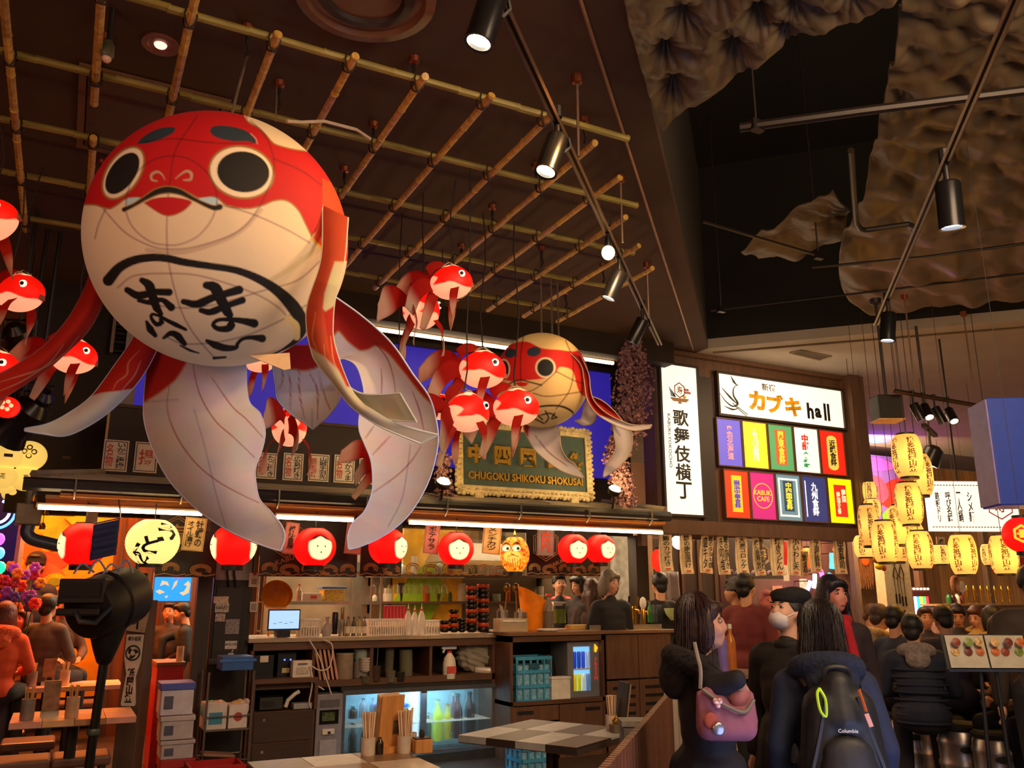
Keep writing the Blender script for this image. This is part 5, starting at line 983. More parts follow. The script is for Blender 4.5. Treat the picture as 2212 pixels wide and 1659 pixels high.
t = boxy('food_tub', 'clear plastic tub of garnish on the bar before the steel holders', 'tub', (1080, 1345, 1141, 1374), YR+.08, .16, mat('d8c8a8', .2, trans=.4, alpha=.75)); t.location[2] = zt+.036; B().box(-.13, .13, -.008, .17, .1, .115).obj('rim', M_wh, t, 0); B().box(-.1, .1, .02, .14, .01, .05).obj('garnish', mat('c8a078', .8, var=.5, sc=60), t, 0)
turn('soy_bottle', 'soy sauce bottle with red cap beside the ice bucket', 'bottle', (1175, 1282, 1195, 1358), YR+.3, BOT, mat('b8a894', .1, trans=.5, alpha=.6), None, 16, (('sauce', [(.01, .02), (.92, .02), (.92, .5), (.01, .5)], mat('160a06', .3)), ('cap', [(.55, .92), (.6, .94), (.5, 1)], mat('d8481a', .4))))
turn('small_plate', 'white saucer at the front of the bar below the soy bottle', 'plate', (1162, 1358, 1202, 1368), YR+.12, [(.5, 0), (1, .7), (1, 1), (.5, .4), (.01, .4)], M_wh)
turn('jar', 'green glass jar with dark lid beside the soy bottle', 'jar', (1198, 1310, 1221, 1346), YR+.5, TUB, mat('5a6a2a', .2, alpha=.85), None, 14, (('lid', [(1.02, .85), (1.02, 1.05), (.8, 1.05)], INK),))
t = boxy('cool_box', 'white cool box with red lid knob in the kitchen', 'box', (1196, 1300, 1268, 1330), 9.6, .3, mat('d8d0c4', .5)); B().ell((-.05, .15, .2), (.15, .1, .05), 14).obj('lid_knob', mat('d8281a', .4), t); B().box(-.2, .2, .05, .3, .85-t.location[2], 0).obj('stand', M_drk, t, 0)
t = boxy('paper_stack', 'stack of yellowed order sheets on the bar block', 'paper', (1234, 1340, 1275, 1350), YR+.35, .14, mat('c8a050', .7)); t.location[2] = zt+.036
for i in range(7): turn('beer_glass', 'upturned clear beer glass beside the gold taps, %s in line' % NTH[i], 'glass', (1284+i*7.5, 1304+(i % 2)*2, 1294+i*7.5, 1348), YR+.42+.05*(i % 2), CUP, M_gls, 'beer glasses', 12)
for i in range(4): turn('beer_glass', 'tall clear glass on the drip tray, %s of four' % NTH[i], 'glass', (1404+i*8, 1306, 1413+i*8, 1346), YR+.5, CUP, M_gls, 'tall glasses by the taps', 12)
M_br = mat('c9962e', .2, .9, name='brass')
for i, (x, y0, y1) in enumerate(((1335, 1282, 1346), (1352, 1276, 1346), (1370, 1278, 1346))):
    cx, z0, w, h = BB(x-7, y0, x+7, y1, YR+.4); t = T('beer_tap', 'shiny gold beer tap, %s of three from the beer glasses' % NTH[i], 'tap', (cx, YR+.4, zt+.036)); B().lathe([(.05, 0), (.05, .02), (.026, .03), (.026, h*.62), (.03, h*.65), (.02, h*.7)], n=14).obj('column', M_br, t); B().tube([(0, 0, h*.6), (0, -.09, h*.58), (0, -.1, h*.45)], .011, 8).obj('spout', M_br, t); B().tube([(0, -.03, h*.64), (.01, -.05, h*.85), (.012, -.06, h)], [.008, .01, .015], 8).obj('handle', mat('1c1412', .3) if i == 1 else M_br, t)
cx, z0, w, h = BB(1380, 1268, 1398, 1340, YR+.38); t = T('sparkling_tap', 'brass dispenser with white ball handle', 'tap', (cx, YR+.38, zt+.036)); B().lathe([(.045, 0), (.045, .02), (.022, .03), (.03, h*.5), (.02, h*.6)], n=14).obj('column', M_br, t); B().ell((0, 0, h*.75), (.04, .04, .07)).obj('handle', M_wh, t); B().tube([(0, 0, h*.5), (0, -.08, h*.5), (0, -.08, h*.4)], .01, 6).obj('spout', M_br, t)
x = XR(1400); t = T('drip_tray', 'long steel drip tray below the gold taps', 'tray', (x-.1, YR+.2, zt+.036)); B().box(-.5, .45, 0, .5, 0, .004).obj('tray', M_st, t, 0); B().box(-.5, .45, -.006, .006, -.0, .05).obj('front_lip', M_st, t, 0); 
turn('green_bottle', 'small green bottle between the dispenser and tall glasses', 'bottle', (1399, 1300, 1408, 1344), YR+.45, BOT, mat('1f6a2c', .15), None, 12, (CAPP(M_st),))
turn('cone_dish', 'pale green bowl at the bar end by the dark coat', 'bowl', (1438, 1314, 1470, 1340), YR+.3, [(.3, 0), (.8, .5), (1, 1), (.94, 1), (.3, .1), (.01, .1)], mat('b8c88a', .3))
b = T('ladle_hook', 'two brass ladles hanging upright over the steel holders', 'ladle', P(1108, 1270, Y=YC)); 
for dx, L in ((-.1, .3), (.05, .42)): B().tube([(dx, 0, -L), (dx*.8, 0, -.1), (dx*.7, 0, -.02)], .008, 6).obj('handle', mat('8a6a34', .3, .8), b); B().ell((dx*.7, 0, .0), (.045, .02, .05)).obj('bowl', mat('9a7a40', .3, .8), b)
# kitchen behind the bar
t = T('wire_shelf', 'chrome wire shelf rack in the kitchen behind the bar', 'shelf', P(700, 1300, Y=9.6)); t.location[2] = 0
w = .65; b = B()
for x in (-w, w):
    for y in (0, .35): B().cyl((x, y, 0), (x, y, 2.0), .014, n=8).obj('post', M_st, t)
for z in (.5, 1.2, P(700, 1298, Y=9.6)[2]-.01, P(700, 1258, Y=9.6)[2]+.12):
    b = B(); [b.box(-w, w, y-.004, y+.004, z-.004, z+.004) for y in np.linspace(0, .35, 8)]; [b.box(x-.003, x+.003, 0, .35, z-.01, z-.004) for x in np.linspace(-w, w, 26)]; b.box(-w, w, -.006, .006, z-.03, z+.006); b.obj('wire_deck', M_st, t, 0)
boxy('food_box', 'white carton with red print on the wire shelf', 'box', (655, 1281, 694, 1298), 9.62, .2, mat('e0d0c4', .6), None, (('print', (-.2, .5, .3, .7), mat('d84a40', .5)),)); t = boxy('food_box', 'clear box of yellow noodles with blue lid on the wire shelf', 'box', (700, 1274, 744, 1298), 9.62, .2, mat('d8b450', .4, var=.4, sc=50)); B().box(-.14, .14, -.01, .21, .13, .155).obj('lid', mat('5a78b0', .4), t, 0, .004)
turn('jar', 'red capped jar on the kitchen wire shelf', 'jar', (640, 1262, 652, 1298), 9.65, BOT, mat('b0a090', .2), None, 12, (CAPP(mat('b83a20', .4)),))
t = T('flower_mural', 'yellow and green painted mural panel behind the kitchen', 'mural', P(925, 1270, Y=11.1)); t.location[2] = 0; B().box(-.5, .5, 0, .05, .6, 2.6).obj('panel', mat('e0a81c', .6, var=.3, sc=4), t, 0); B().prism([(-.5, 1.5), (-.2, 1.9), (.1, 2.1), (.25, 1.6), (.0, 1.2), (-.4, 1.1)], -.02, 0).obj('green_leaf', mat('8aa81c', .6), t); B().prism([(.1, 1.0), (.4, 1.3), (.5, 1.1), (.4, .8)], -.02, 0).obj('green_leaf', mat('9ab82a', .6), t)
t = struct(B().box(X(560, 11.3), X(1420, 11.3), 11.3, 11.4, 0, 2.6).obj('wall_kitchen', mat('8a7860', .5, var=.4, sc=2), None, 0)); B().box(X(765, 11.0), X(905, 11.0), 11.2, 11.28, .9, 2.0).obj('splashback', mat('9a9588', .25, .7), t, 0)
B().box(X(1325, 11.0), X(1372, 11.0), 10.9, 11.0, 0, 2.6).obj('display_cabinet', mat('d0d8d4', .3, var=.3, sc=8), t, 0)
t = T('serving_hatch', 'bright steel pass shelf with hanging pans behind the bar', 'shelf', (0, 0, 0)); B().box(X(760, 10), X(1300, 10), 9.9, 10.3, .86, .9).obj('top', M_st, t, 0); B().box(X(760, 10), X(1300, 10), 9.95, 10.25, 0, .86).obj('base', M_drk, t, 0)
for i, (x, y, s, c) in enumerate(((775, 1330, 30, '8a8070'), (795, 1320, 34, '9aa09a'), (817, 1330, 26, 'd0d4d8'), (840, 1325, 30, '7a6a50'), (925, 1320, 26, 'c04a1a'), (942, 1322, 30, 'd8d0c0'), (958, 1328, 20, '6a6a50'), (862, 1300, 36, 'b8c0c0'), (890, 1290, 28, '2a2a2a'), (1150, 1330, 30, '6a4a30'), (1268, 1328, 24, '4a4a50'))):
    turn('kitchen_bottle', 'vessel crowded on the kitchen pass shelf, %s along' % NTH[i], 'bottle', (x-s/2.6, y-s*1.3, x+s/2.6, y+s*.4), 9.95+(i % 3)*.1, BOT if i % 3 else TUB, mat(c, .2, alpha=.9), 'vessels on the pass shelf', 12, (CAPP(mat(('c8281a', 'e0e0d8', '1a1a1a')[i % 3], .4)),) if i % 3 else ()).location[2] = .9
for i in range(10): turn('hanging_glass', 'clear stem glass hanging upside down over the pass shelf', 'glass', (800+i*17, 1250, 814+i*17, 1282), 10.0, [(.9, 0), (1, .1), (.8, .5), (.15, .62), (.12, .95), (.7, 1)], M_gls, 'hanging glasses', 10)
B().box(X(790, 10), X(990, 10), 9.85, 10.15, P(880, 1248, Y=10.)[2], P(880, 1246, Y=10.)[2]).obj('glass_rack', M_st, t, 0)
for k, (z, xa_, xb_) in enumerate(((1.5, 780, 1190), (1.85, 780, 1190))):
    t = T('kitchen_shelf', ('lower', 'upper')[k]+' board shelf on the rear kitchen wall', 'shelf', (0, 0, 0)); a, c = X(xa_, 11.1), X(xb_, 11.1); B().box(a, c, 11.0, 11.29, z-.03, z).obj('board', M_wdh, t, 0); [B().box(x-.02, x+.02, 11.2, 11.29, z-.15, z-.03).obj('bracket', BLK, t, 0) for x in (a+.1, c-.1)]
    for i in range(15):
        x = a+.15+(c-a-.3)*i/14; hh_ = .1+.14*((i*7+k*3) % 5)/4; r_ = .035+.03*((i*5+k) % 3)/2; tt = T('kitchen_jar', 'jar or bottle on the %s kitchen shelf, %s along' % (('lower', 'upper')[k], NTH[i]), 'jar', (x, 11.12, z)); pr = (BOT, TUB, CUP)[(i+k) % 3]; B().lathe([(u*r_, v*hh_) for u, v in pr], n=12).obj('body', mat(('b8b4a0', '5a3a20', '8a9a90', 'c8c0b0', '3a5a3a', 'a8441c', '2a2a2c')[(i*3+k) % 7], .3), tt); B().lathe([(r_*.45, hh_*.9), (r_*.45, hh_*1.02), (r_*.3, hh_*1.02)], n=10).obj('lid', mat(('c8281a', '1a1a1a', 'd8d0c0')[i % 3], .4), tt)
t = T('extractor_hood', 'brushed steel extractor hood over the kitchen pass', 'hood', (0, 0, 0)); a, c = X(930, 10.6), X(1185, 10.6); B().add([(a, 10.3, 2.0), (c, 10.3, 2.0), (c, 10.9, 2.0), (a, 10.9, 2.0), (a+.15, 10.5, 2.25), (c-.15, 10.5, 2.25), (c-.15, 10.9, 2.25), (a+.15, 10.9, 2.25)], [(0, 1, 2, 3), (4, 5, 6, 7), (0, 1, 5, 4), (1, 2, 6, 5), (2, 3, 7, 6), (3, 0, 4, 7)]).obj('canopy', mat('8a867c', .3, .8), t, 0); B().box((a+c)/2-.2, (a+c)/2+.2, 10.6, 10.88, 2.25, ZC-.002).obj('duct', mat('6a665e', .35, .7), t, 0); B().box(a, c, 10.29, 10.3, 1.96, 2.02).obj('lip', M_st, t, 0)
# steel cabinet with stickers, left of the bar
cx, z0, w, h = BB(455, 1240, 540, 1446, YB+.05); t = T('steel_cabinet', 'tall dark cabinet plastered with small stickers at the bar end', 'cabinet', (cx, YB+.05, 0)); w /= 2; hz = P(500, 1196, Y=YB+.05)[2]
B().box(-w, w, 0, .6, 0, hz).obj('body', mat('241d1d', .4, .3), t, 0, .006); B().box(-w*.85, w*.55, -.012, 0, 1.0, hz-.3).obj('door', mat('2b2322', .4, .3), t, 0, .004); B().box(-w*.95, w*.6, -.04, 0, .97, 1.02).obj('door_handle', mat('4a4444', .35, .5), t, 0, .006)
B().box(-w*.95, w*.9, -.014, 0, hz-.24, hz-.01).obj('control_box', mat('8d8684', .4, .3), t, 0, .004)
for a in (-.35, .0): B().tube([(w*a, -.03, hz-.1), (w*a-.01, -.05, hz-.17), (w*a+.02, -.03, hz-.3)], .008, 6).obj('plug_lead', INK, t)
for a0, a1, b0_, b1_, c in ((-.85, -.15, 1.42, 1.5, 'c8c0b8'), (-.8, -.3, 1.34, 1.41, 'b8a8a8'), (-.25, .45, 1.23, 1.36, '8a8a90'), (-.2, .4, 1.1, 1.17, 'cfcfd2'), (-.95, -.2, 1.5, 1.56, 'd0c4b0')): B().box(w*a0, w*a1, -.016, -.011, b0_, b1_).obj('sticker', mat(c, .6, var=.5, sc=60), t, 0)
text('HARRY', w*.6, .03, INK, t, (-w*.5, -.018, 1.46)); text('REVOLUTION', w*.55, .02, INK, t, (.1*w, -.018, 1.14))
ap = [(math.cos(g)*(.034+.004*math.cos(2*g)), math.sin(g)*.036-.006*math.exp(-((g-1.57)/.3)**2)-.004*math.exp(-((g-4.71)/.25)**2)*-1) for g in np.linspace(0, 6.28, 30)]; ap = [(x-(.016*math.exp(-((z-.006)/.014)**2) if x > .015 else 0), z) for x, z in ap]
b = B(); b.prism([(x+w*.15, z+.99+.045) for x, z in ap], -.016, -.012); b.ell((w*.15+.008, -.014, 1.035+.048), (.006, .002, .013), 8, R=Matrix.Rotation(.5, 3, 'Y')); b.obj('apple_sticker', mat('c9c9cc', .4), t, 0)
t = boxy('wall_calendar', 'small hanging tear off calendar with red tab', 'calendar', (538, 1238, 560, 1268), YB+.02, .006, mat('e4dccb', .6), None, (('red_tab', (-.3, .3, .86, 1.05), mat('c8201a', .5)), ('print', (-.5, .5, .2, .6), mat('a89888', .6))))
t = boxy('code_card', 'little white square card fixed by the counter end', 'card', (540, 1300, 556, 1322), YB+.0, .006, mat('d4d0c8', .6), None, (('frame_print', (-.7, .7, .15, .85), mat('9a9690', .6)),))
# wire trolley with boxes
cx, z0, w, h = BB(444, 1450, 542, 1659, YB-.55); t = T('wire_trolley', 'thin metal trolley holding open cartons beside the bar', 'trolley', (cx, YB-.55, 0)); w /= 2; M_tr = mat('7a706c', .35, .7)
for x in (-w, w):
    for y in (0, .35): B().cyl((x, y, 0), (x, y, .95), .01, n=8).obj('post', M_tr, t)
for z in (.5, .16): b = B(); b.box(-w, w, 0, .35, z-.012, z); b.obj('shelf', M_tr, t, 0); B().tube([(-w, 0, z+.1), (w, 0, z+.1), (w, .35, z+.1), (-w, .35, z+.1), (-w, 0, z+.1)], .006, 5).obj('guard_rail', M_tr, t)
def carton(label, box, Y, d, z, c, mk=None, sc=1.):
    t = boxy('carton', label, 'box', box, Y, d, mat(c, .6), 'cartons and boxes'); t.location[2] = z; cx, z0, w, h = BB(*box, Y)
    if mk: B().box(-w*.3, w*.3, -.004, .0, h*.2, h*.65).obj('print', mat(mk, .6), t, 0)
    return t
carton('open white carton with teal band on the trolley', (444, 1490, 492, 1546), YB-.52, .25, .5, 'cfc9c4', '3a8ab0'); t = carton('white box with round red dot on the trolley', (496, 1498, 536, 1548), YB-.52, .22, .5, 'd8d0ce'); B().cyl((0, -.004, .09), (0, 0, .09), .035, n=18).obj('red_dot', mat('b0383c', .6), t)
for i, (x, y, c) in enumerate(((452, 1480, '8ab8a8'), (470, 1488, 'd8c0b0'), (512, 1485, 'c8a868'), (526, 1490, 'd0c4bc'))): p = P(x, y, Y=YB-.4); t = T('wrapped_packet', 'crinkled packet sticking out of the trolley cartons, %s along' % NTH[i], 'packet', (p[0], p[1], .5+.06)); b = B(); b.ell((0, 0, .08), (.06, .05, .07), 10); b.ell((.03, 0, .13), (.03, .03, .03), 8); b.obj('packet', mat(c, .5), t)
t = boxy('blue_tray', 'blue plastic tray on top of the trolley', 'tray', (478, 1452, 545, 1482), YB-.5, .3, mat('2f62b0', .4)); t.location[2] = .955; B().box(-.15, .15, -.01, .0, .07, .09).obj('rim', mat('3a72c8', .4), t, 0); 
t = boxy('white_appliance', 'rounded white appliance with brown lid under the trolley', 'appliance', (436, 1600, 515, 1626), YB-.62, .2, mat('cfcaca', .4), None, (), .03); t.location[2] = .17; B().boxc((0, .1, .14), (.25, .18, .02), 0, Matrix.Rotation(.12, 3, 'Y')).obj('lid', mat('8a6a5a', .5), t, 0, .005)
cx, z0, w, h = BB(412, 1612, 530, 1659, YB-1.0); t = T('beer_crate', 'red beer crate with white lettering on the floor', 'crate', (cx, YB-1.0, 0)); w /= 2; h = .3; M_rc = mat('b0141a', .4, name='red_plastic'); b = B(); b.box(-w, w, 0, .02, .02, h); b.box(-w, w, .3, .32, .02, h); b.box(-w, -w+.02, 0, .32, .02, h); b.box(w-.02, w, 0, .32, .02, h); b.obj('wall', M_rc, t, 0); B().box(-w, w, 0, .32, 0, .02).obj('base', M_rc, t, 0); B().box(-w-.01, w+.01, -.012, .0, h-.04, h).obj('rim', M_rc, t, 0); text('BEER', w*1.0, .09, M_wh, t, (.02, -.006, h*.5), ext=.05); B().box(-w+.03, w-.03, .03, .29, .02, h*.8).obj('bottles_inside', mat('3a1a10', .4), t, 0)
# foam boxes stacked before the doorway
for i, (y0, y1, c, lab) in enumerate(((1474, 1545, 'c8c4d8', 'top'), (1545, 1598, 'b8b0b8', 'second'), (1598, 1640, 'b0a8b0', 'third'), (1640, 1680, 'a01a1c', 'bottom'))):
    cx, z0, w, h = BB(348, y0, 418, y1, YB-.55); t = T('foam_box', '%s box of the stack before the screen doorway' % lab, 'box', (cx, YB-.55, max(z0, 0) if i < 3 else 0), 0, 'stacked foam boxes'); h = h-.005 if i < 3 else max(z0+h, .05)
    B().box(-w/2, w/2, 0, .3, 0, h*.78).obj('tub', mat(c, .6), t, 0, .008); B().box(-w/2-.01, w/2+.01, -.01, .31, h*.78, h).obj('lid', mat('4a5ab8' if i == 0 else c, .6), t, 0, .006); B().box(-w*.4, -w*.12, -.004, 0, h*.2, h*.6).obj('print', mat('50506a', .6), t, 0)
# ================================================================ the lit sign wall and the hall past it
YS = 8.2; M_sgn = wood('5a3d28', 2, .5, .2); M_sgd = mat('2c1d13', .6, name='sign_frame')
xs = lambda px, y=1000: P(px, y, Y=YS)[0]
t = T('sign_wall', 'brown boxed wall carrying the white lit signs under the ceiling', 'wall panel', (0, 0, 0))
zlo = P(1640, 1150, Y=YS)[2]; zb_ = P(1640, 1132, Y=YS)[2]
B().box(xs(1424), xs(1838), YS+.06, YS+.3, zb_, ZC-.01).obj('panel', M_sgn, t, 0); B().box(xs(1838), xs(1867), YS-.12, YS+.3, P(1850, 1166, Y=YS)[2], ZC-.012).obj('end_pillar', M_sgn, t, 0)
B().box(xs(1424), xs(1838), YS-.02, YS+.3, zlo-.06, zb_).obj('lower_beam', M_sgn, t, 0); B().box(xs(1424), xs(1838), YS-.02, YS+.06, P(1640, 803, Y=YS)[2]+.06, ZC-.012).obj('upper_beam', M_sgn, t, 0); B().box(xs(1514), xs(1545), YS, YS+.06, zb_, ZC-.3).obj('dark_channel', M_sgd, t, 0)
M_lit = mat('fff3d6', .5, 0, .72, .02, 2, name='lit_acrylic')
def frame(t, x0, x1, z0, z1, w, d, m, nm='frame_bar'):
    for q in ((x0-w, x1+w, z0-w, z0), (x0-w, x1+w, z1, z1+w), (x0-w, x0, z0, z1), (x1, x1+w, z0, z1)): B().box(q[0], q[1], -d, .04, q[2], q[3]).obj(nm, m, t, 0)
x0, x1, z0, z1 = xs(1433, 950), xs(1511, 950), P(1475, 1111, Y=YS)[2], P(1475, 792, Y=YS)[2]
t = T('vertical_sign', 'tall white lit sign with brush lettering and hexagon crest', 'sign', ((x0+x1)/2, YS, z0)); w, h = (x1-x0)/2, z1-z0
B().box(-w, w, 0, .055, 0, h).obj('lightbox', M_lit, t, 0); frame(t, -w, w, 0, h, .03, .02, M_sgd)
for i, ch in enumerate('歌舞伎横丁'): text(ch, w*.85, .205, INK, t, (.0, -.004, h*.64-i*.222), 'lettering', .02)
text('KABUKI-YOKOCHO', .66, .045, INK, t, (-w*.66, -.004, h*.48), rot=-math.pi/2)
M_ltg = mat('b98a40', .5); cz = h*.83
B().tube([(.085*math.cos(g), -.006, cz+.085*math.sin(g)*1.1) for g in np.linspace(.52, .52+2*math.pi, 7)], .008, 4).obj('crest_ring', mat('8a3a2a', .5), t, 0); text('寿', .09, .1, mat('a85a2a', .5), t, (0, -.008, cz))
b = B(); b.prism([(-.15, cz-.1), (.15, cz-.1), (.1, cz-.145), (-.1, cz-.145)], -.004, .0); b.prism([(-.02, cz-.145), (.02, cz-.145), (.03, cz-.17), (-.03, cz-.17)], -.004, 0); b.obj('crest_boat', mat('a8783a', .5), t, 0)
b = B(); b.prism([(-.16, cz+.04), (-.06, cz-.09), (-.13, cz-.09)], -.003, 0); b.prism([(-.12, cz+.0), (-.05, cz-.09), (-.09, cz-.09)], -.003, 0); b.obj('crest_wave', mat('6a9ab8', .5), t, 0); b = B(); [b.ell((.1+.03*(i % 3), -.002, cz-.02+.035*(i//3)), (.018, .003, .018), 8) for i in range(5)]; b.obj('crest_flower', mat('c06a78', .5), t); B().ell((.07, -.004, cz-.08), (.03, .004, .02), 10).obj('crest_fish', mat('e8c020', .5), t)
x0, x1, z0, z1 = xs(1553, 870), xs(1818, 870), P(1685, 903, Y=YS)[2], P(1685, 826, Y=YS)[2]; z1 = P(1548, 806, Y=YS)[2]; z0 = P(1552, 893, Y=YS)[2]
t = T('hall_sign', 'wide white lit sign reading hall beside gold characters', 'sign', ((x0+x1)/2, YS, z0)); w, h = (x1-x0)/2, z1-z0
B().box(-w, w, 0, .055, 0, h).obj('lightbox', M_lit, t, 0); frame(t, -w, w, 0, h, .03, .03, M_sgd)
text('新宿', .24, .1, mat('5a4a2a', .6), t, (-w*.22, -.004, h*.82)); M_gd = mat('d8980c', .5, var=.5, sc=9, name='gold_lettering')
for i, ch in enumerate('カブキ'): text(ch, .29, .26, M_gd, t, (-w*.42+i*.315, -.004, h*.44-i*.01), 'gold_character', .05)
text('h', .12, .22, INK, t, (w*.44, -.004, h*.36), bold=.04); text('a', .12, .14, INK, t, (w*.57, -.004, h*.33), bold=.05); text('ll', .11, .24, INK, t, (w*.72, -.004, h*.38), bold=.03)
b = B()
for pts in ([(-.98, .5), (-.9, .32), (-.8, .22), (-.72, .3), (-.78, .5), (-.76, .7), (-.66, .82)], [(-.95, .65), (-.82, .42), (-.7, .25)], [(-.93, .2), (-.8, .14), (-.7, .2)], [(-.8, .98), (-.76, .84), (-.7, .74)]): b.tube(crs([(u*w, -.006, v*h) for u, v in pts], 24), np.concatenate([np.linspace(.003, .014, 12), np.linspace(.014, .002, 12)]), 5)
for pts in ([(-.8, .3), (-.58, .06)], [(-.76, .22), (-.6, .02)]): b.tube([(u*w, -.006, v*h) for u, v in pts], .006, 4)
b.obj('brush_mark', mat('2a2c28', .6), t)
PAN = [('5a52b8', '奥羽北海道', 'd88a90', 'violet panel with pink writing in the upper row'), ('f0e030', '九州', 'fff8c0', 'pale yellow panel glowing almost blank in the upper row'), ('4a8a58', '関東食祭', 'e8c040', 'green panel with gold and red writing'), ('e8e4d8', '中部食祭', 'c02a1a', 'white panel with red and green writing'), ('d02210', '近畿食祭', '2a1a10', 'red panel with yellow plaque in the upper row'),
       ('d83410', '横浜中華食祭', '4a3aa8', 'orange red panel with violet plaque in the lower row'), ('b0246c', 'KABUKI\nCAFE', 'e8c020', 'magenta panel with a yellow ring'), ('5a7a88', '中四国食祭', 'e8d840', 'slate blue panel with white stamp border'), ('2e3468', '九州食祭', 'f0f0f0', 'navy panel with white writing'), ('f0e008', '韓国食祭', 'c0281a', 'bright yellow panel with red and white writing')]
xb0, xb1 = 1551, 1836
for i, (c, s, ic, lab) in enumerate(PAN):
    r, k = divmod(i, 5)
    ya = (903, 1013)[r]+ (k*6.4 if r == 0 else k*4.3); yb = (1006, 1118)[r]+(k*4.8 if r == 0 else k*2.9); xa = (1553+k*55.4, 1562+k*55.2)[r]; xc = xa+51
    a, e_ = xs(xa, 1000), xs(xc, 1000); zt_, zb2 = P(xa+25, ya+4, Y=YS)[2], P(xa+25, yb, Y=YS)[2]
    t = T('sign_panel', lab, 'sign', ((a+e_)/2, YS, zb2), 0, 'lit restaurant panels'); w, h = (e_-a)/2, zt_-zb2
    B().box(-w, w, .0, .055, 0, h).obj('lightbox', mat(c, .5, 0, .62, .05, 3), t, 0); frame(t, -w, w, 0, h, .014, .015, M_sgn)
    m2 = mat(ic, .5, 0, .5, .05); pl = lambda u, v0, v1, cc: B().box(-w*u, w*u, -.004, 0, h*v0, h*v1).obj('plaque', mat(cc, .5, 0, .6, .05), t, 0)
    if i == 4: B().prism([(w*.42*math.cos(g), h*.5+h*.1*math.sin(g)+(h*.3 if math.sin(g) > 0 else -h*.3)) for g in np.linspace(0, 6.2, 24)], -.004, 0).obj('plaque', mat('d8b850', .5, 0, .6), t, 0)
    if i == 5: pl(.42, .12, .9, 'e0b020')
    if i == 2: pl(.45, .12, .9, 'c8502a')
    if i == 9: pl(.5, .14, .86, 'c0281a'); m2 = mat('f8f0c0', .5, 0, .6)
    if i == 7:
        b = B(); [b.box(u0*w, u1*w, -.004, 0, v0*h, v1*h) for u0, u1, v0, v1 in ((-.8, .8, .08, .12), (-.8, .8, .88, .92), (-.8, -.68, .08, .92), (.68, .8, .08, .92))]; b.obj('stamp_border', mat('e8e8e0', .5, 0, .5), t, 0); pl(.4, .2, .86, '2a3a48')
    if i == 8: B().box(-w*.75, -w*.68, -.004, 0, h*.1, h*.9).obj('white_rule', m2, t, 0)
    if i == 6:
        B().tube([(w*.78*math.cos(g), -.003, h*.5+w*.78*math.sin(g)) for g in np.linspace(0, 6.2832, 40)], .006, 4).obj('ring', m2, t); text(s, w*1.5, h*.24, m2, t, (0, -.004, h*.5))
    elif i == 3: text(vtext('中部'), w*.6, h*.36, m2, t, (-w*.1, -.004, h*.68), bold=.04); text(vtext('食祭'), w*.6, h*.36, mat('1f8a4a', .5, 0, .4), t, (-w*.1, -.004, h*.29), bold=.04)
    elif i == 9: text(vtext(s[:2]), w*.35, h*.3, m2, t, (.25*w, -.008, h*.62)); text(vtext(s), w*.3, h*.5, m2, t, (-.2*w, -.008, h*.45))
    else: text(vtext(s), w*.55, h*(.74 if i not in (4, 5, 7) else .6), m2, t, (0, -.008, h*.5 if i != 7 else h*.53), bold=.025)
SL = [((78, 150, 160, 400), '鮪のカマ焼き', 'first'), ((210, 145, 288, 415), '鯵の南蛮漬け', 'second'), ((328, 148, 410, 410), '鰹のタタキ盛', 'third'), ((452, 152, 520, 418), '鰹の塩叩き', 'fourth'), ((568, 160, 640, 415), '大洲コロッケ', 'fifth'), ((680, 163, 752, 425), '徳島地鶏焼', 'sixth'), ((788, 166, 875, 425), '焼きうどん', 'seventh'), ((890, 168, 972, 425), '小いわし天', 'eighth'), ((1038, 175, 1110, 405), '今治焼豚丼', 'ninth'), ((1195, 178, 1268, 415), '田舎寿司', 'last')]
M_bf = mat('ead0a0', .7, name='buff_strip')
for (a, b_, c, d), s, lab in SL: slip('%s buff ink slip hanging in the row below the sign wall' % lab, 1400+a/2.968, 1100+b_/2.968, 1400+c/2.968, 1100+d/2.968, YS+.06, s, M_bf, RNG.normal(0, .03), group='row of slips below the sign', s2=s[::-1][:3] if lab in ('third', 'sixth', 'fourth') else None, ripple=.8)
slip('short plain slip hanging behind the eighth slip of the row', 1726, 1191, 1745, 1245, YS+.3, '地酒', M_bf, .1, ripple=.8, top=ZC-.003)
# things beyond the slips
def sheet_panel(name, label, cat, box, Y, m, d=.05, z0=None):
    cx, zz_, w, h = BB(*box, Y); z = zz_ if z0 is None else z0; t = T(name, label, cat, (cx, Y, z)); B().box(-w/2, w/2, 0, d, 0, zz_+h-z).obj('panel', m, t, 0, .004); return t, w, zz_+h-z
t, w, h = sheet_panel('stall_partition', 'dark timber partition with battens behind the standing women', 'partition', (1395, 1165, 1560, 1600), 11.5, wood('2f2018', 2, .6), .08, 0); [B().box(x-.03, x+.03, -.03, 0, 0, h).obj('batten', M_brown, t, 0) for x in np.linspace(-w*.45, w*.45, 5)]
t, w, h = sheet_panel('stall_partition', 'dark red rear partition with pale notices past the slips', 'partition', (1560, 1160, 1850, 1500), 12.6, mat('4a2a22', .7, var=.4, sc=3), .08, 0)
for i, (u, v, s, c) in enumerate(((-.32, .66, .3, 'b08a70'), (-.1, .6, .25, '8a5a4a'), (.1, .66, .2, 'c8a090'), (.32, .58, .25, '7a6a60'))): B().box(w*u-s/2, w*u+s/2, -.01, 0, h*v-s*.7, h*v+s*.6).obj('notice', mat(c, .6, var=.4, sc=12), t, 0)
t, w, h = sheet_panel('valance', 'dark wave printed valance of the stall past the slips', 'valance', (1568, 1165, 1702, 1250), 11.9, M_val, .02); b = B()
for i in range(8): [b.tube([(-w/2+w*(i+.5)/8+rr*math.cos(g), -.004, .09+rr*.7*math.sin(g)) for g in np.linspace(-.4, 3.5, 10)], .008, 4) for rr in (.045, .075)]
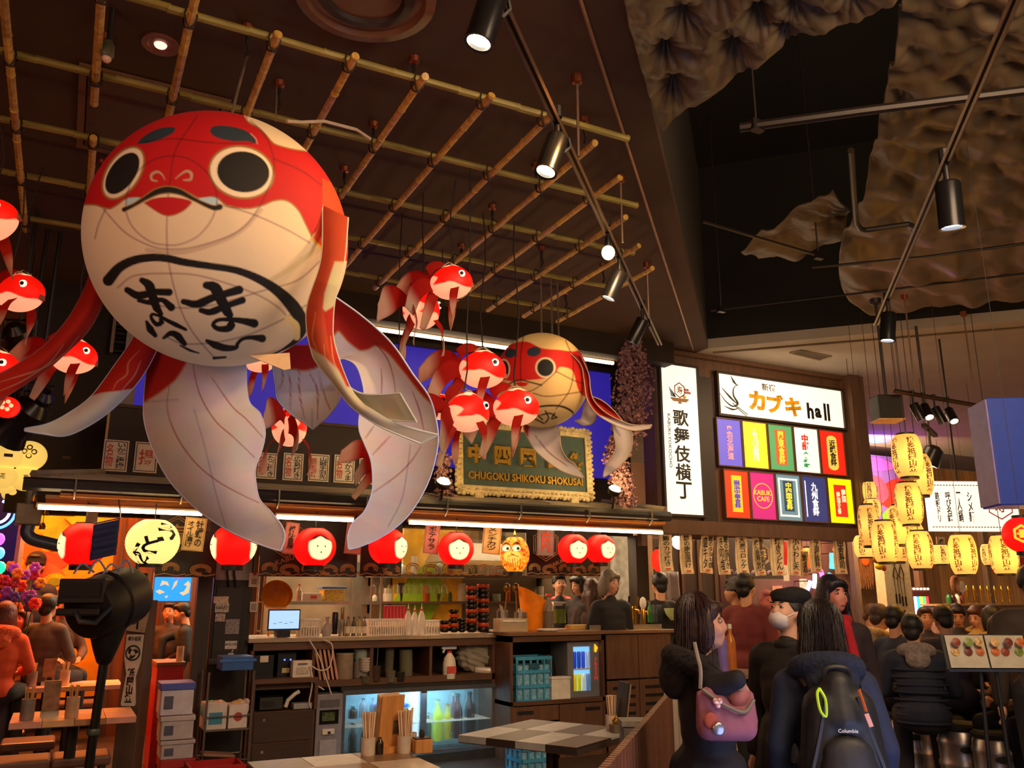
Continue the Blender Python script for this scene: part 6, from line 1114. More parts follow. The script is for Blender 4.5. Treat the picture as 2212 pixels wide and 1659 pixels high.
b.obj('wave_print', mat('8a6a78', .6), t, 60); [B().tube([(x, .01, h), (x, .01, ZC-t.location[2]-.002)], .005, 4).obj('string', M_cord, t) for x in (-w*.4, w*.4)]; emblem(t, .1, .42, .2, M_wave)
NEON = [((1797, 1195), (1797, 1228), 10, '20b0ff', 'turquoise neon tube stroke glowing past the slips'), ((1772, 1232), (1778, 1252), 9, 'ff40e0', 'pink neon stroke beside the turquoise tube'), ((1760, 1240), (1758, 1270), 8, 'c8d0ff', 'white violet neon stroke above the long haired woman'), ((1746, 1192), (1744, 1225), 9, 'ff5a10', 'orange neon stroke between two slips'), ((1750, 1255), (1744, 1275), 8, '6070ff', 'blue neon stroke beside the beret'), ((1790, 1240), (1800, 1246), 7, '18a0ff', 'short blue neon foot under the turquoise tube'), ((1805, 1172), (1803, 1190), 8, 'ff4a20', 'red orange neon stroke beside the last slip')]
for (a, c, wpx, col, lab) in NEON:
    p, q = P(*a, Y=12.2), P(*c, Y=12.2); r = wpx/2*np.linalg.norm(p-CAM)/F; t = T('neon_tube', lab, 'light', p); B().tube([(0, 0, 0), tuple((q-p)*.5+np.array([.01, 0, 0])), tuple(q-p)], r, 8).obj('tube', mat(col, .4, 0, 4, 0), t); B().tube([(0, 0, 0), (0, .41, 0)], .01, 5).obj('bracket', BLK, t)
t, w, h = sheet_panel('red_banner', 'narrow red and white banner past the seventh slip', 'banner', (1690, 1170, 1702, 1255), 11.0, mat('c02018', .6), .01); B().box(-w/2, w/2, -.004, 0, 0, h*.4).obj('white_hem', M_wh, t, 0); B().tube([(0, 0, h), (0, 0, ZC-t.location[2]-.002)], .006, 4).obj('rod', BLK, t)
for i, (x, y, c, lab) in enumerate(((1425, 1210, 'e02010', 'small red lantern glowing behind the first slip'), (1745, 1205, 'ff5a18', 'orange lantern behind the short plain slip'))):
    p = P(x, y, Y=11.); t = T('red_lantern', lab, 'lantern', p); B().lathe([(.06, -.17), (.12, -.1), (.13, 0), (.12, .1), (.06, .17)], n=16).obj('shade', mat(c, .5, 0, 1.1, .2), t); B().lathe([(.065, .15), (.065, .19)], n=12).obj('cap', BLK, t); B().tube([(0, 0, .17), (0, 0, ZC-p[2])], .006, 4).obj('cord', M_cord, t)
p = P(1466, 1172, Y=9.5); t = T('pendant_lamp', 'white glowing pendant lamp between the first two slips', 'lamp', p); B().ell((0, 0, 0), (.11, .09, .09), 14, R=Matrix.Rotation(.5, 3, 'Y')).obj('globe', mat('fff0d8', .4, 0, 2.2, 0), t); B().tube([(0, 0, .08), (0, 0, ZC-p[2])], .005, 4).obj('cord', M_cord, t)
t, w, h = sheet_panel('white_cloth', 'rumpled white cloth hanging behind the first slip', 'cloth', (1427, 1235, 1470, 1300), 9.6, mat('b8b0b0', .8), .01); bpy.data.objects.remove(t.children[0]); G = np.array([[(u*w, .04*math.sin(u*14+v), v*h+(.1*u if v < .3 else 0)) for u in np.linspace(-.5, .5, 16)] for v in np.linspace(0, 1, 8)]); B().grid(G).obj('cloth', mat('b8b0b0', .8), t, 180, solid=.006); B().tube([(0, 0, h), (0, .0, ZC-t.location[2]-.002)], .005, 4).obj('string', M_cord, t)
# far hall on the right
YW = 13.5; xw0, xw1 = P(1850, 1100, Y=YW)[0], P(2330, 1100, Y=YW)[0]; zw1 = P(2050, 930, Y=YW)[2]
wl = struct(B().box(xw0-3, xw1+3, YW+.03, YW+.1, 0, ZC-.01).obj('wall_hall', mat('8a6038', .7, var=.2, sc=2), ang=0))
for i, x in enumerate(np.arange(P(1985, 1100, Y=YW)[0], xw1+1, .22)): B().box(x, x+.212, YW-.0, YW+.03, 0, zw1+.35).obj('plank', wood(('a5743e', '9a6a38', 'b07d46')[i % 3], 1.6, .55, .25), wl, 0)
struct(B().box(xw0-2.5, xw1+2, YW-1.5, YW-.05, P(2000, 905, Y=YW-1.5)[2]+.05, ZC-.001).obj('ceiling_drop', mat('5a4a52', .8, var=.1), ang=0))
t, w, h = sheet_panel('flower_mural', 'painted mural of a big red blossom on green stem past the sign', 'mural', (1835, 985, 1985, 1200), YW-1.62, mat('6a4a9a', .6, var=.3, sc=2), .03)
for pts, c, k in (([(-.1, .52), (.05, .72), (.28, .78), (.46, .66), (.42, .5), (.25, .42), (.08, .46)], 'd02418', 0), ([(-.25, .55), (-.1, .5), (.06, .6), (-.02, .76), (-.2, .78), (-.34, .68)], 'd83a58', .01), ([(-.06, .4), (.1, .48), (.3, .3), (.28, .1), (.12, .0), (.0, .1)], '5a9a2a', .005), ([(.3, .4), (.44, .5), (.42, .34)], 'b8a89a', .006), ([(-.45, .86), (-.1, .98), (.2, .9), (.0, .84), (-.3, .82)], 'b04ab0', .008)):
    B().prism([(u*w, v*h) for u, v in crs(pts+[pts[0]], 24)[:-1]], -.012-k, -k).obj('petal' if c[0] in 'db' else 'leaf', mat(c, .6), t, 0)
[B().tube([(x, .01, h), (x, .01, ZC-t.location[2]-.002)], .008, 4).obj('rod', BLK, t) for x in (-w*.4, w*.4)]
for i, (x0_, x1_) in enumerate(((1853, 1880), (1886, 1915))): p, q = P(x0_, 953, Y=YW-1.95), P(x1_, 951, Y=YW-1.95); t = T('blue_light_tube', 'bright blue tube light under the hall soffit, %s one' % NTH[i], 'light', p); B().tube([(0, 0, 0), tuple(q-p)], .035, 8).obj('tube', mat('3a6aff', .4, 0, 9, 0), t); B().box(0, (q-p)[0], 0, .06, .03, ZC-p[2]-.002).obj('bracket', BLK, t, 0)
light('POINT', P(1885, 966, Y=YW-2.05), None, 26, '2a30ff', .2)
# lit menu sign in the hall
p = P(2012, 1147, d=9.6); t = T('lit_menu_sign', 'white lit panel with brush writing and red hexagon past the lanterns', 'sign', p, -.42); wd_, hd = 1.05, .56
B().box(0, wd_, 0, .06, 0, hd).obj('lightbox', mat('fff4e0', .5, 0, .7, .02), t, 0)
for z in (.045, hd-.045): b = B(); [b.box(.02+k*wd_/30, .02+(k+.62)*wd_/30, -.004, 0, z-.005, z+.005) for k in range(29)]; b.obj('dotted_border', mat('5a3a34', .6), t, 0)
for i, s in enumerate(('鉄板ドリ', '呼び名銘', '一人鍋', 'シメ麺')): text(vtext(s), .055+.01*(i % 2), .34, INK, t, (.11+i*.125, -.005, .27), bold=.02)
M_hx = mat('a82a24', .5); B().tube([(.83+.155*math.cos(g), -.008, .29+.155*math.sin(g)) for g in np.linspace(.52, .52+2*math.pi, 7)], .008, 4).obj('hexagon_emblem', M_hx, t, 0); text('寿', .13, .16, M_hx, t, (.83, -.006, .29)); B().box(.4, .416, .06, .076, hd*.4, ZC-p[2]-.003).obj('hanger', BLK, t, 0)
# blue box sign, red lantern
p = P(2163, 1091, d=5.6); t = T('blue_box_sign', 'plain deep blue box sign hanging at the picture edge', 'sign', p, -YAW-.12); B().box(0, .7, 0, .3, 0, .72).obj('box', mat('1c3a98', .45, 0, .12, .05), t, 0, .008); B().box(-.012, .0, .004, .296, .01, .71).obj('side_plate', mat('8a7ab8', .4), t, 0); B().cyl((.62, .15, .72), (.62, .15, 6.99-p[2]), .02, n=8).obj('drop_rod', BLK, t)
c = P(2208, 1155, d=5.4); r = .115; t = T('red_lantern', 'round red lantern with gold hexagon cut by the picture edge', 'lantern', c); p_, f_ = sphere_mesh((0, 0, 0), (r, r, r*.98), 60, 40); B().add(p_, f_.tolist()).obj('shade', mat('e40c08', .5, 0, .95, .05), t); B().lathe([(r*.4, -r*.9), (r*.4, -r*1.1)], n=14).obj('base_ring', BLK, t); B().lathe([(r*.4, r*.9), (r*.4, r*1.05)], n=14).obj('top_ring', BLK, t); B().tube([(0, 0, r), (0, 0, 6.99-c[2])], .002, 4).obj('cord', M_cord, t)
to = math.atan2(-c[1], -c[0]); g_ = Matrix.Rotation(to+math.pi/2, 3, 'Z'); b = B(); hx = [np.array(g_@Vector((.0+.045*math.cos(a), -r*1.0, .05*math.sin(a)))) for a in np.linspace(.52, .52+6.2832, 7)]; b.tube(hx, .008, 4); b.obj('hexagon_emblem', mat('e8b030', .5, 0, .8), t, 0); b = B(); b.boxc(np.array(g_@Vector((0, -r*1.02, 0))), (.03, .01, .05), 0, g_); b.boxc(np.array(g_@Vector((0, -r*1.02, 0))), (.055, .01, .01), 0, g_); b.obj('crest', mat('e8b030', .5, 0, .8), t, 0)
# cream festival lanterns
M_fl = mat('ffd68a', .6, tl=.6, e=.24, var=.04, name='lit_festival_paper'); proto = None
FL = [(1960, 985, 62, 95, 8.2, 'topmost festival lantern under the speaker'), (1984, 1026, 58, 92, 8.9, 'festival lantern just behind the topmost one'), (1963, 1088, 57, 92, 8.4, 'festival lantern below the topmost pair'), (1948, 1134, 56, 86, 8.8, 'festival lantern hanging third down the cluster'), (1987, 1188, 54, 82, 8.6, 'lowest festival lantern nearest the lit menu sign'), (2031, 1198, 40, 42, 11.5, 'far festival lantern half behind a slip'),
      (2080, 1198, 56, 87, 8.4, 'festival lantern alone below the lit menu sign'), (2168, 1198, 57, 84, 8.5, 'festival lantern beside the round red lantern'), (2137, 1198, 34, 46, 11.8, 'far festival lantern between the two separate ones'), (1911, 1170, 54, 90, 8.7, 'festival lantern low at the front of the cluster'), (1876, 1135, 42, 90, 8.9, 'festival lantern partly behind the sign pillar'), (1934, 1172, 52, 84, 9.1, 'festival lantern tucked between the low front ones'), (1878, 1062, 34, 42, 11.5, 'far small festival lantern high beside the pillar'), (1884, 1098, 36, 40, 11.2, 'far small festival lantern under the high one'), (1868, 1180, 46, 48, 10.5, 'festival lantern half hidden at the pillar foot'), (1974, 1160, 44, 60, 9.6, 'festival lantern peeping behind the lowest ones')]
for i, (px, py, wp, hp, d, lab) in enumerate(FL):
    c = P(px, py, d=d); r = wp/2*d/F; hh = hp/2*d/F
    if proto is None:
        proto = T('festival_lantern', 'cream '+lab, 'lantern', c, 0, 'cream festival lanterns'); r0, h0 = r, hh
        pr = [(r*(1-abs(u)**3.2*.3)*(1+.012*math.cos(u*60)), hh*.95*u) for u in np.linspace(-1, 1, 56)]; B().lathe(pr, n=36).obj('shade', M_fl, proto, 180)
        for k in range(5):
            def bend(p, a0=math.radians(38+72*k)): a = p[:, 0]/r*1.05+a0; k_ = r*(1-np.abs(p[:, 2]/(hh*.95))**3.2*.3)*1.012; return np.stack([k_*np.sin(a), -k_*np.cos(a), p[:, 2]], 1)
            text(vtext('博多祇園山笠'), r*.55, hh*1.6, mat('4a1c08', .6), proto, (0, 0, 0), bold=.03, ext=0, bend=bend)
        B().lathe([(r*.62, -hh*.9), (r*.62, -hh*1.06), (r*.5, -hh*1.06)], n=18).obj('base_ring', BLK, proto); B().lathe([(r*.62, hh*.9), (r*.62, hh*1.04), (r*.5, hh*1.04)], n=18).obj('top_ring', BLK, proto); o = proto
    else: o = dup(proto, c, RNG.uniform(0, 1.2), 'cream '+lab); s = r/r0; o.scale = (s, s, hh/h0)
    o.rotation_euler[2] = .5*i
    for ch in [q for q in o.children if q.name.startswith('cord')]: bpy.data.objects.remove(ch)
    B().tube([(0, 0, h0), (.01, 0, h0+.2), (0, 0, h0+(ZC-.002-c[2]-hh)/o.scale[2])], .0035, 4).obj('cord', M_cord, o)
    light('POINT', c, None, .85*(r/.13)**2, 'ffd49a', .03)
    if i in (0, 2, 6, 7, 9): light('POINT', c+np.array([-.1, -.35, 0]), None, 7, 'ffb040', .1)
# speaker, far track, projector
p = P(1916, 882, d=8.6); t = T('ceiling_speaker', 'black box speaker hanging on a pole from the hall ceiling', 'speaker', p, -YAW); B().box(-.125, .125, -.1, .12, -.12, .12).obj('cabinet', mat('151518', .5), t, 0, .008); B().box(-.115, .115, -.108, -.1, -.11, .11).obj('grille', mat('1e1e22', .7), t, 0); B().box(-.135, .125, -.1, .12, -.135, -.12).obj('bottom_edge', mat('c8a070', .5), t, 0); B().cyl((0, 0, .12), (0, 0, ZC-p[2]), .014, n=8).obj('pole', BLK, t); B().lathe([(.06, ZC-p[2]), (.05, ZC-p[2]-.05), (.015, ZC-p[2]-.07)], n=14).obj('ceiling_cup', BLK, t)
zt3 = P(2030, 862, d=8.7)[2]; p, q = P(1934, 846, z=zt3), P(2142, 883, z=zt3)
track('short track with four small spots beside the black speaker', (p, q), [(1978, 852), (2108, 877)], zt3)
for i, x in enumerate((2000, 2024, 2048, 2079)): spot('small spotlight on the short track, %s from the speaker' % NTH[i], x, 860+(x-2000)*.16+8, zt3-.1, (-.3, -.5, -.8) if i % 2 else (.3, -.2, -.9), .95, snap=(p, q))
p = P(2012, 985, d=9.4); t = T('stage_lamp', 'black stage floodlight glowing pink behind the festival lanterns', 'lamp', p, .5); B().lathe([(.04, .12), (.1, .08), (.12, -.08), (.12, -.1), (.1, -.1)], n=16, R=Matrix.Rotation(.5, 3, 'X')).obj('housing', M_body, t); B().lathe([(.001, -.085), (.1, -.09), (.1, -.1), (.001, -.11)], n=16, R=Matrix.Rotation(.5, 3, 'X')).obj('lens', mat('ffb8a0', .3, 0, 5, 0), t); B().cyl((0, 0, .1), (0, 0, ZC-p[2]), .016, n=8).obj('drop_pole', mat('4a4238', .4, .4), t); B().boxc((0.1, 0, .3), (.75, .05, .04)).obj('cross_bar', mat('3a322a', .4, .4), t, 0)
t = T('ceiling_panel', 'flat square access panel in the ceiling above the hall sign', 'hatch', P(1745, 768, z=ZC)); a0 = np.array(t.location); c4 = [P(x, y, z=ZC-.008)-a0 for x, y in ((1706, 762), (1730, 757), (1796, 770), (1772, 778))]; b = B(); [b.tube([c4[i], c4[(i+1) % 4]], .012, 4) for i in range(4)]; b.obj('frame', mat('7a6a54', .5), t, 0); B().add([tuple(q+np.array([0, 0, .004])) for q in c4], [(0, 1, 2, 3)]).obj('lid', mat('4a3a2c', .8), t, 0)
# far counter, poster, fringe, prize shelf
t, w, h = sheet_panel('poster_pillar', 'cream pillar with a line drawing of two ball players', 'pillar', (1912, 1185, 1968, 1330), 10.6, mat('d8c49c', .7), .2, 0); b = B(); zc_ = h-.5
for s, dx in ((1, -.06), (1.12, .09)):
    for pts in ([(0, .2), (-.05, .05), (-.05, -.12), (-.03, -.28), (-.05, -.42)], [(.0, .2), (.06, .06), (.05, -.12), (.06, -.28), (.04, -.42)], [(-.03, .16), (-.09, .02), (-.02, .0)], [(.03, .16), (.08, .04), (.02, -.02)]): b.tube([(dx+u*s*.8, -.006, zc_+v*s) for u, v in pts], .006, 4)
    b.tube([(dx+.035*math.cos(g), -.006, zc_+.25*s+.04*math.sin(g)) for g in np.linspace(0, 6.3, 12)], .006, 4); b.boxc((dx-.03, -.006, zc_-.36*s), (.035, .008, .16)); b.boxc((dx+.05, -.006, zc_-.36*s), (.035, .008, .16))
b.obj('line_drawing', INK, t, 60); text(vtext('野球'), .06, .14, INK, t, (.06, -.006, h-.1))
t = T('fringe_curtain', 'buff string fringe curtain with an orange mark hanging by the pillar', 'curtain', P(1866, 1190, Y=10.4)); b = B()
for i in range(30): x = -.17+.34*i/29; b.tube([(x, .01*math.sin(i), 0), (x+.005*math.sin(i*2), 0, -.35), (x, .012*math.cos(i*3), -.55-.08*math.sin(i*1.7))], .005, 4)
stuff(b.obj('strings', mat('b8783c', .7), t, 60)); B().box(-.19, .19, -.01, .01, -.01, .02).obj('rail', M_brown, t, 0); B().ell((0, -.01, -.17), (.09, .01, .07), 12).obj('orange_mark', mat('ff5a10', .5, 0, .6), t); B().tube([(0, 0, .02), (0, 0, ZC-t.location[2])], .006, 4).obj('cord', M_cord, t)
p = P(1893, 1205, Y=10.2); t = T('duck_balloon', 'brown and yellow balloon bird with red beak beside the fringe', 'balloon', p); B().ell((0, 0, .0), (.08, .07, .09), 14).obj('head', mat('8a5a20', .4), t); B().ell((.06, 0, -.13), (.1, .06, .07), 12).obj('bib', mat('e8c018', .4), t); B().ell((.13, -.02, -.17), (.04, .04, .05), 10).obj('beak', mat('c82018', .4), t); B().tube([(0, 0, .08), (0, 0, ZC-p[2])], .004, 4).obj('cord', M_cord, t)
t, w, h = sheet_panel('prize_machine', 'game machine glowing with coloured strips beyond the seated guests', 'machine', (1972, 1268, 2010, 1340), 11.2, mat('4a1418', .5), .3, 0); [B().box(-w*.42+k*w*.17, -w*.42+(k+.8)*w*.17, -.01, 0, h*.5, h*.9).obj('lit_strip', mat(c, .4, 0, 1.6, 0), t, 0) for k, c in enumerate(('e8e8ff', '2a9aff', 'ffe030', '40e060', 'ff3040'))]; [B().ell((-w*.4+k*w*.2, -.02, h*.98), (.02,)*3, 8).obj('bulb', mat('fff0c0', .3, 0, 6, 0), t) for k in range(5)]
t, w, h = sheet_panel('far_bar', 'far wooden bar carrying rows of gold taps', 'counter', (2040, 1308, 2230, 1420), 10.8, wood('7a5230', 2, .5, ax=0), .5, 0); B().box(-w/2-.05, w/2+.05, -.06, .5, h, h+.03).obj('top', wood('a87a48', 2, .4, ax=0), t, 0); cxb, ycb, zcb = t.location[0], 10.8, h+.03
for i in range(7): tt = T('beer_tap', 'gold tap on the far bar, %s in its row' % NTH[i], 'tap', (P(2092+i*15, 1300, Y=10.95)[0], 10.95, zcb), 0, 'gold taps on the far bar'); B().lathe([(.035, 0), (.02, .02), (.02, .2), (.03, .22), (.03, .3), (.012, .34)], n=10).obj('column', M_br, tt); B().tube([(0, 0, .2), (0, -.06, .19), (0, -.06, .14)], .008, 5).obj('spout', M_br, tt)
for i, (c, lab) in enumerate((('2a5a30', 'green'), ('3a1a10', 'brown'), ('c8c8c0', 'clear'), ('6a2a1a', 'amber'))): turn('liquor_bottle', lab+' bottle standing on the far bar before the taps', 'bottle', (2046+i*9, 1285, 2054+i*9, 1310), 10.9, BOT, mat(c, .2), None, 10, (CAPP(INK),)).location[2] = zcb
p = P(2063, 1262, Y=10.9); t = T('wreath', 'round brown woven wreath with a clear bulb beside the far taps', 'wreath', p); B().tube([(.09*math.cos(g), 0, .13*math.sin(g)) for g in np.linspace(0, 6.3, 20)], .035, 6).obj('ring', mat('6a4020', .7, var=.5, sc=40), t); B().ell((.16, 0, -.05), (.09, .09, .11), 14).obj('bulb', M_gls, t); B().tube([(0, 0, .13), (0, .03, ZC-p[2])], .005, 4).obj('cord', M_cord, t)
t, w, h = sheet_panel('red_banner', 'long red banner with gold marks behind the separate lanterns', 'banner', (2125, 1205, 2260, 1236), 12.2, mat('b01c14', .6), .02); [B().box(-w*.4+k*w*.14, -w*.4+k*w*.14+.12, -.006, 0, h*.25, h*.75).obj('gold_mark', mat('e0a030', .5), t, 0) for k in range(6)]
for i, (x0_, x1_, y0_, y1_, s, lab) in enumerate(((2025, 2042, 1160, 1206, '焼鳥', 'slip before a far lantern in the hall'), (2096, 2106, 1158, 1216, '地酒', 'slip behind the lone festival lantern'))): slip('buff '+lab, x0_, y0_, x1_, y1_, 9.4+i*.3, s, M_bf, .03, group='hall slips', ripple=.5, top=ZC-.003 if i else P(2100, 900, Y=9.7)[2]*0+ZC-.003)
for i, (px, c) in enumerate(((1852, '4a3a34'), (1990, '5a4030'), (2140, '5a4430'))): a = P(px, 1300, Y=11.6)[0]; t = T('hall_post', 'timber post in the far hall, %s from the sign pillar' % NTH[i], 'post', (a, 11.6, 0)); B().box(-.06, .06, -.06, .06, 0, 3.2).obj('shaft', wood(c, 2, .5), t, 0); B().box(-.09, .09, -.09, .09, 0, .1).obj('foot', M_brown, t, 0)
# ---- seating: table, kegs, chair, menu stand, pineapple
tA = T('dining_table', 'long low table with pale wooden edge among the seated guests', 'table', (0, 0, 0)); p = P(2060, 1480, z=.75); B().box(p[0]-.35, p[0]+2.6, p[1]-.5, p[1]+.75, .71, .75).obj('tabletop', wood('a8713c', 2, .4, ax=0), tA, 0, .004); B().box(p[0]-.2, p[0]+2.5, p[1]-.42, p[1]-.36, .1, .71).obj('apron', mat('1a1212', .6), tA, 0); [B().box(x-.04, x+.04, p[1]-.3, p[1]-.2, 0, .71).obj('leg', BLK, tA, 0) for x in (p[0]-.1, p[0]+2.3)]
tB = T('dining_table', 'rear table stretching between the two rows of guests', 'table', (0, 0, 0)); p2 = np.array([p[0]+.5, p[1]+1.9, .75]); B().box(p2[0]-.6, p2[0]+2.9, p2[1]-.0, p2[1]+.7, .71, .75).obj('tabletop', wood('a8713c', 2, .4, ax=0), tB, 0, .004); [B().box(x-.04, x+.04, p2[1]+.2, p2[1]+.3, 0, .71).obj('leg', BLK, tB, 0) for x in (p2[0]-.3, p2[0]+2.6)]
M_keg = mat('a8a09a', .3, .85, var=.25, sc=5, name='keg_steel')
for i, (px, py, lab) in enumerate(((1962, 1548, 'steel keg nearest the backpack, under the seated woman'), (2033, 1556, 'steel keg with dark cushion, second from the backpack'), (2074, 1572, 'steel keg with fringed dark lid, third from the backpack'), (2150, 1590, 'steel keg with an oval handhold beneath the menu stand'))):
    p = P(px, py, z=.56); r = 39*np.linalg.norm(p-CAM)/F; t = T('keg_stool', lab, 'keg', (p[0], p[1], 0)); pr = [(r*.96, 0), (r, .03)]
    for z in (.12, .3, .46): pr += [(r, z-.03), (r*1.05, z-.01), (r*1.05, z+.01), (r, z+.03)]
    pr += [(r*.97, .53), (r*.9, .55), (.01, .55)]; B().lathe(pr, n=26).obj('barrel', M_keg, t, 30); B().lathe([(r*.4, .55), (r*1.0, .555), (r*1.03, .58), (r*.9, .6), (.01, .605)], n=22).obj('cushion', mat('17120f', .7), t)
    a = math.atan2(-p[1], -p[0])+.2; b = B(); b.lathe([(.001, 0), (.05, .0), (.055, .006), (.001, .007)], (p[0]*0+r*1.0*math.cos(a), r*1.0*math.sin(a), .42), 14, R=Matrix.Rotation(a, 3, 'Z')@Matrix.Rotation(math.pi/2, 3, 'Y')@Matrix.Scale(.45, 3, (1, 0, 0))); b.obj('handhold', INK, t)
p = P(1968, 1520, z=.62); t = T('wooden_chair', 'wooden chair with curved back behind the padded jacket', 'chair', (p[0], p[1], 0), -YAW-.3); G = np.array([[(.2*u, -.03+.05*u*u, z) for u in np.linspace(-1, 1, 12)] for z in (.55, .62, .72)]); B().grid(G).obj('backrest', wood('a0642c', 2, .4, ax=0), t, 180, solid=.022); B().box(-.2, .2, 0, .36, .42, .455).obj('seat', wood('7a4a24', 2, .4, ax=0), t, 0, .008); [B().cyl((x, y, 0), (x*.95, y, .42 if y > .1 else .6), .016, n=8).obj('leg', BLK, t) for x in (-.18, .18) for y in (.0, .33)]
p = P(2140, 1446, d=5.1); t = T('menu_stand', 'open picture menu on a black metal stand before the tables', 'menu stand', (p[0], p[1], 0), -YAW-.05); hz = p[2]; Rm = Matrix.Rotation(-.25, 3, 'X')
for s in (-1, 1):
    m = B().boxc((s*.118+.0, .02, hz+.1), (.225, .008, .19), 0, Rm).obj('menu_page', mat('b8b09a', .35), t, 0); rng = np.random.default_rng(7+s)
    for i in range(9): u, v = (i % 3-1)*.068+rng.normal(0, .006), (i//3-1)*.055; b = B(); b.lathe([(.001, .0), (.024, 0), (.026, .003), (.001, .006)], (s*.118+u, .02-v*-.25*-1-.006, hz+.1+v), 12, R=Rm@Matrix.Rotation(math.pi/2, 3, 'X')); b.obj('dish_picture', mat(('8a3a24', '7a8a3a', 'c8a060', '6a2a1c', 'b8622c')[(i+s) % 5], .4, var=.5, sc=60), m)
B().boxc((0, .0, hz-.005), (.5, .05, .014)).obj('ledge', mat('3a4660', .4, .4), t, 0); B().boxc((0, .03, hz+.095), (.5, .006, .21), 0, Rm).obj('back_plate', BLK, t, 0)
for x in (-.05, .04): B().cyl((x, .02, hz), (x*1.6, .04, 0.02), .012, n=8).obj('leg', BLK, t)
B().boxc((0, .05, .012), (.4, .3, .02)).obj('base', BLK, t, 0)
p = P(2046, 1492, z=.752); t = T('pineapple', 'whole pineapple standing at the table end beside the menu stand', 'pineapple', p); rng = np.random.default_rng(2); b = B(); b.ell((0, 0, .115), (.055, .055, .115), 18); b.obj('flesh', mat('5a5a1c', .6, var=.4, sc=40), t); b = B()
for i in range(11):
    for j in range(12): th = 2*math.pi*(j+.5*(i % 2))/12; z = .02+i*.019; rr = .055*math.sqrt(max(1-((z-.115)/.117)**2, .02)); b.ell((rr*math.cos(th), rr*math.sin(th), z), (.012, .012, .011), 6)
b.obj('rind', mat('7a7424', .6, var=.5, sc=30), t); b = B()
for i in range(26): a, k = i*2.4, i/26; L = .12*(1-k*.45); q = [(.025*math.cos(a)*(1-k), .025*math.sin(a)*(1-k), .22+k*.03), ((.04+.02*(1-k))*math.cos(a), (.04+.02*(1-k))*math.sin(a), .22+L*.6), ((.05+.03*(1-k))*math.cos(a), (.05+.03*(1-k))*math.sin(a), .22+L)]; b.tube(q, [.011, .008, .001], 4)
b.obj('leaf_crown', mat('2f4a1c', .6), t, 60); t.location[2] = .752; 
for i, (x, y, c) in enumerate(((2015, 1466, 'e8502a'), (2008, 1450, 'd8b070'), (2025, 1480, 'c8a888'), (1998, 1432, 'e0602a'))): p = P(x, y, z=.75); t = T('food_dish', 'small dish of food on the guests table, %s from the pineapple' % NTH[i], 'dish', p); B().lathe([(.04, 0), (.07, .01), (.09, .025), (.085, .025), (.01, .012)], n=16).obj('dish', mat('c8b8a0', .4), t); b = B(); [b.ell((RNG.normal(0, .025), RNG.normal(0, .025), .03), (.02, .02, .016), 8) for _ in range(5)]; b.obj('food', mat(c, .5, var=.4), t)
# ================================================================ the eating room on the left
YM = 12.0
t = T('flower_mural', 'yellow mural of red lotus blossoms and green leaves on the eating room wall', 'mural', P(120, 1200, Y=YM)); t.location[2] = 0
wl_ = lambda px, py: (P(px, py, Y=YM)[0]-t.location[0], P(px, py, Y=YM)[2])
q0, q1 = wl_(-120, 1105), wl_(330, 1400); B().box(q0[0], q1[0], 0, .05, .4, q0[1]).obj('panel', mat('d8981c', .6, var=.3, sc=3), t, 0)
for i, (pts, c) in enumerate((([(40, 1190), (70, 1160), (95, 1200), (70, 1225)], 'c8601c'), ([(52, 1215), (80, 1190), (120, 1195), (140, 1185), (148, 1215), (110, 1240), (70, 1240)], 'd84838'), ([(70, 1240), (95, 1215), (125, 1225), (140, 1245), (110, 1262)], 'e0604a'), ([(20, 1160), (60, 1130), (50, 1180)], 'd8b81c'), ([(90, 1150), (120, 1135), (140, 1165), (110, 1190)], '7a9a1c'), ([(140, 1120), (190, 1112), (230, 1130), (180, 1150)], '8aa020'))):
    B().prism([wl_(*k) for k in crs(pts+[pts[0]], 22)[:-1]], -.012-.004*i, 0).obj('petal' if c[0] in 'cde' else 'leaf', mat(c, .6), t, 0)
b = B(); cxm, czm = wl_(118, 1257)
for k in range(20): a = k*math.pi/10; b.prism([(cxm+.05*math.cos(a-.2), czm+.04*math.sin(a-.2)), (cxm+.17*math.cos(a), czm+.13*math.sin(a)), (cxm+.05*math.cos(a+.2), czm+.04*math.sin(a+.2))], -.05, -.03)
b.prism([(cxm+.13*math.cos(a), czm+.1*math.sin(a)) for a in np.linspace(0, 6.2, 24)], -.045, -.0); b.obj('sun_flower', mat('e8b010', .6), t, 0); B().prism([(cxm+.07*math.cos(a), czm+.05*math.sin(a)) for a in np.linspace(0, 6.2, 20)], -.06, -.04).obj('flower_heart', mat('7a8a1c', .6), t, 0)
t = struct(B().box(P(235, 1300, Y=11.5)[0], P(430, 1300, Y=11.5)[0], 11.5, 11.6, 0, 2.5).obj('wall_eating', wood('6a3a20', 2, .6), None, 0))
for i in range(5): B().box(P(250+i*34, 1300, Y=11.5)[0]-.02, P(250+i*34, 1300, Y=11.5)[0]+.02, 11.46, 11.5, 0, 2.5).obj('batten', M_brown, t, 0)
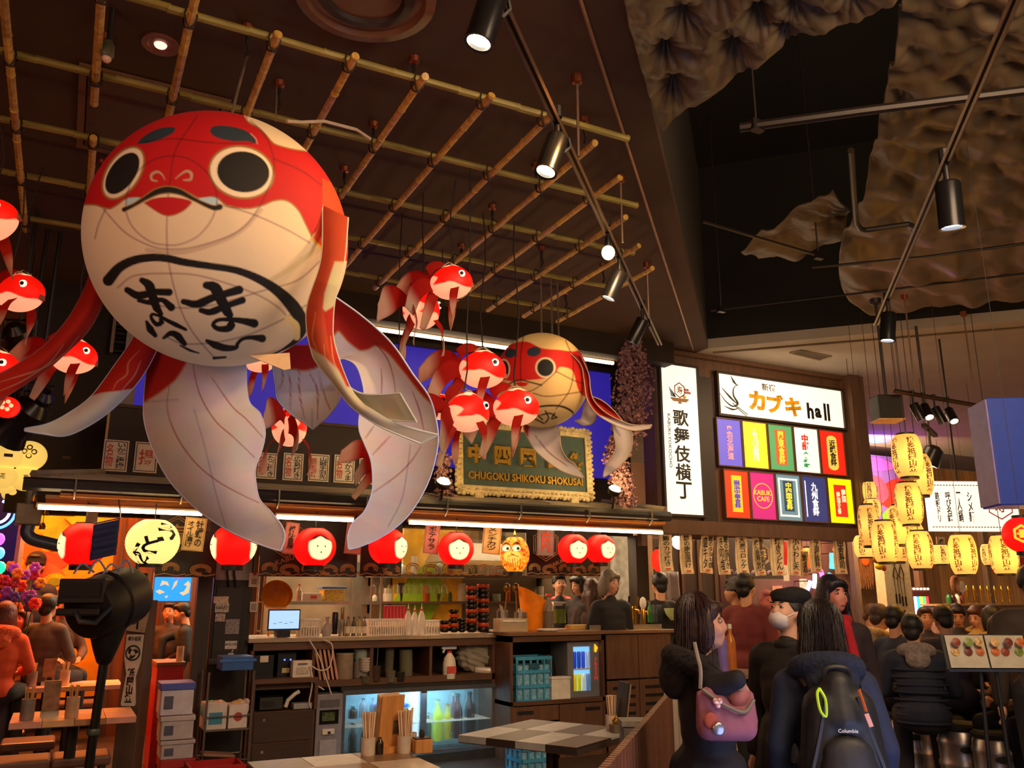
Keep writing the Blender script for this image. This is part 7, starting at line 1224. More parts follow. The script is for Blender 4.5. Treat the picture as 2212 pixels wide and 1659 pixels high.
# television in the doorway
cx, z0, w, h = BB(333, 1240, 412, 1298, 9.6); t = T('television', 'small television showing a blue weather map above the doorway', 'television', (cx, 9.6, z0)); B().box(-w/2-.012, w/2+.012, 0, .05, -.015, h+.012).obj('bezel', mat('b8bcc4', .4), t, 0, .004); B().box(-w/2, w/2, -.004, .0, 0, h).obj('screen', mat('2a8af0', .3, 0, 1.1, .1, 3), t, 0)
b = B()
for pts in ([(-.35, .55), (-.3, .75), (-.15, .7), (-.1, .55), (-.22, .62)], [(-.02, .4), (.04, .7), (.12, .78), (.1, .6)], [(.2, .3), (.32, .35), (.4, .55), (.3, .6), (.42, .75), (.48, .62), (.45, .3), (.3, .2)], [(-.45, .35), (-.35, .42), (-.2, .32), (-.34, .25)], [(-.2, .16), (-.1, .2), (-.14, .1)]): b.prism([(u*w, v*h) for u, v in pts], -.006, -.004)
b.obj('map_land', mat('e8b080', .3, 0, 1.0, .3, 10), t, 0); B().tube([(0, .05, h*.6), (0, .12, h*.6), (0, .12, ZC-z0-.002)], .02, 6).obj('mount', BLK, t); text('天気', w*.3, h*.13, mat('c82a5a', .4, 0, .8), t, (.05, -.006, h*.88))
t = T('wall_box', 'grey louvred box hanging behind the drum hood', 'box', P(295, 1250, Y=9.4)); B().box(-.1, .1, 0, .15, -.2, .06).obj('box', mat('4a4038', .5), t, 0, .004); [B().box(-.09, .09, -.006, 0, -.17+k*.04, -.155+k*.04).obj('louvre', mat('2a2420', .5), t, 0) for k in range(5)]; B().tube([(0, .1, .06), (0, .1, 2.3-t.location[2])], .015, 5).obj('hanger', BLK, t)
# red cabinet in the doorway
cx, z0, w, h = BB(336, 1438, 394, 1530, 9.0); t = T('red_cabinet', 'bright red cabinet just inside the doorway', 'cabinet', (cx, 9.0, 0)); hh = z0+h; B().box(-w/2, w/2, 0, .5, 0, hh).obj('body', mat('b8141a', .4), t, 0, .006); B().box(-w/2-.01, w/2+.01, -.02, .51, hh, hh+.03).obj('top', wood('8a5a3a', 2, .5, ax=0), t, 0); B().box(-w*.42, w*.42, -.012, 0, .08, hh-.06).obj('door', mat('c01a1e', .4), t, 0, .003)
turn('chopstick_cup', 'pale cup of chopsticks on the red cabinet', 'cup', (380, 1408, 396, 1440), 9.1, TUB, mat('c8a888', .5)).location[2] = hh+.031
# the big black drum hood on its pole
c = P(232, 1302, d=6.2); t = T('drum_hood', 'big black ribbed extractor drum with square box on a dark pole', 'hood', (c[0], c[1], 0)); z = c[2]; M_hd = mat('1c1a1d', .5, .2, var=.2, sc=6, name='hood_metal')
ax = Matrix.Rotation(-YAW-.25, 3, 'Z')@Matrix.Rotation(math.pi/2+.25, 3, 'X'); r = .215
B().lathe([(r*.7, -.26), (r*.95, -.24), (r, -.2), (r, -.05), (r*1.06, -.04), (r*1.06, .0), (r, .01), (r, .16), (r*.92, .2), (r*.3, .24)], (0, 0, z), 28, R=ax).obj('drum', M_hd, t, 35)
f0 = Matrix.Rotation(-YAW+.1, 3, 'Z'); bx_ = lambda c_, s_: B().boxc(np.array(f0@Vector(c_))+np.array([0, 0, z]), s_, 0, f0)
bx_((-.09, -.17, .08), (.31, .2, .17)).obj('intake_box', M_hd, t, 0, .01); bx_((-.09, -.275, .09), (.26, .02, .1)).obj('box_recess', mat('0e0d0f', .6), t, 0); bx_((-.09, -.2, -.06), (.29, .2, .05)).obj('lower_lip', M_hd, t, 0, .01)
b = B(); b.tube([np.array(f0@Vector(q))+np.array([0, 0, z]) for q in ((-.1, -.3, -.06), (-.06, -.32, -.12), (.04, -.3, -.13), (.12, -.25, -.02))], .02, 6); b.obj('curved_handle', mat('2a3038', .4, .3), t)
B().lathe([(.03, z-.43), (.05, z-.41), (.08, z-.33), (.12, z-.2), (.15, z-.1)], (.02, .0, 0), 22).obj('funnel', M_hd, t); 
pb = P(212, 1659, d=6.0); B().tube([(.02, 0, z-.4), (.0, 0, z-1.0), (-.0, -.0, .0)], .032, 10).obj('pole', mat('23211f', .35, .5), t); B().lathe([(.04, .62), (.045, .64), (.04, .66)], n=14).obj('pole_joint', mat('5a6a64', .4, .5), t); B().lathe([(.16, 0), (.16, .015), (.04, .03)], n=20).obj('base', BLK, t)
b = B(); [b.tube(crs([np.array(f0@Vector((-.2+i*.1, -.15, .2)))+np.array([0, 0, z]), np.array(f0@Vector((-.16+i*.1, -.12, .27+.03*(i % 2))))+np.array([0, 0, z]), np.array(f0@Vector((-.08+i*.09, -.1, .21)))+np.array([0, 0, z])], 10), .008, 5) for i in range(4)]; b.obj('top_cable', mat('8a96b8', .5), t)
t = T('blue_pennant', 'navy blue cloth flap hanging beside the first red lantern', 'cloth', P(202, 1134, Y=7.4)); w, h = P(258, 1130, Y=7.4)[0]-P(202, 1130, Y=7.4)[0], .27; G = np.array([[(u*w, .012*math.sin(v*18), -v*h+.05*u-.0) for u in np.linspace(0, 1, 10)] for v in np.linspace(0, 1, 24)]); B().grid(G).obj('cloth', mat('2a3566', .7), t, 180, solid=.006); B().tube([(0, 0, .01), (w, 0, .06), (w, .1, .12), (w*.9, .2, 2.32-t.location[2])], .006, 5).obj('rod', BLK, t)
# blue grey pipe on the left edge of the stall
t = T('duct_pipe', 'blue grey bent duct pipe under the roof corner', 'pipe', P(70, 1075, Y=8.6)); o = np.array(t.location); q = [P(*k, Y=8.6)-o for k in ((68, 1105), (62, 1135), (58, 1150), (66, 1162), (80, 1168), (110, 1175), (142, 1183))]; B().tube(crs(q, 24), .055, 10).obj('pipe', mat('4a5a7a', .35, .4), t, 60); B().boxc(P(62, 1112, Y=8.6)-o, (.2, .16, .18), 0).obj('junction_box', mat('7a7468', .4, .4), t, 0, .01); B().cyl(P(66, 1100, Y=8.6)-o, P(70, 1060, Y=8.6)-o, .05, n=10).obj('riser', mat('5a6478', .4, .4), t)
for i, (x, y) in enumerate(((83, 1092), (92, 1136), (100, 1106), (76, 1076))): p = P(x, y, Y=8.5); t = T('brass_bell', 'little shining brass bell by the duct pipe, %s in the string' % NTH[i], 'bell', p); B().lathe([(.028, -.03), (.024, .0), (.012, .025), (.004, .03)], n=12).obj('bell', mat('d8a040', .2, .9), t); B().tube([(0, 0, .03), (0, 0, 2.31-p[2])], .003, 4).obj('string', M_cord, t)
# wooden post with plates
c = P(290, 1500, d=6.9); t = T('notice_post', 'wooden post bearing a white shaped plate with a swirl crest', 'post', (c[0], c[1], 0), -YAW); M_pst = wood('5a4438', 2, .6, .2); hp_ = P(300, 1296, d=6.9)[2]; w = .085
B().box(-w, w, -w, w, 0, hp_).obj('shaft', M_pst, t, 0, .006); B().box(-w-.02, w+.02, -w-.02, w+.02, 0, .06).obj('foot', M_brown, t, 0)
pz = P(300, 1525, d=6.8)[2]; ph = P(300, 1372, d=6.8)[2]-pz; pw = .068
B().prism([(pw*u, pz+ph*v) for u, v in ((-.75, 0), (.75, 0), (.85, .03), (.55, .4), (.95, .62), (1, .95), (1, 1), (-1, 1), (-1, .66), (-.55, .44), (-.6, .4), (-.85, .03))], -w-.02, -w).obj('plate', mat('c8c2ba', .5), t, 0, .003)
text('博多祇園', pw*1.5, .035, INK, t, (0, -w-.022, pz+ph*.94)); text(vtext('祇園山笠'), pw*.9, ph*.48, INK, t, (0, -w-.022, pz+ph*.29), bold=.04)
b = B(); zc_ = pz+ph*.74; b.tube([(.055*math.cos(a), -w-.022, zc_+.055*math.sin(a)) for a in np.linspace(0, 6.2832, 28)], .006, 4)
for k in range(3): a0 = k*2.094; b.tube([((.034-.012*j/8)*math.cos(a0+j*.2), -w-.022, zc_+(.034-.012*j/8)*math.sin(a0+j*.2)) for j in range(9)], np.linspace(.016, .002, 9), 6)
b.obj('swirl_crest', INK, t, 60); B().boxc((.01, -w-.01, hp_-.13), (.15, .02, .24), 0, Matrix.Rotation(.12, 3, 'Y')).obj('upper_plate', mat('a89884', .5), t, 0); text(vtext('マイ'), .08, .2, INK, t, (.01, -w-.022, hp_-.13), bold=.04)
# tables and benches
M_tw, M_tp, M_td = mat('d8a87a', .4), mat('d89a8a', .4), mat('4a3a34', .4)
def checker(label, x0, x1, y0, y1, nx, ny, cols, z=.72):
    t = T('chequered_table', label, 'table', ((x0+x1)/2, (y0+y1)/2, 0)); w, d = (x1-x0)/2, (y1-y0)/2
    B().box(-w, w, -d, d, z-.045, z-.012).obj('core', M_td, t, 0)
    for i in range(nx):
        for j in range(ny): u, v = -w+2*w*i/nx, -d+2*d*j/ny; B().box(u+.002, u+2*w/nx-.002, v+.002-(.004 if j == 0 else 0), v+2*d/ny-.002, z-.04 if j == 0 else z-.012, z).obj('square_tile', cols[(i+j) % len(cols)], t, 0)
    B().cyl((0, 0, .03), (0, 0, z-.045), .04, n=10).obj('pedestal', BLK, t); B().box(-w*.5, w*.5, -d*.7, d*.7, 0, .03).obj('foot', BLK, t, 0); return t
row = []
for i, (py, x0, x1, lab) in enumerate(((1556, 20, 262, 'nearest'), (1484, 40, 240, 'second'), (1442, 62, 232, 'third'))):
    p = P(140, py, z=.72); a, e_ = P(x0, py, Y=p[1])[0], P(x1, py, Y=p[1])[0]; checker('%s chequered table in the eating room behind the drum pole' % lab, a, e_+.1, p[1], p[1]+.62, 4, 2, (M_tp, M_tw, mat('b8805a', .4))); row.append((a, e_, p[1]))
for i, (py, x0, x1, lab) in enumerate(((1640, -40, 110, 'padded bench at the bottom corner, edge on'), (1640, 112, 240, 'padded bench by the foot of the drum pole'), (1600, 0, 120, 'padded bench under the nearest chequered table'), (1520, 90, 220, 'padded bench behind the nearest chequered table'), (1458, 60, 215, 'padded bench behind the second chequered table'))):
    p = P(120, py, z=.43); a, e_ = P(x0, py, Y=p[1])[0], P(x1, py, Y=p[1])[0]; t = T('padded_bench', 'dark '+lab, 'bench', ((a+e_)/2, p[1]+.18, 0)); w = (e_-a)/2; B().box(-w, w, -.18, .18, .36, .43).obj('cushion', mat('6a4a40', .4), t, 0, .02); [B().box(x-.02, x+.02, y-.02, y+.02, 0, .36).obj('leg', BLK, t, 0) for x in (-w+.05, w-.05) for y in (-.14, .14)]
p = P(170, 1366, z=.95); a, e_ = P(116, 1360, Y=p[1])[0], P(240, 1360, Y=p[1])[0]; t = T('menu_counter', 'counter covered with picture menus in the eating room', 'counter', ((a+e_)/2, p[1], 0)); w = (e_-a)/2; B().box(-w, w, 0, .7, .91, .95).obj('top', M_tw, t, 0); [B().box(x-.03, x+.03, .05, .11, 0, .91).obj('leg', BLK, t, 0) for x in (-w+.1, w-.1)]
for i in range(5): m = T('picture_menu', 'picture menu standing on the eating room counter, %s in the row' % NTH[i], 'menu', ((a+e_)/2-w*.8+i*w*.4, p[1]+.35, .95)); B().boxc((0, 0, .1), (w*.36, .012, .2), 0, Matrix.Rotation(-.3, 3, 'X')).obj('page', mat(('d89a6a', 'c87a5a', 'e0b080')[i % 3], .5, var=.5, sc=30), m, 0); B().boxc((0, .05, .07), (w*.3, .012, .15), 0, Matrix.Rotation(.35, 3, 'X')).obj('stand', BLK, m, 0)
def condiments(tx, ty, tz, tag_, n=3):
    for k in range(n):
        q = (tx+k*.14, ty+.1*(k % 2), tz); lab = ('grey chopstick canister', 'slim menu holder', 'white cup of chopsticks')[k]+' on '+tag_; tt = T(('chopstick_canister', 'menu_holder', 'chopstick_cup')[k], lab, ('canister', 'holder', 'cup')[k], q)
        if k == 1: B().box(-.06, .06, -.02, .02, 0, .04).obj('base', M_st, tt, 0); B().boxc((0, 0, .14), (.11, .012, .22), 0, Matrix.Rotation(.12, 3, 'X')).obj('menu_card', mat('8a6a54', .5, var=.4, sc=20), tt, 0)
        else:
            B().lathe([(.042, 0), (.045, .01), (.045, .14), (.038, .14), (.036, .02), (.01, .01)], n=16).obj('body', mat('8a807c' if k == 0 else 'c8a890', .35, .3), tt)
            for j in range(6): B().tube([(.012*math.cos(j), .012*math.sin(j), .02), (.03*math.cos(j*1.1), .03*math.sin(j*1.1), .22)], .004, 4).obj('chopstick', mat('c89a60', .5), tt)
for i, (a, e_, y) in enumerate(row): condiments(a+.1, y+.14, .72, ('the nearest', 'the second', 'the third')[i]+' chequered table')
# front tables
p0, p1, p2 = P(1040, 1590, z=.72), P(1342, 1612, z=.72), P(1108, 1553, z=.72)
qa, qb, qc, qd = [P(*k, z=.72)[:2] for k in ((1040, 1588), (1296, 1622), (1342, 1570), (1104, 1553))]; ctr = (qa+qb+qc+qd)/4; ux = (qb-qa+qc-qd)/2; tq = checker('grey and white chequered table in front of the bar niche', -np.linalg.norm(ux)/2, np.linalg.norm(ux)/2, -np.linalg.norm(qd-qa+qc-qb)/4, np.linalg.norm(qd-qa+qc-qb)/4, 4, 2, (mat('a4a6a8', .35), mat('352e2c', .35))); tq.location = (*ctr, 0); tq.rotation_euler[2] = math.atan2(ux[1], ux[0]); p1 = np.array([*(qc*.9+qb*.1), .72]); yt = p1[1]-.1; xt = p1[0]
t = T('chopstick_cup', 'white cup crammed with wrapped chopsticks on the chequered table', 'cup', (*P(1362, 1560, Y=yt+.1)[:2], .72)); t.location = (p1[0]-.06, p1[1]-.0, .72)
def sticks(t, n, L, r=.03):
    B().lathe([(r, 0), (r*1.08, .01), (r*1.08, .09), (r*.98, .09), (r*.95, .02), (.005, .012)], n=18).obj('cup', mat('c8b8a8', .4), t)
    for j in range(n): a = j*2.4; q = r*.8*math.sqrt(j/n); B().boxc((q*math.cos(a), q*math.sin(a), .02+L/2), (.008, .008, L), 0, Matrix.Rotation(.1*math.cos(a), 3, 'Y')).obj('chopstick', mat(('d8b896', 'c8a484', 'e0c4a8')[j % 3], .6), t, 0)
sticks(t, 14, .19, .035)
t = T('menu_folder', 'dark folder menu standing beside the chopstick cup', 'menu', (p1[0]-.03, p1[1]-.08, .72), -YAW+.2); B().boxc((0, 0, .15), (.012, .2, .3), 0, Matrix.Rotation(.15, 3, 'Y')).obj('cover', mat('1c1816', .5), t, 0, .002); B().boxc((.012, 0, .15), (.01, .19, .28), 0, Matrix.Rotation(.15, 3, 'Y')).obj('page', mat('8a6a4a', .6), t, 0)
t = T('table_box', 'small brass and dark condiment box beside the folder menu', 'box', (p1[0]-.1, p1[1]-.12, .72)); B().box(-.04, .04, -.03, .03, 0, .05).obj('box', mat('6a5a4a', .5), t, 0, .003); B().ell((0, 0, .07), (.03, .03, .03), 12).obj('brass_knob', M_br, t)
pf = P(540, 1652, z=.72); pg = P(930, 1652, z=.72); yf = P(700, 1632, z=.72)[1]
checker('pale chequered table at the bottom edge holding a menu stand', pf[0], pg[0]+.02, yf-.6, yf, 3, 2, (mat('c8b8a4', .35), mat('8a6a4c', .35)))
def put(px, d_=0.): q = P(px, 1640, Y=yf-.1-d_); return (q[0], q[1], .72)
for i, (px, dd, lab) in enumerate(((794, .0, 'wrapped chopsticks in a cup beside the tan menu holder'), (872, .02, 'wrapped chopsticks in a cup in front of the tan menu holder'), (884, -.06, 'few chopsticks behind the tan menu holder'))): t = T('chopstick_cup', lab, 'cup', put(px, dd)); sticks(t, (20, 18, 5)[i], .2, .036)
t = T('menu_holder', 'tan wooden holder with booklet menus on the front table', 'holder', put(842, -.03), .35); M_tan = wood('c8894a', 3, .5); B().boxc((0, 0, .15), (.16, .014, .3), 0, Matrix.Rotation(.1, 3, 'X')).obj('front_board', M_tan, t, 0, .003); [B().boxc((-.005, .012+.009*k, .145+.006*k), (.15, .006, .29), 0, Matrix.Rotation(.1, 3, 'X')).obj('booklet', mat('d8b48a', .6), t, 0) for k in range(4)]; B().boxc((0.03, -.012, .13), (.04, .004, .07), 0, Matrix.Rotation(.1, 3, 'X')).obj('picture_label', mat('5a4a3a', .5, var=.6, sc=40), t, 0); B().box(-.08, .08, -.02, .06, 0, .03).obj('base', M_tan, t, 0)
t = T('wooden_box', 'small wooden condiment box at the end of the front table', 'box', put(910, .05)); B().box(-.05, .05, -.04, .04, 0, .07).obj('box', M_tan, t, 0, .003); B().box(-.042, .042, -.032, .032, .07, .078).obj('lid', M_brown, t, 0); b = B(); b.lathe([(.014, .078), (.016, .1), (.008, .12)], n=10); b.obj('stopper', INK, t)
turn('soy_cruet', 'little dark cruet between the chopstick cups on the front table', 'cruet', (812, 1600, 828, 1640), put(820)[1], BOT, mat('2a1a14', .2)).location[2] = .72
# slatted partition and stone post
hz = P(1442, 1492, d=5.3)[2]; q0, q1 = P(1290, 1672, z=hz), P(1448, 1492, d=5.3)
q0[2] = q1[2] = 0; ang = math.atan2(q1[1]-q0[1], q1[0]-q0[0]); L = math.hypot(*(q1-q0)[:2]); t = T('slat_partition', 'low partition of close vertical wooden slats with stepped top', 'partition', q0, ang)
for i in range(int(L/.045)): x = i*.045; B().box(x, x+.03, -.015, .015, .06, hz).obj('slat', wood(('7a4a30', '6a4028')[i % 2], 2, .5), t, 0)
B().box(0, L, -.025, .025, .0, .06).obj('bottom_rail', M_brown, t, 0); B().box(0, L, -.01, .01, hz*.9, hz*.93).obj('top_rail', M_brown, t, 0)
c = P(1374, 1640, d=4.9); zc_ = P(1374, 1568, d=4.9)[2]; t = T('stone_pillar', 'short grey speckled pillar block at the partition', 'pillar', (c[0], c[1], 0), ang+.3); B().box(-.075, .075, -.08, .08, 0, zc_).obj('block', mat('6a6864', .7, var=.4, sc=12, bump=.3), t, 0, .006); B().box(-.085, .085, -.09, .09, zc_, zc_+.03).obj('cap', mat('7a7670', .6, var=.3, sc=12), t, 0); B().box(-.076, -.03, -.083, -.078, zc_-.14, zc_-.12).obj('groove', INK, t, 0)
t = T('white_post', 'slim white painted post at the partition end by the dark coat', 'post', (*P(1452, 1560, d=5.35)[:2], 0), ang); zt_ = P(1445, 1475, d=5.35)[2]; B().box(-.05, .05, -.04, .04, 0, zt_).obj('shaft', mat('b8a898', .6), t, 0, .004); B().box(-.065, .065, -.055, .055, zt_, zt_+.03).obj('cap', mat('c8b8a8', .6), t, 0)
# lantern figures, stage lamps and neon at the far left
M_yl = mat('ffd468', .6, 0, .5, .04, name='lit_cream_paper')
for i, (px, py, wp, d, lab) in enumerate(((62, 985, 72, 7.6, 'with clover rings on its upper ball'), (138, 990, 62, 8.2, 'wearing a floppy cream cap'), (12, 985, 66, 7.2, 'cut by the picture edge'))):
    c = P(px, py, d=d); r = wp/2*d/F; t = T('figure_lantern', 'glowing cream two ball paper lantern '+lab, 'lantern', c, math.atan2(-c[1], -c[0])+math.pi/2); p, f = sphere_mesh((0, 0, 0), (r, r, r*.9), 50, 34); B().add(p, f.tolist()).obj('upper_ball', M_yl, t, 60); p, f = sphere_mesh((0, 0, -r*1.35), (r*.85, r*.85, r*.75), 50, 34); B().add(p, f.tolist()).obj('lower_ball', M_yl, t, 60); B().lathe([(r*.42, -r*.78), (r*.42, -r*.92)], n=18).obj('dark_band', mat('3a2408', .6), t)
    if i == 0: b = B(); [b.tube([(r*.25*math.cos(k*1.571)*1.0-.0+r*.13*math.cos(a), -r*.97, r*.25*math.sin(k*1.571)+r*.13*math.sin(a)+.02) for a in np.linspace(0, 6.3, 14)], r*.035, 4) for k in range(4)]; b.obj('clover_rings', INK, t, 60)
    else: b = B(); b.boxc((.02, -r*1.0, -.01), (r*.5, .01, r*.2)); b.obj('dark_patch', mat('4a3010', .6), t, 0)
    text('花', r*.3, r*.35, INK, t, (0, -r*.88, -r*1.4))
    if i == 1: G = np.array([[(1.25*r*u, -.3*r+.5*r*math.cos(u*1.5)*v, r*(.75+.35*u*u)-r*.35*v+.1*r*math.sin(v*6+u*5)) for u in np.linspace(-1, 1, 16)] for v in np.linspace(-.6, 1, 10)]); B().grid(G).obj('floppy_cap', M_yl, t, 180, solid=.004)
    B().tube([(0, 0, r*.88), (0, 0, ZC-c[2])], .005, 4).obj('cord', M_cord, t)
for i, (px, py, wp, d, lab) in enumerate(((12, 1045, 50, 7.6, 'small glowing cream ball under the edge lantern'), (28, 1065, 44, 7.9, 'small glowing cream ball low beside the roof corner'), (64, 1050, 26, 8.4, 'tiny cream ball lantern with a face by the roof corner'))):
    c = P(px, py, d=d); r = wp/2*d/F; t = T('ball_lantern', lab, 'lantern', c); p, f = sphere_mesh((0, 0, 0), (r, r, r*.85), 40, 26); B().add(p, f.tolist()).obj('shade', M_yl, t, 60); B().lathe([(r*.3, r*.8), (r*.3, r*.95)], n=12).obj('top_ring', BLK, t); B().tube([(0, 0, r*.9), (0, 0, ZC-c[2])], .004, 4).obj('cord', M_cord, t)
for i, (px, py, d, s, ay, lab) in enumerate(((45, 905, 6.8, 1.3, .8, 'big black stage lamp tilted down by the red pectoral fin'), (40, 735, 6.6, .9, -.4, 'small black stage lamp above the far left goldfish'), (80, 872, 6.9, .9, .5, 'black stage lamp behind the big tilted one'))):
    p = P(px, py, d=d); t = T('stage_lamp', lab, 'lamp', p, ay); Rl = Matrix.Rotation(.9, 3, 'X'); B().lathe([(.05*s, .16*s), (.1*s, .1*s), (.11*s, -.08*s), (.14*s, -.14*s), (.13*s, -.14*s), (.1*s, -.08*s)], n=20, R=Rl).obj('housing', M_body, t); B().lathe([(.001, -.09*s), (.1*s, -.1*s), (.1*s, -.105*s), (.001, -.11*s)], n=18, R=Rl).obj('lens', mat('5a2018', .3, 0, .3, 0), t); B().tube([(-.13*s, 0, 0), (-.13*s, 0, .18*s), (.13*s, 0, .18*s), (.13*s, 0, 0)], .012, 5).obj('yoke', BLK, t); B().cyl((0, 0, .18*s), (0, 0, ZC-p[2]), .016, n=8).obj('pole', BLK, t)
p = P(15, 880, d=6.4); t = T('red_lantern', 'red lantern with a white motif glowing beside the stage lamps', 'lantern', p); B().ell((0, 0, 0), (.09, .09, .08), 20).obj('shade', mat('e81408', .5, 0, 1, .1), t); b = B(); [b.ell((.03*math.cos(k*1.26), -.085, .03*math.sin(k*1.26)), (.016, .01, .016), 6) for k in range(5)]; b.obj('blossom_motif', mat('ffb080', .5, 0, 1), t); B().tube([(0, 0, .08), (0, 0, ZC-p[2])], .004, 4).obj('cord', M_cord, t)
for i, (r_, c_, lab) in enumerate(((.16, '3a6aff', 'large blue neon arc at the left picture edge'), (.11, '8ab0ff', 'small pale blue neon arc inside the large one'))): p = P(-8, 1105, d=8.2); t = T('neon_tube', lab, 'light', p); B().tube([(r_*math.cos(a), 0, r_*math.sin(a)) for a in np.linspace(-1.6, 1.2, 18)], .014, 6).obj('tube', mat(c_, .4, 0, 4.5, 0), t); B().tube([(r_*.7, 0, 0), (r_*.7, .3, 0)], .008, 4).obj('bracket', BLK, t)
for i, (x, y, c_, lab) in enumerate(((-2, 1165, 'd03af0', 'violet neon dot'), (-2, 1195, '3a70ff', 'blue neon dot'), (0, 1226, '10c060', 'green neon dot'))): p = P(x, y, d=8.2); t = T('neon_tube', lab+' in the column below the blue arcs', 'light', p); B().ell((0, 0, 0), (.05, .03, .06), 12).obj('tube', mat(c_, .4, 0, 3.5, 0), t); B().tube([(0, 0, 0), (0, .3, 0)], .008, 4).obj('bracket', BLK, t)
t = T('neon_board', 'dark blue board carrying the neon at the left edge', 'board', P(-10, 1200, d=8.5), -YAW); B().box(-.5, .2, 0, .05, -.6, .75).obj('panel', mat('1c1a5a', .5), t, 0); B().box(.2, .24, -.02, .06, -t.location[2], .75).obj('edge_post', mat('a87a5a', .4, .3), t, 0)
# signs glimpsed beyond the roof corner
for i, (x0, y0, x1, y1, c_, lab) in enumerate(((168, 988, 202, 1020, 'c8201c', 'white framed red sign glimpsed past the roof corner'), (208, 958, 232, 1000, 'e0408a', 'pink glowing sign edge behind the menu board'))): cx, z0, w, h = BB(x0, y0, x1, y1, 10.5); t = T('far_sign', lab, 'sign', (cx, 10.5, z0)); B().box(-w/2, w/2, 0, .06, 0, h).obj('lightbox', mat('e8d8d0' if i == 0 else c_, .5, 0, .6), t, 0); B().box(-w*.34, w*.34, -.006, 0, h*.3, h*.62).obj('mark', mat(c_ if i == 0 else 'ffd0e0', .5, 0, .6), t, 0); B().box(-w*.1, w*.1, -.007, 0, h*.12, h*.85).obj('mark', mat(c_ if i == 0 else 'ffd0e0', .5, 0, .6), t, 0); B().tube([(0, .03, h), (0, .03, ZC-z0)], .01, 5).obj('rod', BLK, t)
for i, (x, y, L) in enumerate(((190, 930, .9), (160, 900, .7))): p = P(x, y, Y=10.8); t = T('lit_shelf_rail', 'thin amber lit rail in the far shop behind the roof, %s one' % NTH[i], 'light', p); B().box(0, L, 0, .05, 0, .03).obj('tube', mat('ffb050', .4, 0, 1.8, 0), t, 0); B().tube([(L/2, .02, .03), (L/2, .02, ZC-p[2])], .008, 4).obj('rod', BLK, t)
t = T('flower_stand', 'bouquet of red violet and orange blooms by the mural', 'flowers', P(38, 1310, d=8.4)); t.location[2] = 0; rng = np.random.default_rng(8); zt_ = P(38, 1280, d=8.4)[2]
B().lathe([(.09, 0), (.12, .02), (.14, .7), (.16, .72), (.13, .72)], n=18).obj('vase', mat('3a2a3a', .4), t)
for k in range(40):
    a, e_, rr = rng.uniform(0, 6.3), rng.uniform(-.9, 1.2), rng.uniform(.12, .3); q = (rr*math.cos(a)*math.cos(e_), rr*.7*math.sin(a)*math.cos(e_), zt_+rr*1.1*math.sin(e_)); b = B()
    for j in range(6): th = j*1.047; b.ell((q[0]+.03*math.cos(th), q[1]-.01, q[2]+.03*math.sin(th)), (.024, .014, .024), 6)
    b.obj('bloom', mat(('d81c20', '9a3ac8', 'f07018', 'c01848', '4a2a9a', 'f0a030')[k % 6], .6), t)
    if k % 3 == 0: B().tube([q, (q[0]*.3, q[1]*.3, .7)], .006, 4).obj('stem', mat('2a4a1c', .6), t)
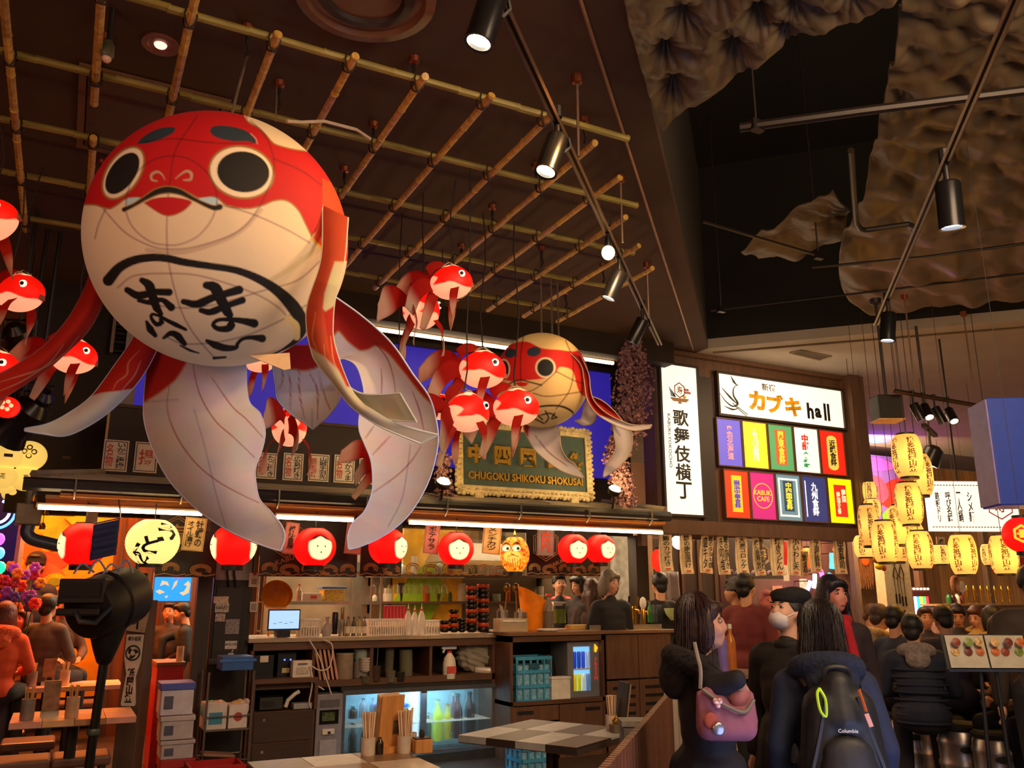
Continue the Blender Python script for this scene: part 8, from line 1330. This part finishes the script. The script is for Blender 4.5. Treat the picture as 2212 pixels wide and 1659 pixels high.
# ================================================================ people
SKIN = {}
def rotm(y, p, r=0): return Matrix.Rotation(y, 3, 'Z')@Matrix.Rotation(p, 3, 'X')@Matrix.Rotation(r, 3, 'Y')
def person(label, px, py, d, face, pose='stand', s=.97, top='20202a', bot='1a1a20', hair='17110f', style='short', skin='d09a78', look=(0, 0, 0), lean=0., arms=None, mask=None, hat=None, hood=None, coat=0, vox=.014, fat=1., scarf=None, glasses=False, collar=None, topm=None, shoe='1a1514', group=None, quilt=0):
    hp = P(px, py, d=d); sit = pose == 'sit'
    if not sit: s = (hp[2]+.115)/1.7; hz, sz = .9*s, hp[2]-.215*s
    else: sz = hp[2]-.205*s; hz = max(hp[2]-.70*s+lean*.3, .5)
    rz = math.atan2(face[0], -face[1]); Rz = Matrix.Rotation(rz, 3, 'Z'); lf = lean
    root = np.array([hp[0], hp[1], 0])-np.array(Rz@Vector((0, -lf, 0))); t = T('person', label, 'person', root, rz, group)
    loc = lambda q: np.array(Rz.inverted()@Vector(P(q[0], q[1], d=q[2])-root))
    hc = np.array([0, -lf, hp[2]]); Rh = rotm(*look); hd = lambda v: hc+s*np.array(Rh@Vector(v)); E = lambda v, r: ('e', hd(v), tuple(s*k for k in r), Rh)
    sy = -lf*.8; k = s*fat; fr = max(.0085, vox*.85)
    body = [E((0, .012, .022), (.076, .094, .098)), E((0, -.022, -.025), (.064, .074, .088)), E((0, -.045, -.078), (.042, .046, .034)), ('c', hd((0, -.088, .018)), hd((0, -.1, -.02)), .008*s, .0125*s), E((0, -.088, -.062), (.023, .012, .009)), E((.03, -.07, -.03), (.025, .025, .025)), E((-.03, -.07, -.03), (.025, .025, .025)),
            E((.077, .01, -.01), (.012, .024, .032)), E((-.077, .01, -.01), (.012, .024, .032)), ('c', hd((0, .025, -.06)), (0, sy+.01, sz+.01), .05*s, .056*s), ('c', (0, sy, sz-.05), (0, 0, hz), .07*k, .1*k)]
    sh = [np.array([x*.165*k, sy, sz-.035*s]) for x in (-1, 1)]
    if arms is None: arms = {}
    AR_ = []
    for i, sd in enumerate('RL'):
        x = -1 if sd == 'R' else 1
        if sd in arms: el, wr, tip = [loc(q) for q in arms[sd]]
        elif sit: el = np.array([x*.25*k, sy-.06, sz-.28*s]); wr = np.array([x*.13, sy-.30, max(sz-.34*s, .80)]); tip = wr+np.array([-x*.06, -.09, -.02])
        else: el = np.array([x*.228*k, sy+.04, sz-.31*s]); wr = np.array([x*.225*k, sy-.03, sz-.55*s]); tip = wr+np.array([-x*.01, -.03, -.15*s])
        AR_.append((sh[i], el, wr)); dr = tip-wr; dr = dr/np.linalg.norm(dr); side = np.cross(dr, [0, 0, 1.]) if abs(dr[2]) < .8 else np.array([0, 1., 0]); side /= np.linalg.norm(side); nrm = np.cross(side, dr)
        body += [('c', sh[i], el, .045*s, .038*s), ('c', el, wr, .036*s, .026*s), ('c', wr, wr+dr*.075*s, .024*s, .03*s)]
        for j in range(4):
            o = wr+dr*.08*s+side*(j-1.5)*.019*s; L = (.062, .074, .07, .054)[j]*s; m1 = o+dr*L*.55-nrm*.006; body += [('c', o, m1, fr, fr*.95), ('c', m1, m1+dr*L*.4-nrm*.02*s, fr*.95, fr*.8)]
        o = wr+dr*.03*s+side*.026*s*x; m1 = o+(dr*.6+side*x*.8)*.03*s; body += [('c', o, m1, fr*1.1, fr), ('c', m1, m1+(dr*.95+side*x*.1)*.032*s, fr, fr*.85)]
    legs = []
    for x in (-1, 1):
        if sit: kn = np.array([x*.13, -.40*s, hz-.02]); an = np.array([x*.14, -.34*s, .09]); legs.append((np.array([x*.1, 0, hz]), kn, an))
        else: legs.append((np.array([x*.095*k, 0, hz]), np.array([x*.1*k, -.01, .48*s]), np.array([x*.1, .02, .09])))
        body += [('c', legs[-1][0], legs[-1][1], .075*s, .055*s), ('c', legs[-1][1], legs[-1][2], .052*s, .036*s), ('c', legs[-1][2], legs[-1][2]+np.array([0, -.1, -.04]), .034, .03)]
    blob(body, 'body', mat(skin, .55, var=.06, sc=8, name='skin'), t, vox if vox > .0135 else min(vox, .0105), 3)
    mt = topm or mat(top, .8, var=.15, sc=9, bump=.1, name='cloth')
    ub = [('e', (0, sy+.01, sz-.15*s), (.18*k, .125*k, .2*s)), ('e', (0, sy*.5, (sz+hz)/2), (.165*k, .13*k, .2*s)), ('e', (0, 0, hz+.02), (.175*k, .14*k, .15*s)), ('c', sh[0]*.82+[0, 0, .008], sh[1]*.82+[0, 0, .008], .078*k, .078*k), ('c', (0, sy+.005, sz-.02), (0, sy-.005, sz+.04*s), .085*s, .062*s)]
    ub[3] = ('c', np.array([sh[0][0]*.8, sy, sh[0][2]]), np.array([sh[1][0]*.8, sy, sh[1][2]]), .08*k, .08*k)
    for a, e_, w_ in AR_: ub += [('c', a, e_, .066*k, .056*k), ('c', e_, e_+(w_-e_)*.94, .056*k, .042*k)]
    if coat: ub += [('c', (0, .01, hz), (0, .0, hz-coat*.5), .19*k, .2*k), ('c', (.05, 0, hz-coat*.4), (.06, 0, hz-coat), .17*k, .165*k), ('c', (-.05, 0, hz-coat*.4), (-.06, 0, hz-coat), .17*k, .165*k)]
    blob(ub, 'jacket', mt, t, vox, 5)
    mb = mat(bot, .8, var=.12, sc=9, name='cloth'); lb = [('e', (0, .0, hz-.02), (.165*k, .13*k, .12*s))]
    for a, kn, an in legs: lb += [('c', a, kn, .095*k, .072*k), ('c', kn, an, .072*k, .055*k)]
    blob(lb, 'trousers', mb, t, max(vox, .014), 4)
    for a, kn, an in legs: blob([('c', an+np.array([0, .01, -.045]), an+np.array([0, -.13, -.055]), .042, .036), ('e', an+np.array([0, 0, -.02]), (.045, .05, .05))], 'shoe', mat(shoe, .5), t, .016, 3)
    mh = mat(hair, .45, var=.3, sc=40, st=(3, 3, .6), bump=.3, name='hair')
    if style != 'bald':
        hs = [E((0, .026, .042), (.087, .1, .094)), E((0, .062, -.03), (.068, .05, .07))]
        if style == 'short': hs += [E((0, -.045, .088), (.066, .045, .03)), E((.068, .02, .02), (.02, .05, .05)), E((-.068, .02, .02), (.02, .05, .05))]
        if style in ('bob', 'long'):
            hs += [E((.078, .012, -.03), (.026, .075, .115)), E((-.078, .012, -.03), (.026, .075, .115)), E((0, .072, -.05), (.09, .055, .13)), E((0, -.062, .078), (.06, .035, .026)), E((0.05, -.05, .06), (.03, .03, .04)), E((-.05, -.05, .06), (.03, .03, .04))]
        if style == 'long': hs += [('c', hd((.075, .05, -.08)), hd((.09, .05, -.34)), .05*s, .035*s), ('c', hd((-.075, .05, -.08)), hd((-.09, .05, -.34)), .05*s, .035*s), ('c', hd((0, .09, -.08)), hd((0, .12, -.36)), .07*s, .05*s), ('c', hd((.09, -.01, -.06)), hd((.1, -.06, -.3)), .026*s, .02*s), ('c', hd((-.09, -.01, -.06)), hd((-.1, -.06, -.3)), .026*s, .02*s)]
        blob(hs, 'hair', mh, t, min(vox, .011), 3)
        if style == 'bob' and d < 5:
            b = B(); rg = np.random.default_rng(int(px))
            for i in range(230):
                a = rg.uniform(-.75, math.pi+.75); L = rg.uniform(.13, .24); ox = rg.normal(0, .012); pts = []
                for u in np.linspace(0, 1, 9): g = min(u*1.9, 1)*1.5; rr = (.1+.012*rg.uniform(0, .4))*math.sin(g)+.012*max(u-.7, 0)*3; pts.append(hd((rr*.93*math.cos(a)+ox*u, .026+rr*1.02*math.sin(a), .045+.102*math.cos(g)-max(u-.5, 0)*2*L)))
                b.tube(pts, np.linspace(.0045, .0012, 9)*s, 4)
            b.obj('hair_strands', mh, t, 60)
    fa = math.atan2(-root[1], -root[0]); vis = (Rz@Rh@Vector((0, -1, 0)))@Vector((math.cos(fa), math.sin(fa), 0)) > -.45
    if vis:
        for x in (-1, 1):
            e_ = B().ell(hd((x*.03, -.079, .012)), (.014*s, .009*s, .0062*s), 10, R=Rh).obj('eye', mat('b8aca0', .3), t); B().ell(hd((x*.03, -.0862, .012)), (.0068*s, .004*s, .006*s), 8, R=Rh).obj('iris', INK, e_); B().ell(hd((x*.031, -.087, .035)), (.019*s, .007*s, .0045*s), 8, R=Rh).obj('eyebrow', mh, t)
        if not mask: B().ell(hd((0, -.099, -.062)), (.02*s, .004*s, .005*s), 10, R=Rh).obj('mouth', mat('a0524a', .5), t)
    if mask: mk = [E((0, -.062, -.052), (.06, .052, .05)), E((0, -.05, -.075), (.052, .05, .032))]; o = blob(mk, 'face_mask', mat(mask, .8), t, .009, 3); B().tube([hd((.055, -.06, -.04)), hd((.078, .0, -.0))], .003, 4).obj('mask_loop', mat(mask, .8), o); B().tube([hd((-.055, -.06, -.04)), hd((-.078, .0, -.0))], .003, 4).obj('mask_loop', mat(mask, .8), o)
    if hat:
        kind, hc_ = hat
        if kind == 'beret': hh_ = [E((0, .03, .09), (.115, .125, .045)), E((0, .01, .06), (.09, .105, .035)), E((.03, .04, .11), (.09, .09, .04))]
        else: hh_ = [E((0, .02, .06), (.092, .106, .088)), E((0, .01, .02), (.095, .108, .03))]
        blob(hh_, 'beret' if kind == 'beret' else 'beanie', mat(hc_, .9, var=.2, sc=30, bump=.2), t, .011, 4)
    if quilt: b = B(); [b.tube([(.186*k*math.sin(a), sy*(1-j/9)+.01+.14*k*math.cos(a), sz-.1-j*.055) for a in np.linspace(-1.25, 1.25, 12)], .009, 5) for j in range(8)]; b.obj('quilted_ridge', mt, t, 60)
    if hood: hm = mat(hood[1], .95, var=.3, sc=40, bump=.5, name='hood'); q = [np.array([.13*math.cos(a)*s*hood[2], sy+.05+.1*math.sin(a)*s*hood[2], sz+.035+.03*math.sin(a)]) for a in np.linspace(-.3, math.pi+.3, 9)]; blob([('c', q[i], q[i+1], .062*s*hood[2], .062*s*hood[2]) for i in range(8)]+[('e', (0, sy+.13, sz-.02), (.12*hood[2], .075*hood[2], .1*hood[2]))], hood[0], hm, t, vox, 3)
    if collar: blob([('c', (.05*math.cos(a)*1.3, sy+.02+.05*math.sin(a)*1.3, sz+.035), (.05*math.cos(a+.5)*1.3, sy+.02+.05*math.sin(a+.5)*1.3, sz+.035), .03, .03) for a in np.arange(0, 6.28, .5)], 'collar', mat(collar, .8), t, .013, 3)
    if scarf: blob([('c', (.07*math.cos(a), sy+.0+.065*math.sin(a), sz+.05), (.07*math.cos(a+.6), sy+.0+.065*math.sin(a+.6), sz+.05), .04, .04) for a in np.arange(0, 6.28, .6)]+[('c', (0.02, sy-.1, sz+.02), (.03, sy-.15, sz-.2), .035, .04)], 'scarf', mat(scarf, .9), t, .015, 3)
    if glasses: b = B(); [b.tube([hd((x*.03+.02*math.cos(a), -.1, .01+.018*math.sin(a))) for a in np.linspace(0, 6.3, 14)], .002, 4, caps=False) for x in (-1, 1)]; [b.tube([hd((x*.05, -.098, .012)), hd((x*.08, .0, .01))], .002, 4) for x in (-1, 1)]; b.obj('glasses', mat('c8b8a0', .3, .5), t)
    return t, hc, sz, Rz, root
fw2, rt2 = np.array([math.sin(YAW), math.cos(YAW)]), np.array([math.cos(YAW), -math.sin(YAW)])
V = lambda r, f: rt2*r+fw2*f
# --- the three standing visitors
w1 = person('woman in a long black coat with fur hood in profile beside the bar', 1519, 1347, 3.65, V(1, -.08), top='15131a', bot='15141a', hair='2a1410', style='bob', skin='b88468', coat=.55, vox=.011, fat=1.0, look=(-.22, 0, 0), hood=('fur_hood', '1c1518', .92), arms={'R': [(1538, 1486, 3.38), (1596, 1466, 3.32), (1606, 1512, 3.4)]})
b = B(); rng = np.random.default_rng(4)
for i in range(900):
    a = rng.uniform(-.5, math.pi+.5); q = np.array([.12*math.cos(a)*1.05, .05+.1*math.sin(a), w1[2]+.02+.05*math.sin(a)]); dd = rng.normal(0, 1, 3); dd /= np.linalg.norm(dd); p0_ = q+dd*.055; b.add([p0_+np.array([.003, 0, 0]), p0_-np.array([.003, 0, 0]), p0_+dd*.05+np.array([0, 0, -.02])], [(0, 1, 2)])
stuff(b.obj('fur', mat('1a1214', .9, name='fur'), w1[0], 0, fix=False))
m2_ = person('man in black coat with beret and white face mask looking up', 1698, 1322, 4.55, V(-.75, -.66), top='17130f', bot='141214', hair='1a1412', style='short', skin='c8977a', look=(-.1, -.22, 0), mask='cfc8c8', hat=('beret', '131013'), coat=.35, vox=.012, fat=1.1, collar='17130f')
p3 = person('woman with dark bob seen from behind in a navy hooded jacket', 1772, 1361, 3.72, V(.12, 1), top='1e2742', bot='232a48', hair='1c1412', style='bob', vox=.011, fat=1.06, hood=('hood', '1a2238', .95), collar='b8bcc4', look=(-.12, .1, 0))
# backpack worn by the woman in navy
def wp(p, q): return np.array(p[4])+np.array(p[3]@Vector(q))
z3 = p3[2]; t = T('backpack', 'black rucksack with lime carabiner on the navy jacket', 'backpack', wp(p3, (0, .12, z3-.5)), math.atan2(V(.12, 1)[0], -V(.12, 1)[1])); M_bp = mat('17181a', .55, var=.3, sc=8, bump=.2, name='pack_nylon')
hb = .5
o = blob([('c', (-.08, .1, .1), (-.06, .09, hb-.1), .1, .085), ('c', (.08, .1, .1), (.06, .09, hb-.1), .1, .085), ('c', (-.06, .09, hb-.1), (.06, .09, hb-.1), .085, .085), ('e', (0, .12, .12), (.165, .1, .13)), ('c', (0, .1, hb-.14), (0, .09, hb-.02), .1, .07)], 'pack', M_bp, t, .011, 4)
blob([('e', (0, .19, .16), (.115, .06, .14)), ('e', (0, .19, .24), (.1, .045, .07))], 'front_pocket', mat('202124', .55, var=.3, sc=8, bump=.2), t, .01, 3); blob([('e', (0, .2, .02), (.15, .06, .08))], 'base_pocket', mat('1c1d20', .55, var=.3, sc=8, bump=.2), t, .01, 3)
for x in (-1, 1): B().tube([(x*.09, .02, hb-.03), (x*.11, -.06, hb+.02), (x*.12, -.13, hb+.0)], .024, 8).obj('shoulder_strap', M_bp, t); B().tube(crs([(x*.15, .12, .02), (x*.145, .17, .14), (x*.1, .17, .3), (x*.06, .16, hb-.05)], 16), .01, 5).obj('compression_strap', mat('26282a', .5), t)
B().tube(crs([(-.05, .1, hb-.02), (-.04, .11, hb+.05), (.04, .11, hb+.05), (.05, .1, hb-.02)], 14), .011, 6).obj('grab_handle', BLK, t)
B().tube(crs([(.085, .17, hb-.02), (.1, .19, hb-.04), (.095, .2, hb-.1), (.075, .2, hb-.12), (.07, .19, hb-.06), (.085, .17, hb-.02)], 20), .006, 6).obj('lime_carabiner', mat('b8e82a', .4), t); B().tube([(-.06, .19, hb-.02), (-.075, .21, hb-.1)], .006, 5).obj('orange_cord', mat('b85a28', .5), t); B().boxc((-.08, .215, hb-.13), (.018, .01, .05), 0, Matrix.Rotation(.3, 3, 'Y')).obj('pink_tag', mat('d89a8a', .5), t, 0, .002)
b = text('Columbia', .075, .014, M_wh, t, (0, 0, 0)); b.location = (0, .215, .33); b.rotation_euler = (.05, 0, math.pi)
B().tube([(.07+.02*math.cos(a), .24, .13+.022*math.sin(a)) for a in np.linspace(0, 6.3, 16)], .005, 5).obj('gear_ring', mat('3a3c40', .4, .5), t); b = B(); b.cyl((.17, .12, .0), (.175, .12, .1), .022, n=10); b.obj('blue_bottle', mat('7a9ac8', .4), t)
# pink shoulder bag
pb = P(1570, 1600, d=3.3); t = T('shoulder_bag', 'dusky pink slouchy shoulder bag with a heart pin', 'bag', pb, -YAW+.1); M_bag = mat('8a5060', .75, var=.2, sc=7, bump=.2, name='bag_cloth'); hb = P(1568, 1478, d=3.3)[2]-pb[2]
o = blob([('c', (-.07, 0, .05), (.075, 0, .045), .05, .05), ('c', (-.085, 0, .07), (-.1, 0, hb-.04), .034, .014), ('c', (.095, 0, .07), (.105, 0, hb*.8), .034, .014), ('c', (-.05, 0, .08), (-.07, 0, hb*.8), .046, .03), ('c', (0, 0, .08), (-.02, 0, hb*.66), .05, .034), ('c', (.06, 0, .08), (.06, 0, hb*.5), .048, .034)]+[('c', (x, -.03, .05), (x*.8, -.02, hb*.55), .022, .012) for x in (-.06, -.015, .035, .08)], 'bag', M_bag, t, .009, 3)
B().tube(crs([(-.095, -.03, hb-.02), (-.05, -.045, hb*.74), (.0, -.052, hb*.6), (.06, -.05, hb*.52), (.105, -.035, hb*.72)], 26), .008, 6).obj('edge_binding', mat('7a6e5a', .7), t)
sp = [np.array(q) for q in ((-.095, 0, hb-.02), (-.09, .0, hb+.05))]; tp = P(1500, 1388, d=3.42)-pb; tp = np.array(Matrix.Rotation(YAW-.1, 3, 'Z')@Vector(tp)); B().tube(crs([sp[0], sp[1], (sp[1]+tp)/2, tp], 20), .008, 6).obj('strap', mat('8a8070', .7), t)
b = B(); b.ell((-.055, -.055, hb-.06), (.012, .006, .012), 8); b.ell((-.037, -.055, hb-.06), (.012, .006, .012), 8); b.ell((-.046, -.055, hb-.075), (.012, .006, .014), 8); b.obj('heart_pin', mat('c89a90', .3, .5), t); B().ell((-.05, -.062, hb-.16), (.024, .006, .024), 14).obj('silver_badge', mat('9aa0b0', .25, .7), t); B().ell((-.075, -.05, .08), (.026, .006, .03), 12).obj('orange_patch', mat('a0442c', .7), t); b = B(); b.ell((.06, .0, hb*.75), (.045, .03, .05), 12); b.obj('inner_pouch', mat('9a5a54', .7), t)
for i, (x, c) in enumerate(((1563, '8a7ac8'), (1580, 'c8742a'))): p = P(x, 1425, d=6.6); t = T('drinks_bottle', ('tall clear violet lit bottle between the two coats', 'tall bottle of amber drink between the two coats')[i], 'bottle', (p[0], p[1], 1.0)); B().lathe([(a*.04, c_*.34) for a, c_ in BOT], n=14).obj('body', mat(c, .15, alpha=.8), t); B().lathe([(.016, .315), (.017, .345), (.01, .35)], n=10).obj('cap', M_wh, t)
p = P(1572, 1430, d=6.6); t = T('round_table', 'small high table holding the clear bottles', 'table', (p[0], p[1], 0)); B().lathe([(.3, .97), (.3, 1.0), (.01, 1.0)], n=24).obj('top', mat('8a6a5a', .4), t); B().cyl((0, 0, .02), (0, 0, .97), .03, n=10).obj('stem', BLK, t); B().lathe([(.2, 0), (.2, .02), (.03, .03)], n=20).obj('foot', BLK, t)
# --- people further off
person('long haired woman with red scarf facing us beyond the beret', 1800, 1284, 5.6, V(.1, -1), top='2a1c20', hair='14101a', style='long', skin='c07a64', scarf='a01420', vox=.014, look=(.2, .05, 0))
person('person in grey beanie and blue jacket past the slips', 1587, 1277, 8.6, V(-.8, .4), top='4a5080', hat=('beanie', '5a5a5c'), style='short', vox=.016)
person('person in a maroon padded coat past the slips', 1612, 1268, 8.2, V(.6, .6), top='6a2424', style='short', vox=.016, fat=1.15)
person('pink faced person in an orange jacket past the beret', 1657, 1300, 8.8, V(.2, -1), top='b8641c', hair='a85a5a', style='short', skin='c86a60', vox=.016)
person('person in a violet blue top low behind the maroon coat', 1634, 1330, 9.4, V(-.3, -1), 'sit', .95, top='3a2f9a', vox=.017)
person('bar worker with grey bob and glasses behind the gold taps', 1318, 1258, 9.5, V(.4, -1), top='17161a', hair='6a6450', style='bob', skin='c89478', glasses=True, vox=.014, look=(.35, .2, 0))
person('cook in dark apron beneath the wave valance', 1209, 1262, 10.9, V(.2, -1), top='2a2426', vox=.017); person('kitchen worker bending her head beside the cook', 1250, 1262, 10.7, V(-.8, -.6), top='2a2020', style='bob', vox=.017, look=(0, .3, 0)); person('long haired guest at the kitchen end', 1278, 1272, 10.6, V(.2, 1), top='3a2418', hair='3a1c10', style='long', vox=.017)
person('person all in black standing behind the first slip', 1424, 1262, 10.2, V(-.3, 1), top='120e10', hair='100c0c', vox=.017)
G2 = 'guests seated at the long tables'
person('guest with padded navy jacket and grey hood, back turned, on the wooden chair', 1972, 1360, 6.9, V(.35, 1), 'sit', .97, top='1c2234', hood=('hood', '8a7e74', .8), style='short', vox=.012, fat=1.12, lean=.12, look=(-.3, .1, 0), group=G2, quilt=1)
person('guest in beige hoodie hunched over the table', 1903, 1334, 8.2, V(.9, .3), 'sit', .95, top='b89a70', hair='3a2418', hood=('hood', 'b89a70', .9), vox=.014, lean=.16, look=(0, .3, 0), group=G2)
person('guest in slate sweater turning towards the table', 1936, 1338, 7.7, V(.9, .5), 'sit', .97, top='2c3044', vox=.014, lean=.12, look=(.0, .15, 0), fat=1.1, group=G2)
person('guest with brown hair in black farthest along the row', 1887, 1330, 9.4, V(.7, -.5), 'sit', .95, top='1a1820', hair='5a3a20', vox=.016, lean=.1, look=(0, .4, 0), group=G2)
person('guest in dark plum sweater with bowed head near the pineapple', 2037, 1338, 7.6, V(.3, 1), 'sit', .97, top='2a2033', vox=.013, lean=.16, look=(.2, .25, 0), fat=1.1, group=G2)
person('guest with brown hair behind the padded jacket', 2000, 1336, 9.2, V(-.2, -1), 'sit', .95, top='3a3440', hair='4a2a18', vox=.016, group=G2)
person('guest looking down across the rear table', 2068, 1330, 9.4, V(-.4, -1), 'sit', .96, top='3a3038', hair='2a1a12', vox=.016, lean=.12, look=(0, .4, 0), group=G2)
person('guest in a pale yellow hooded top behind the menu stand', 2108, 1334, 9.3, V(-.7, -.6), 'sit', .95, top='d8b060', hair='5a3018', hood=('hood', 'd8b468', .9), vox=.016, look=(0, .3, 0), group=G2)
person('guest with black bowl cut above the open menu', 2143, 1334, 8.5, V(.2, 1), 'sit', .96, top='2a2a30', style='bob', vox=.016, group=G2)
person('guest with low dark head right over the menu page', 2158, 1358, 7.3, V(.3, 1), 'sit', .92, top='2a241c', hair='1c150c', style='bob', vox=.016, lean=.1, group=G2)
person('bald guest with glasses cut by the picture edge', 2210, 1352, 6.6, V(-.9, -.3), 'sit', .97, top='5a3a2a', hair='6a5a50', style='bald', skin='c88a60', glasses=True, vox=.014, group=G2)
person('broad standing person in dark grey at the picture edge, head lowered', 2226, 1262, 6.0, V(.3, 1), top='3a302a', vox=.015, fat=1.2, lean=.1)
person('staff member in navy with cap and face mask before the mural', 76, 1222, 10.2, V(.2, -1), top='1c2440', hair='14121a', mask='6a7a8a', skin='c08a70', hat=('beanie', '14162a'), vox=.015)
person('guest in orange hoodie, back turned, at the picture edge', 12, 1328, 7.9, V(-.3, 1), 'sit', .97, top='d8502a', hair='5a1c14', hood=('hood', 'e0603a', .9), style='bob', vox=.014)
person('red lit long haired guest facing the orange hoodie', 46, 1338, 8.9, V(.0, -1), 'sit', .95, top='b8562c', hair='4a1c16', style='long', skin='d8604a', vox=.015)  # the red light is put into the skin colour
person('man in grey shirt seen from behind at the far table', 106, 1310, 8.6, V(.1, 1), 'sit', .97, top='4a4240', hair='17100e', vox=.014)
person('guest with tanned face beside the grey shirt', 136, 1312, 9.3, V(.6, -.6), 'sit', .95, top='4a342a', skin='c0704a', vox=.016)
person('worker in black shirt leaning over below the television', 392, 1322, 9.9, V(-.8, -.3), top='16161a', lean=.28, vox=.014, look=(0, .3, 0), arms={'R': [(352, 1380, 9.8), (346, 1428, 9.7), (352, 1440, 9.7)]})
person('guest with warm lit face glimpsed in the doorway', 366, 1322, 10.2, V(.1, -1), 'sit', .95, top='3a2418', skin='c87a50', hair='2a1810', vox=.017)
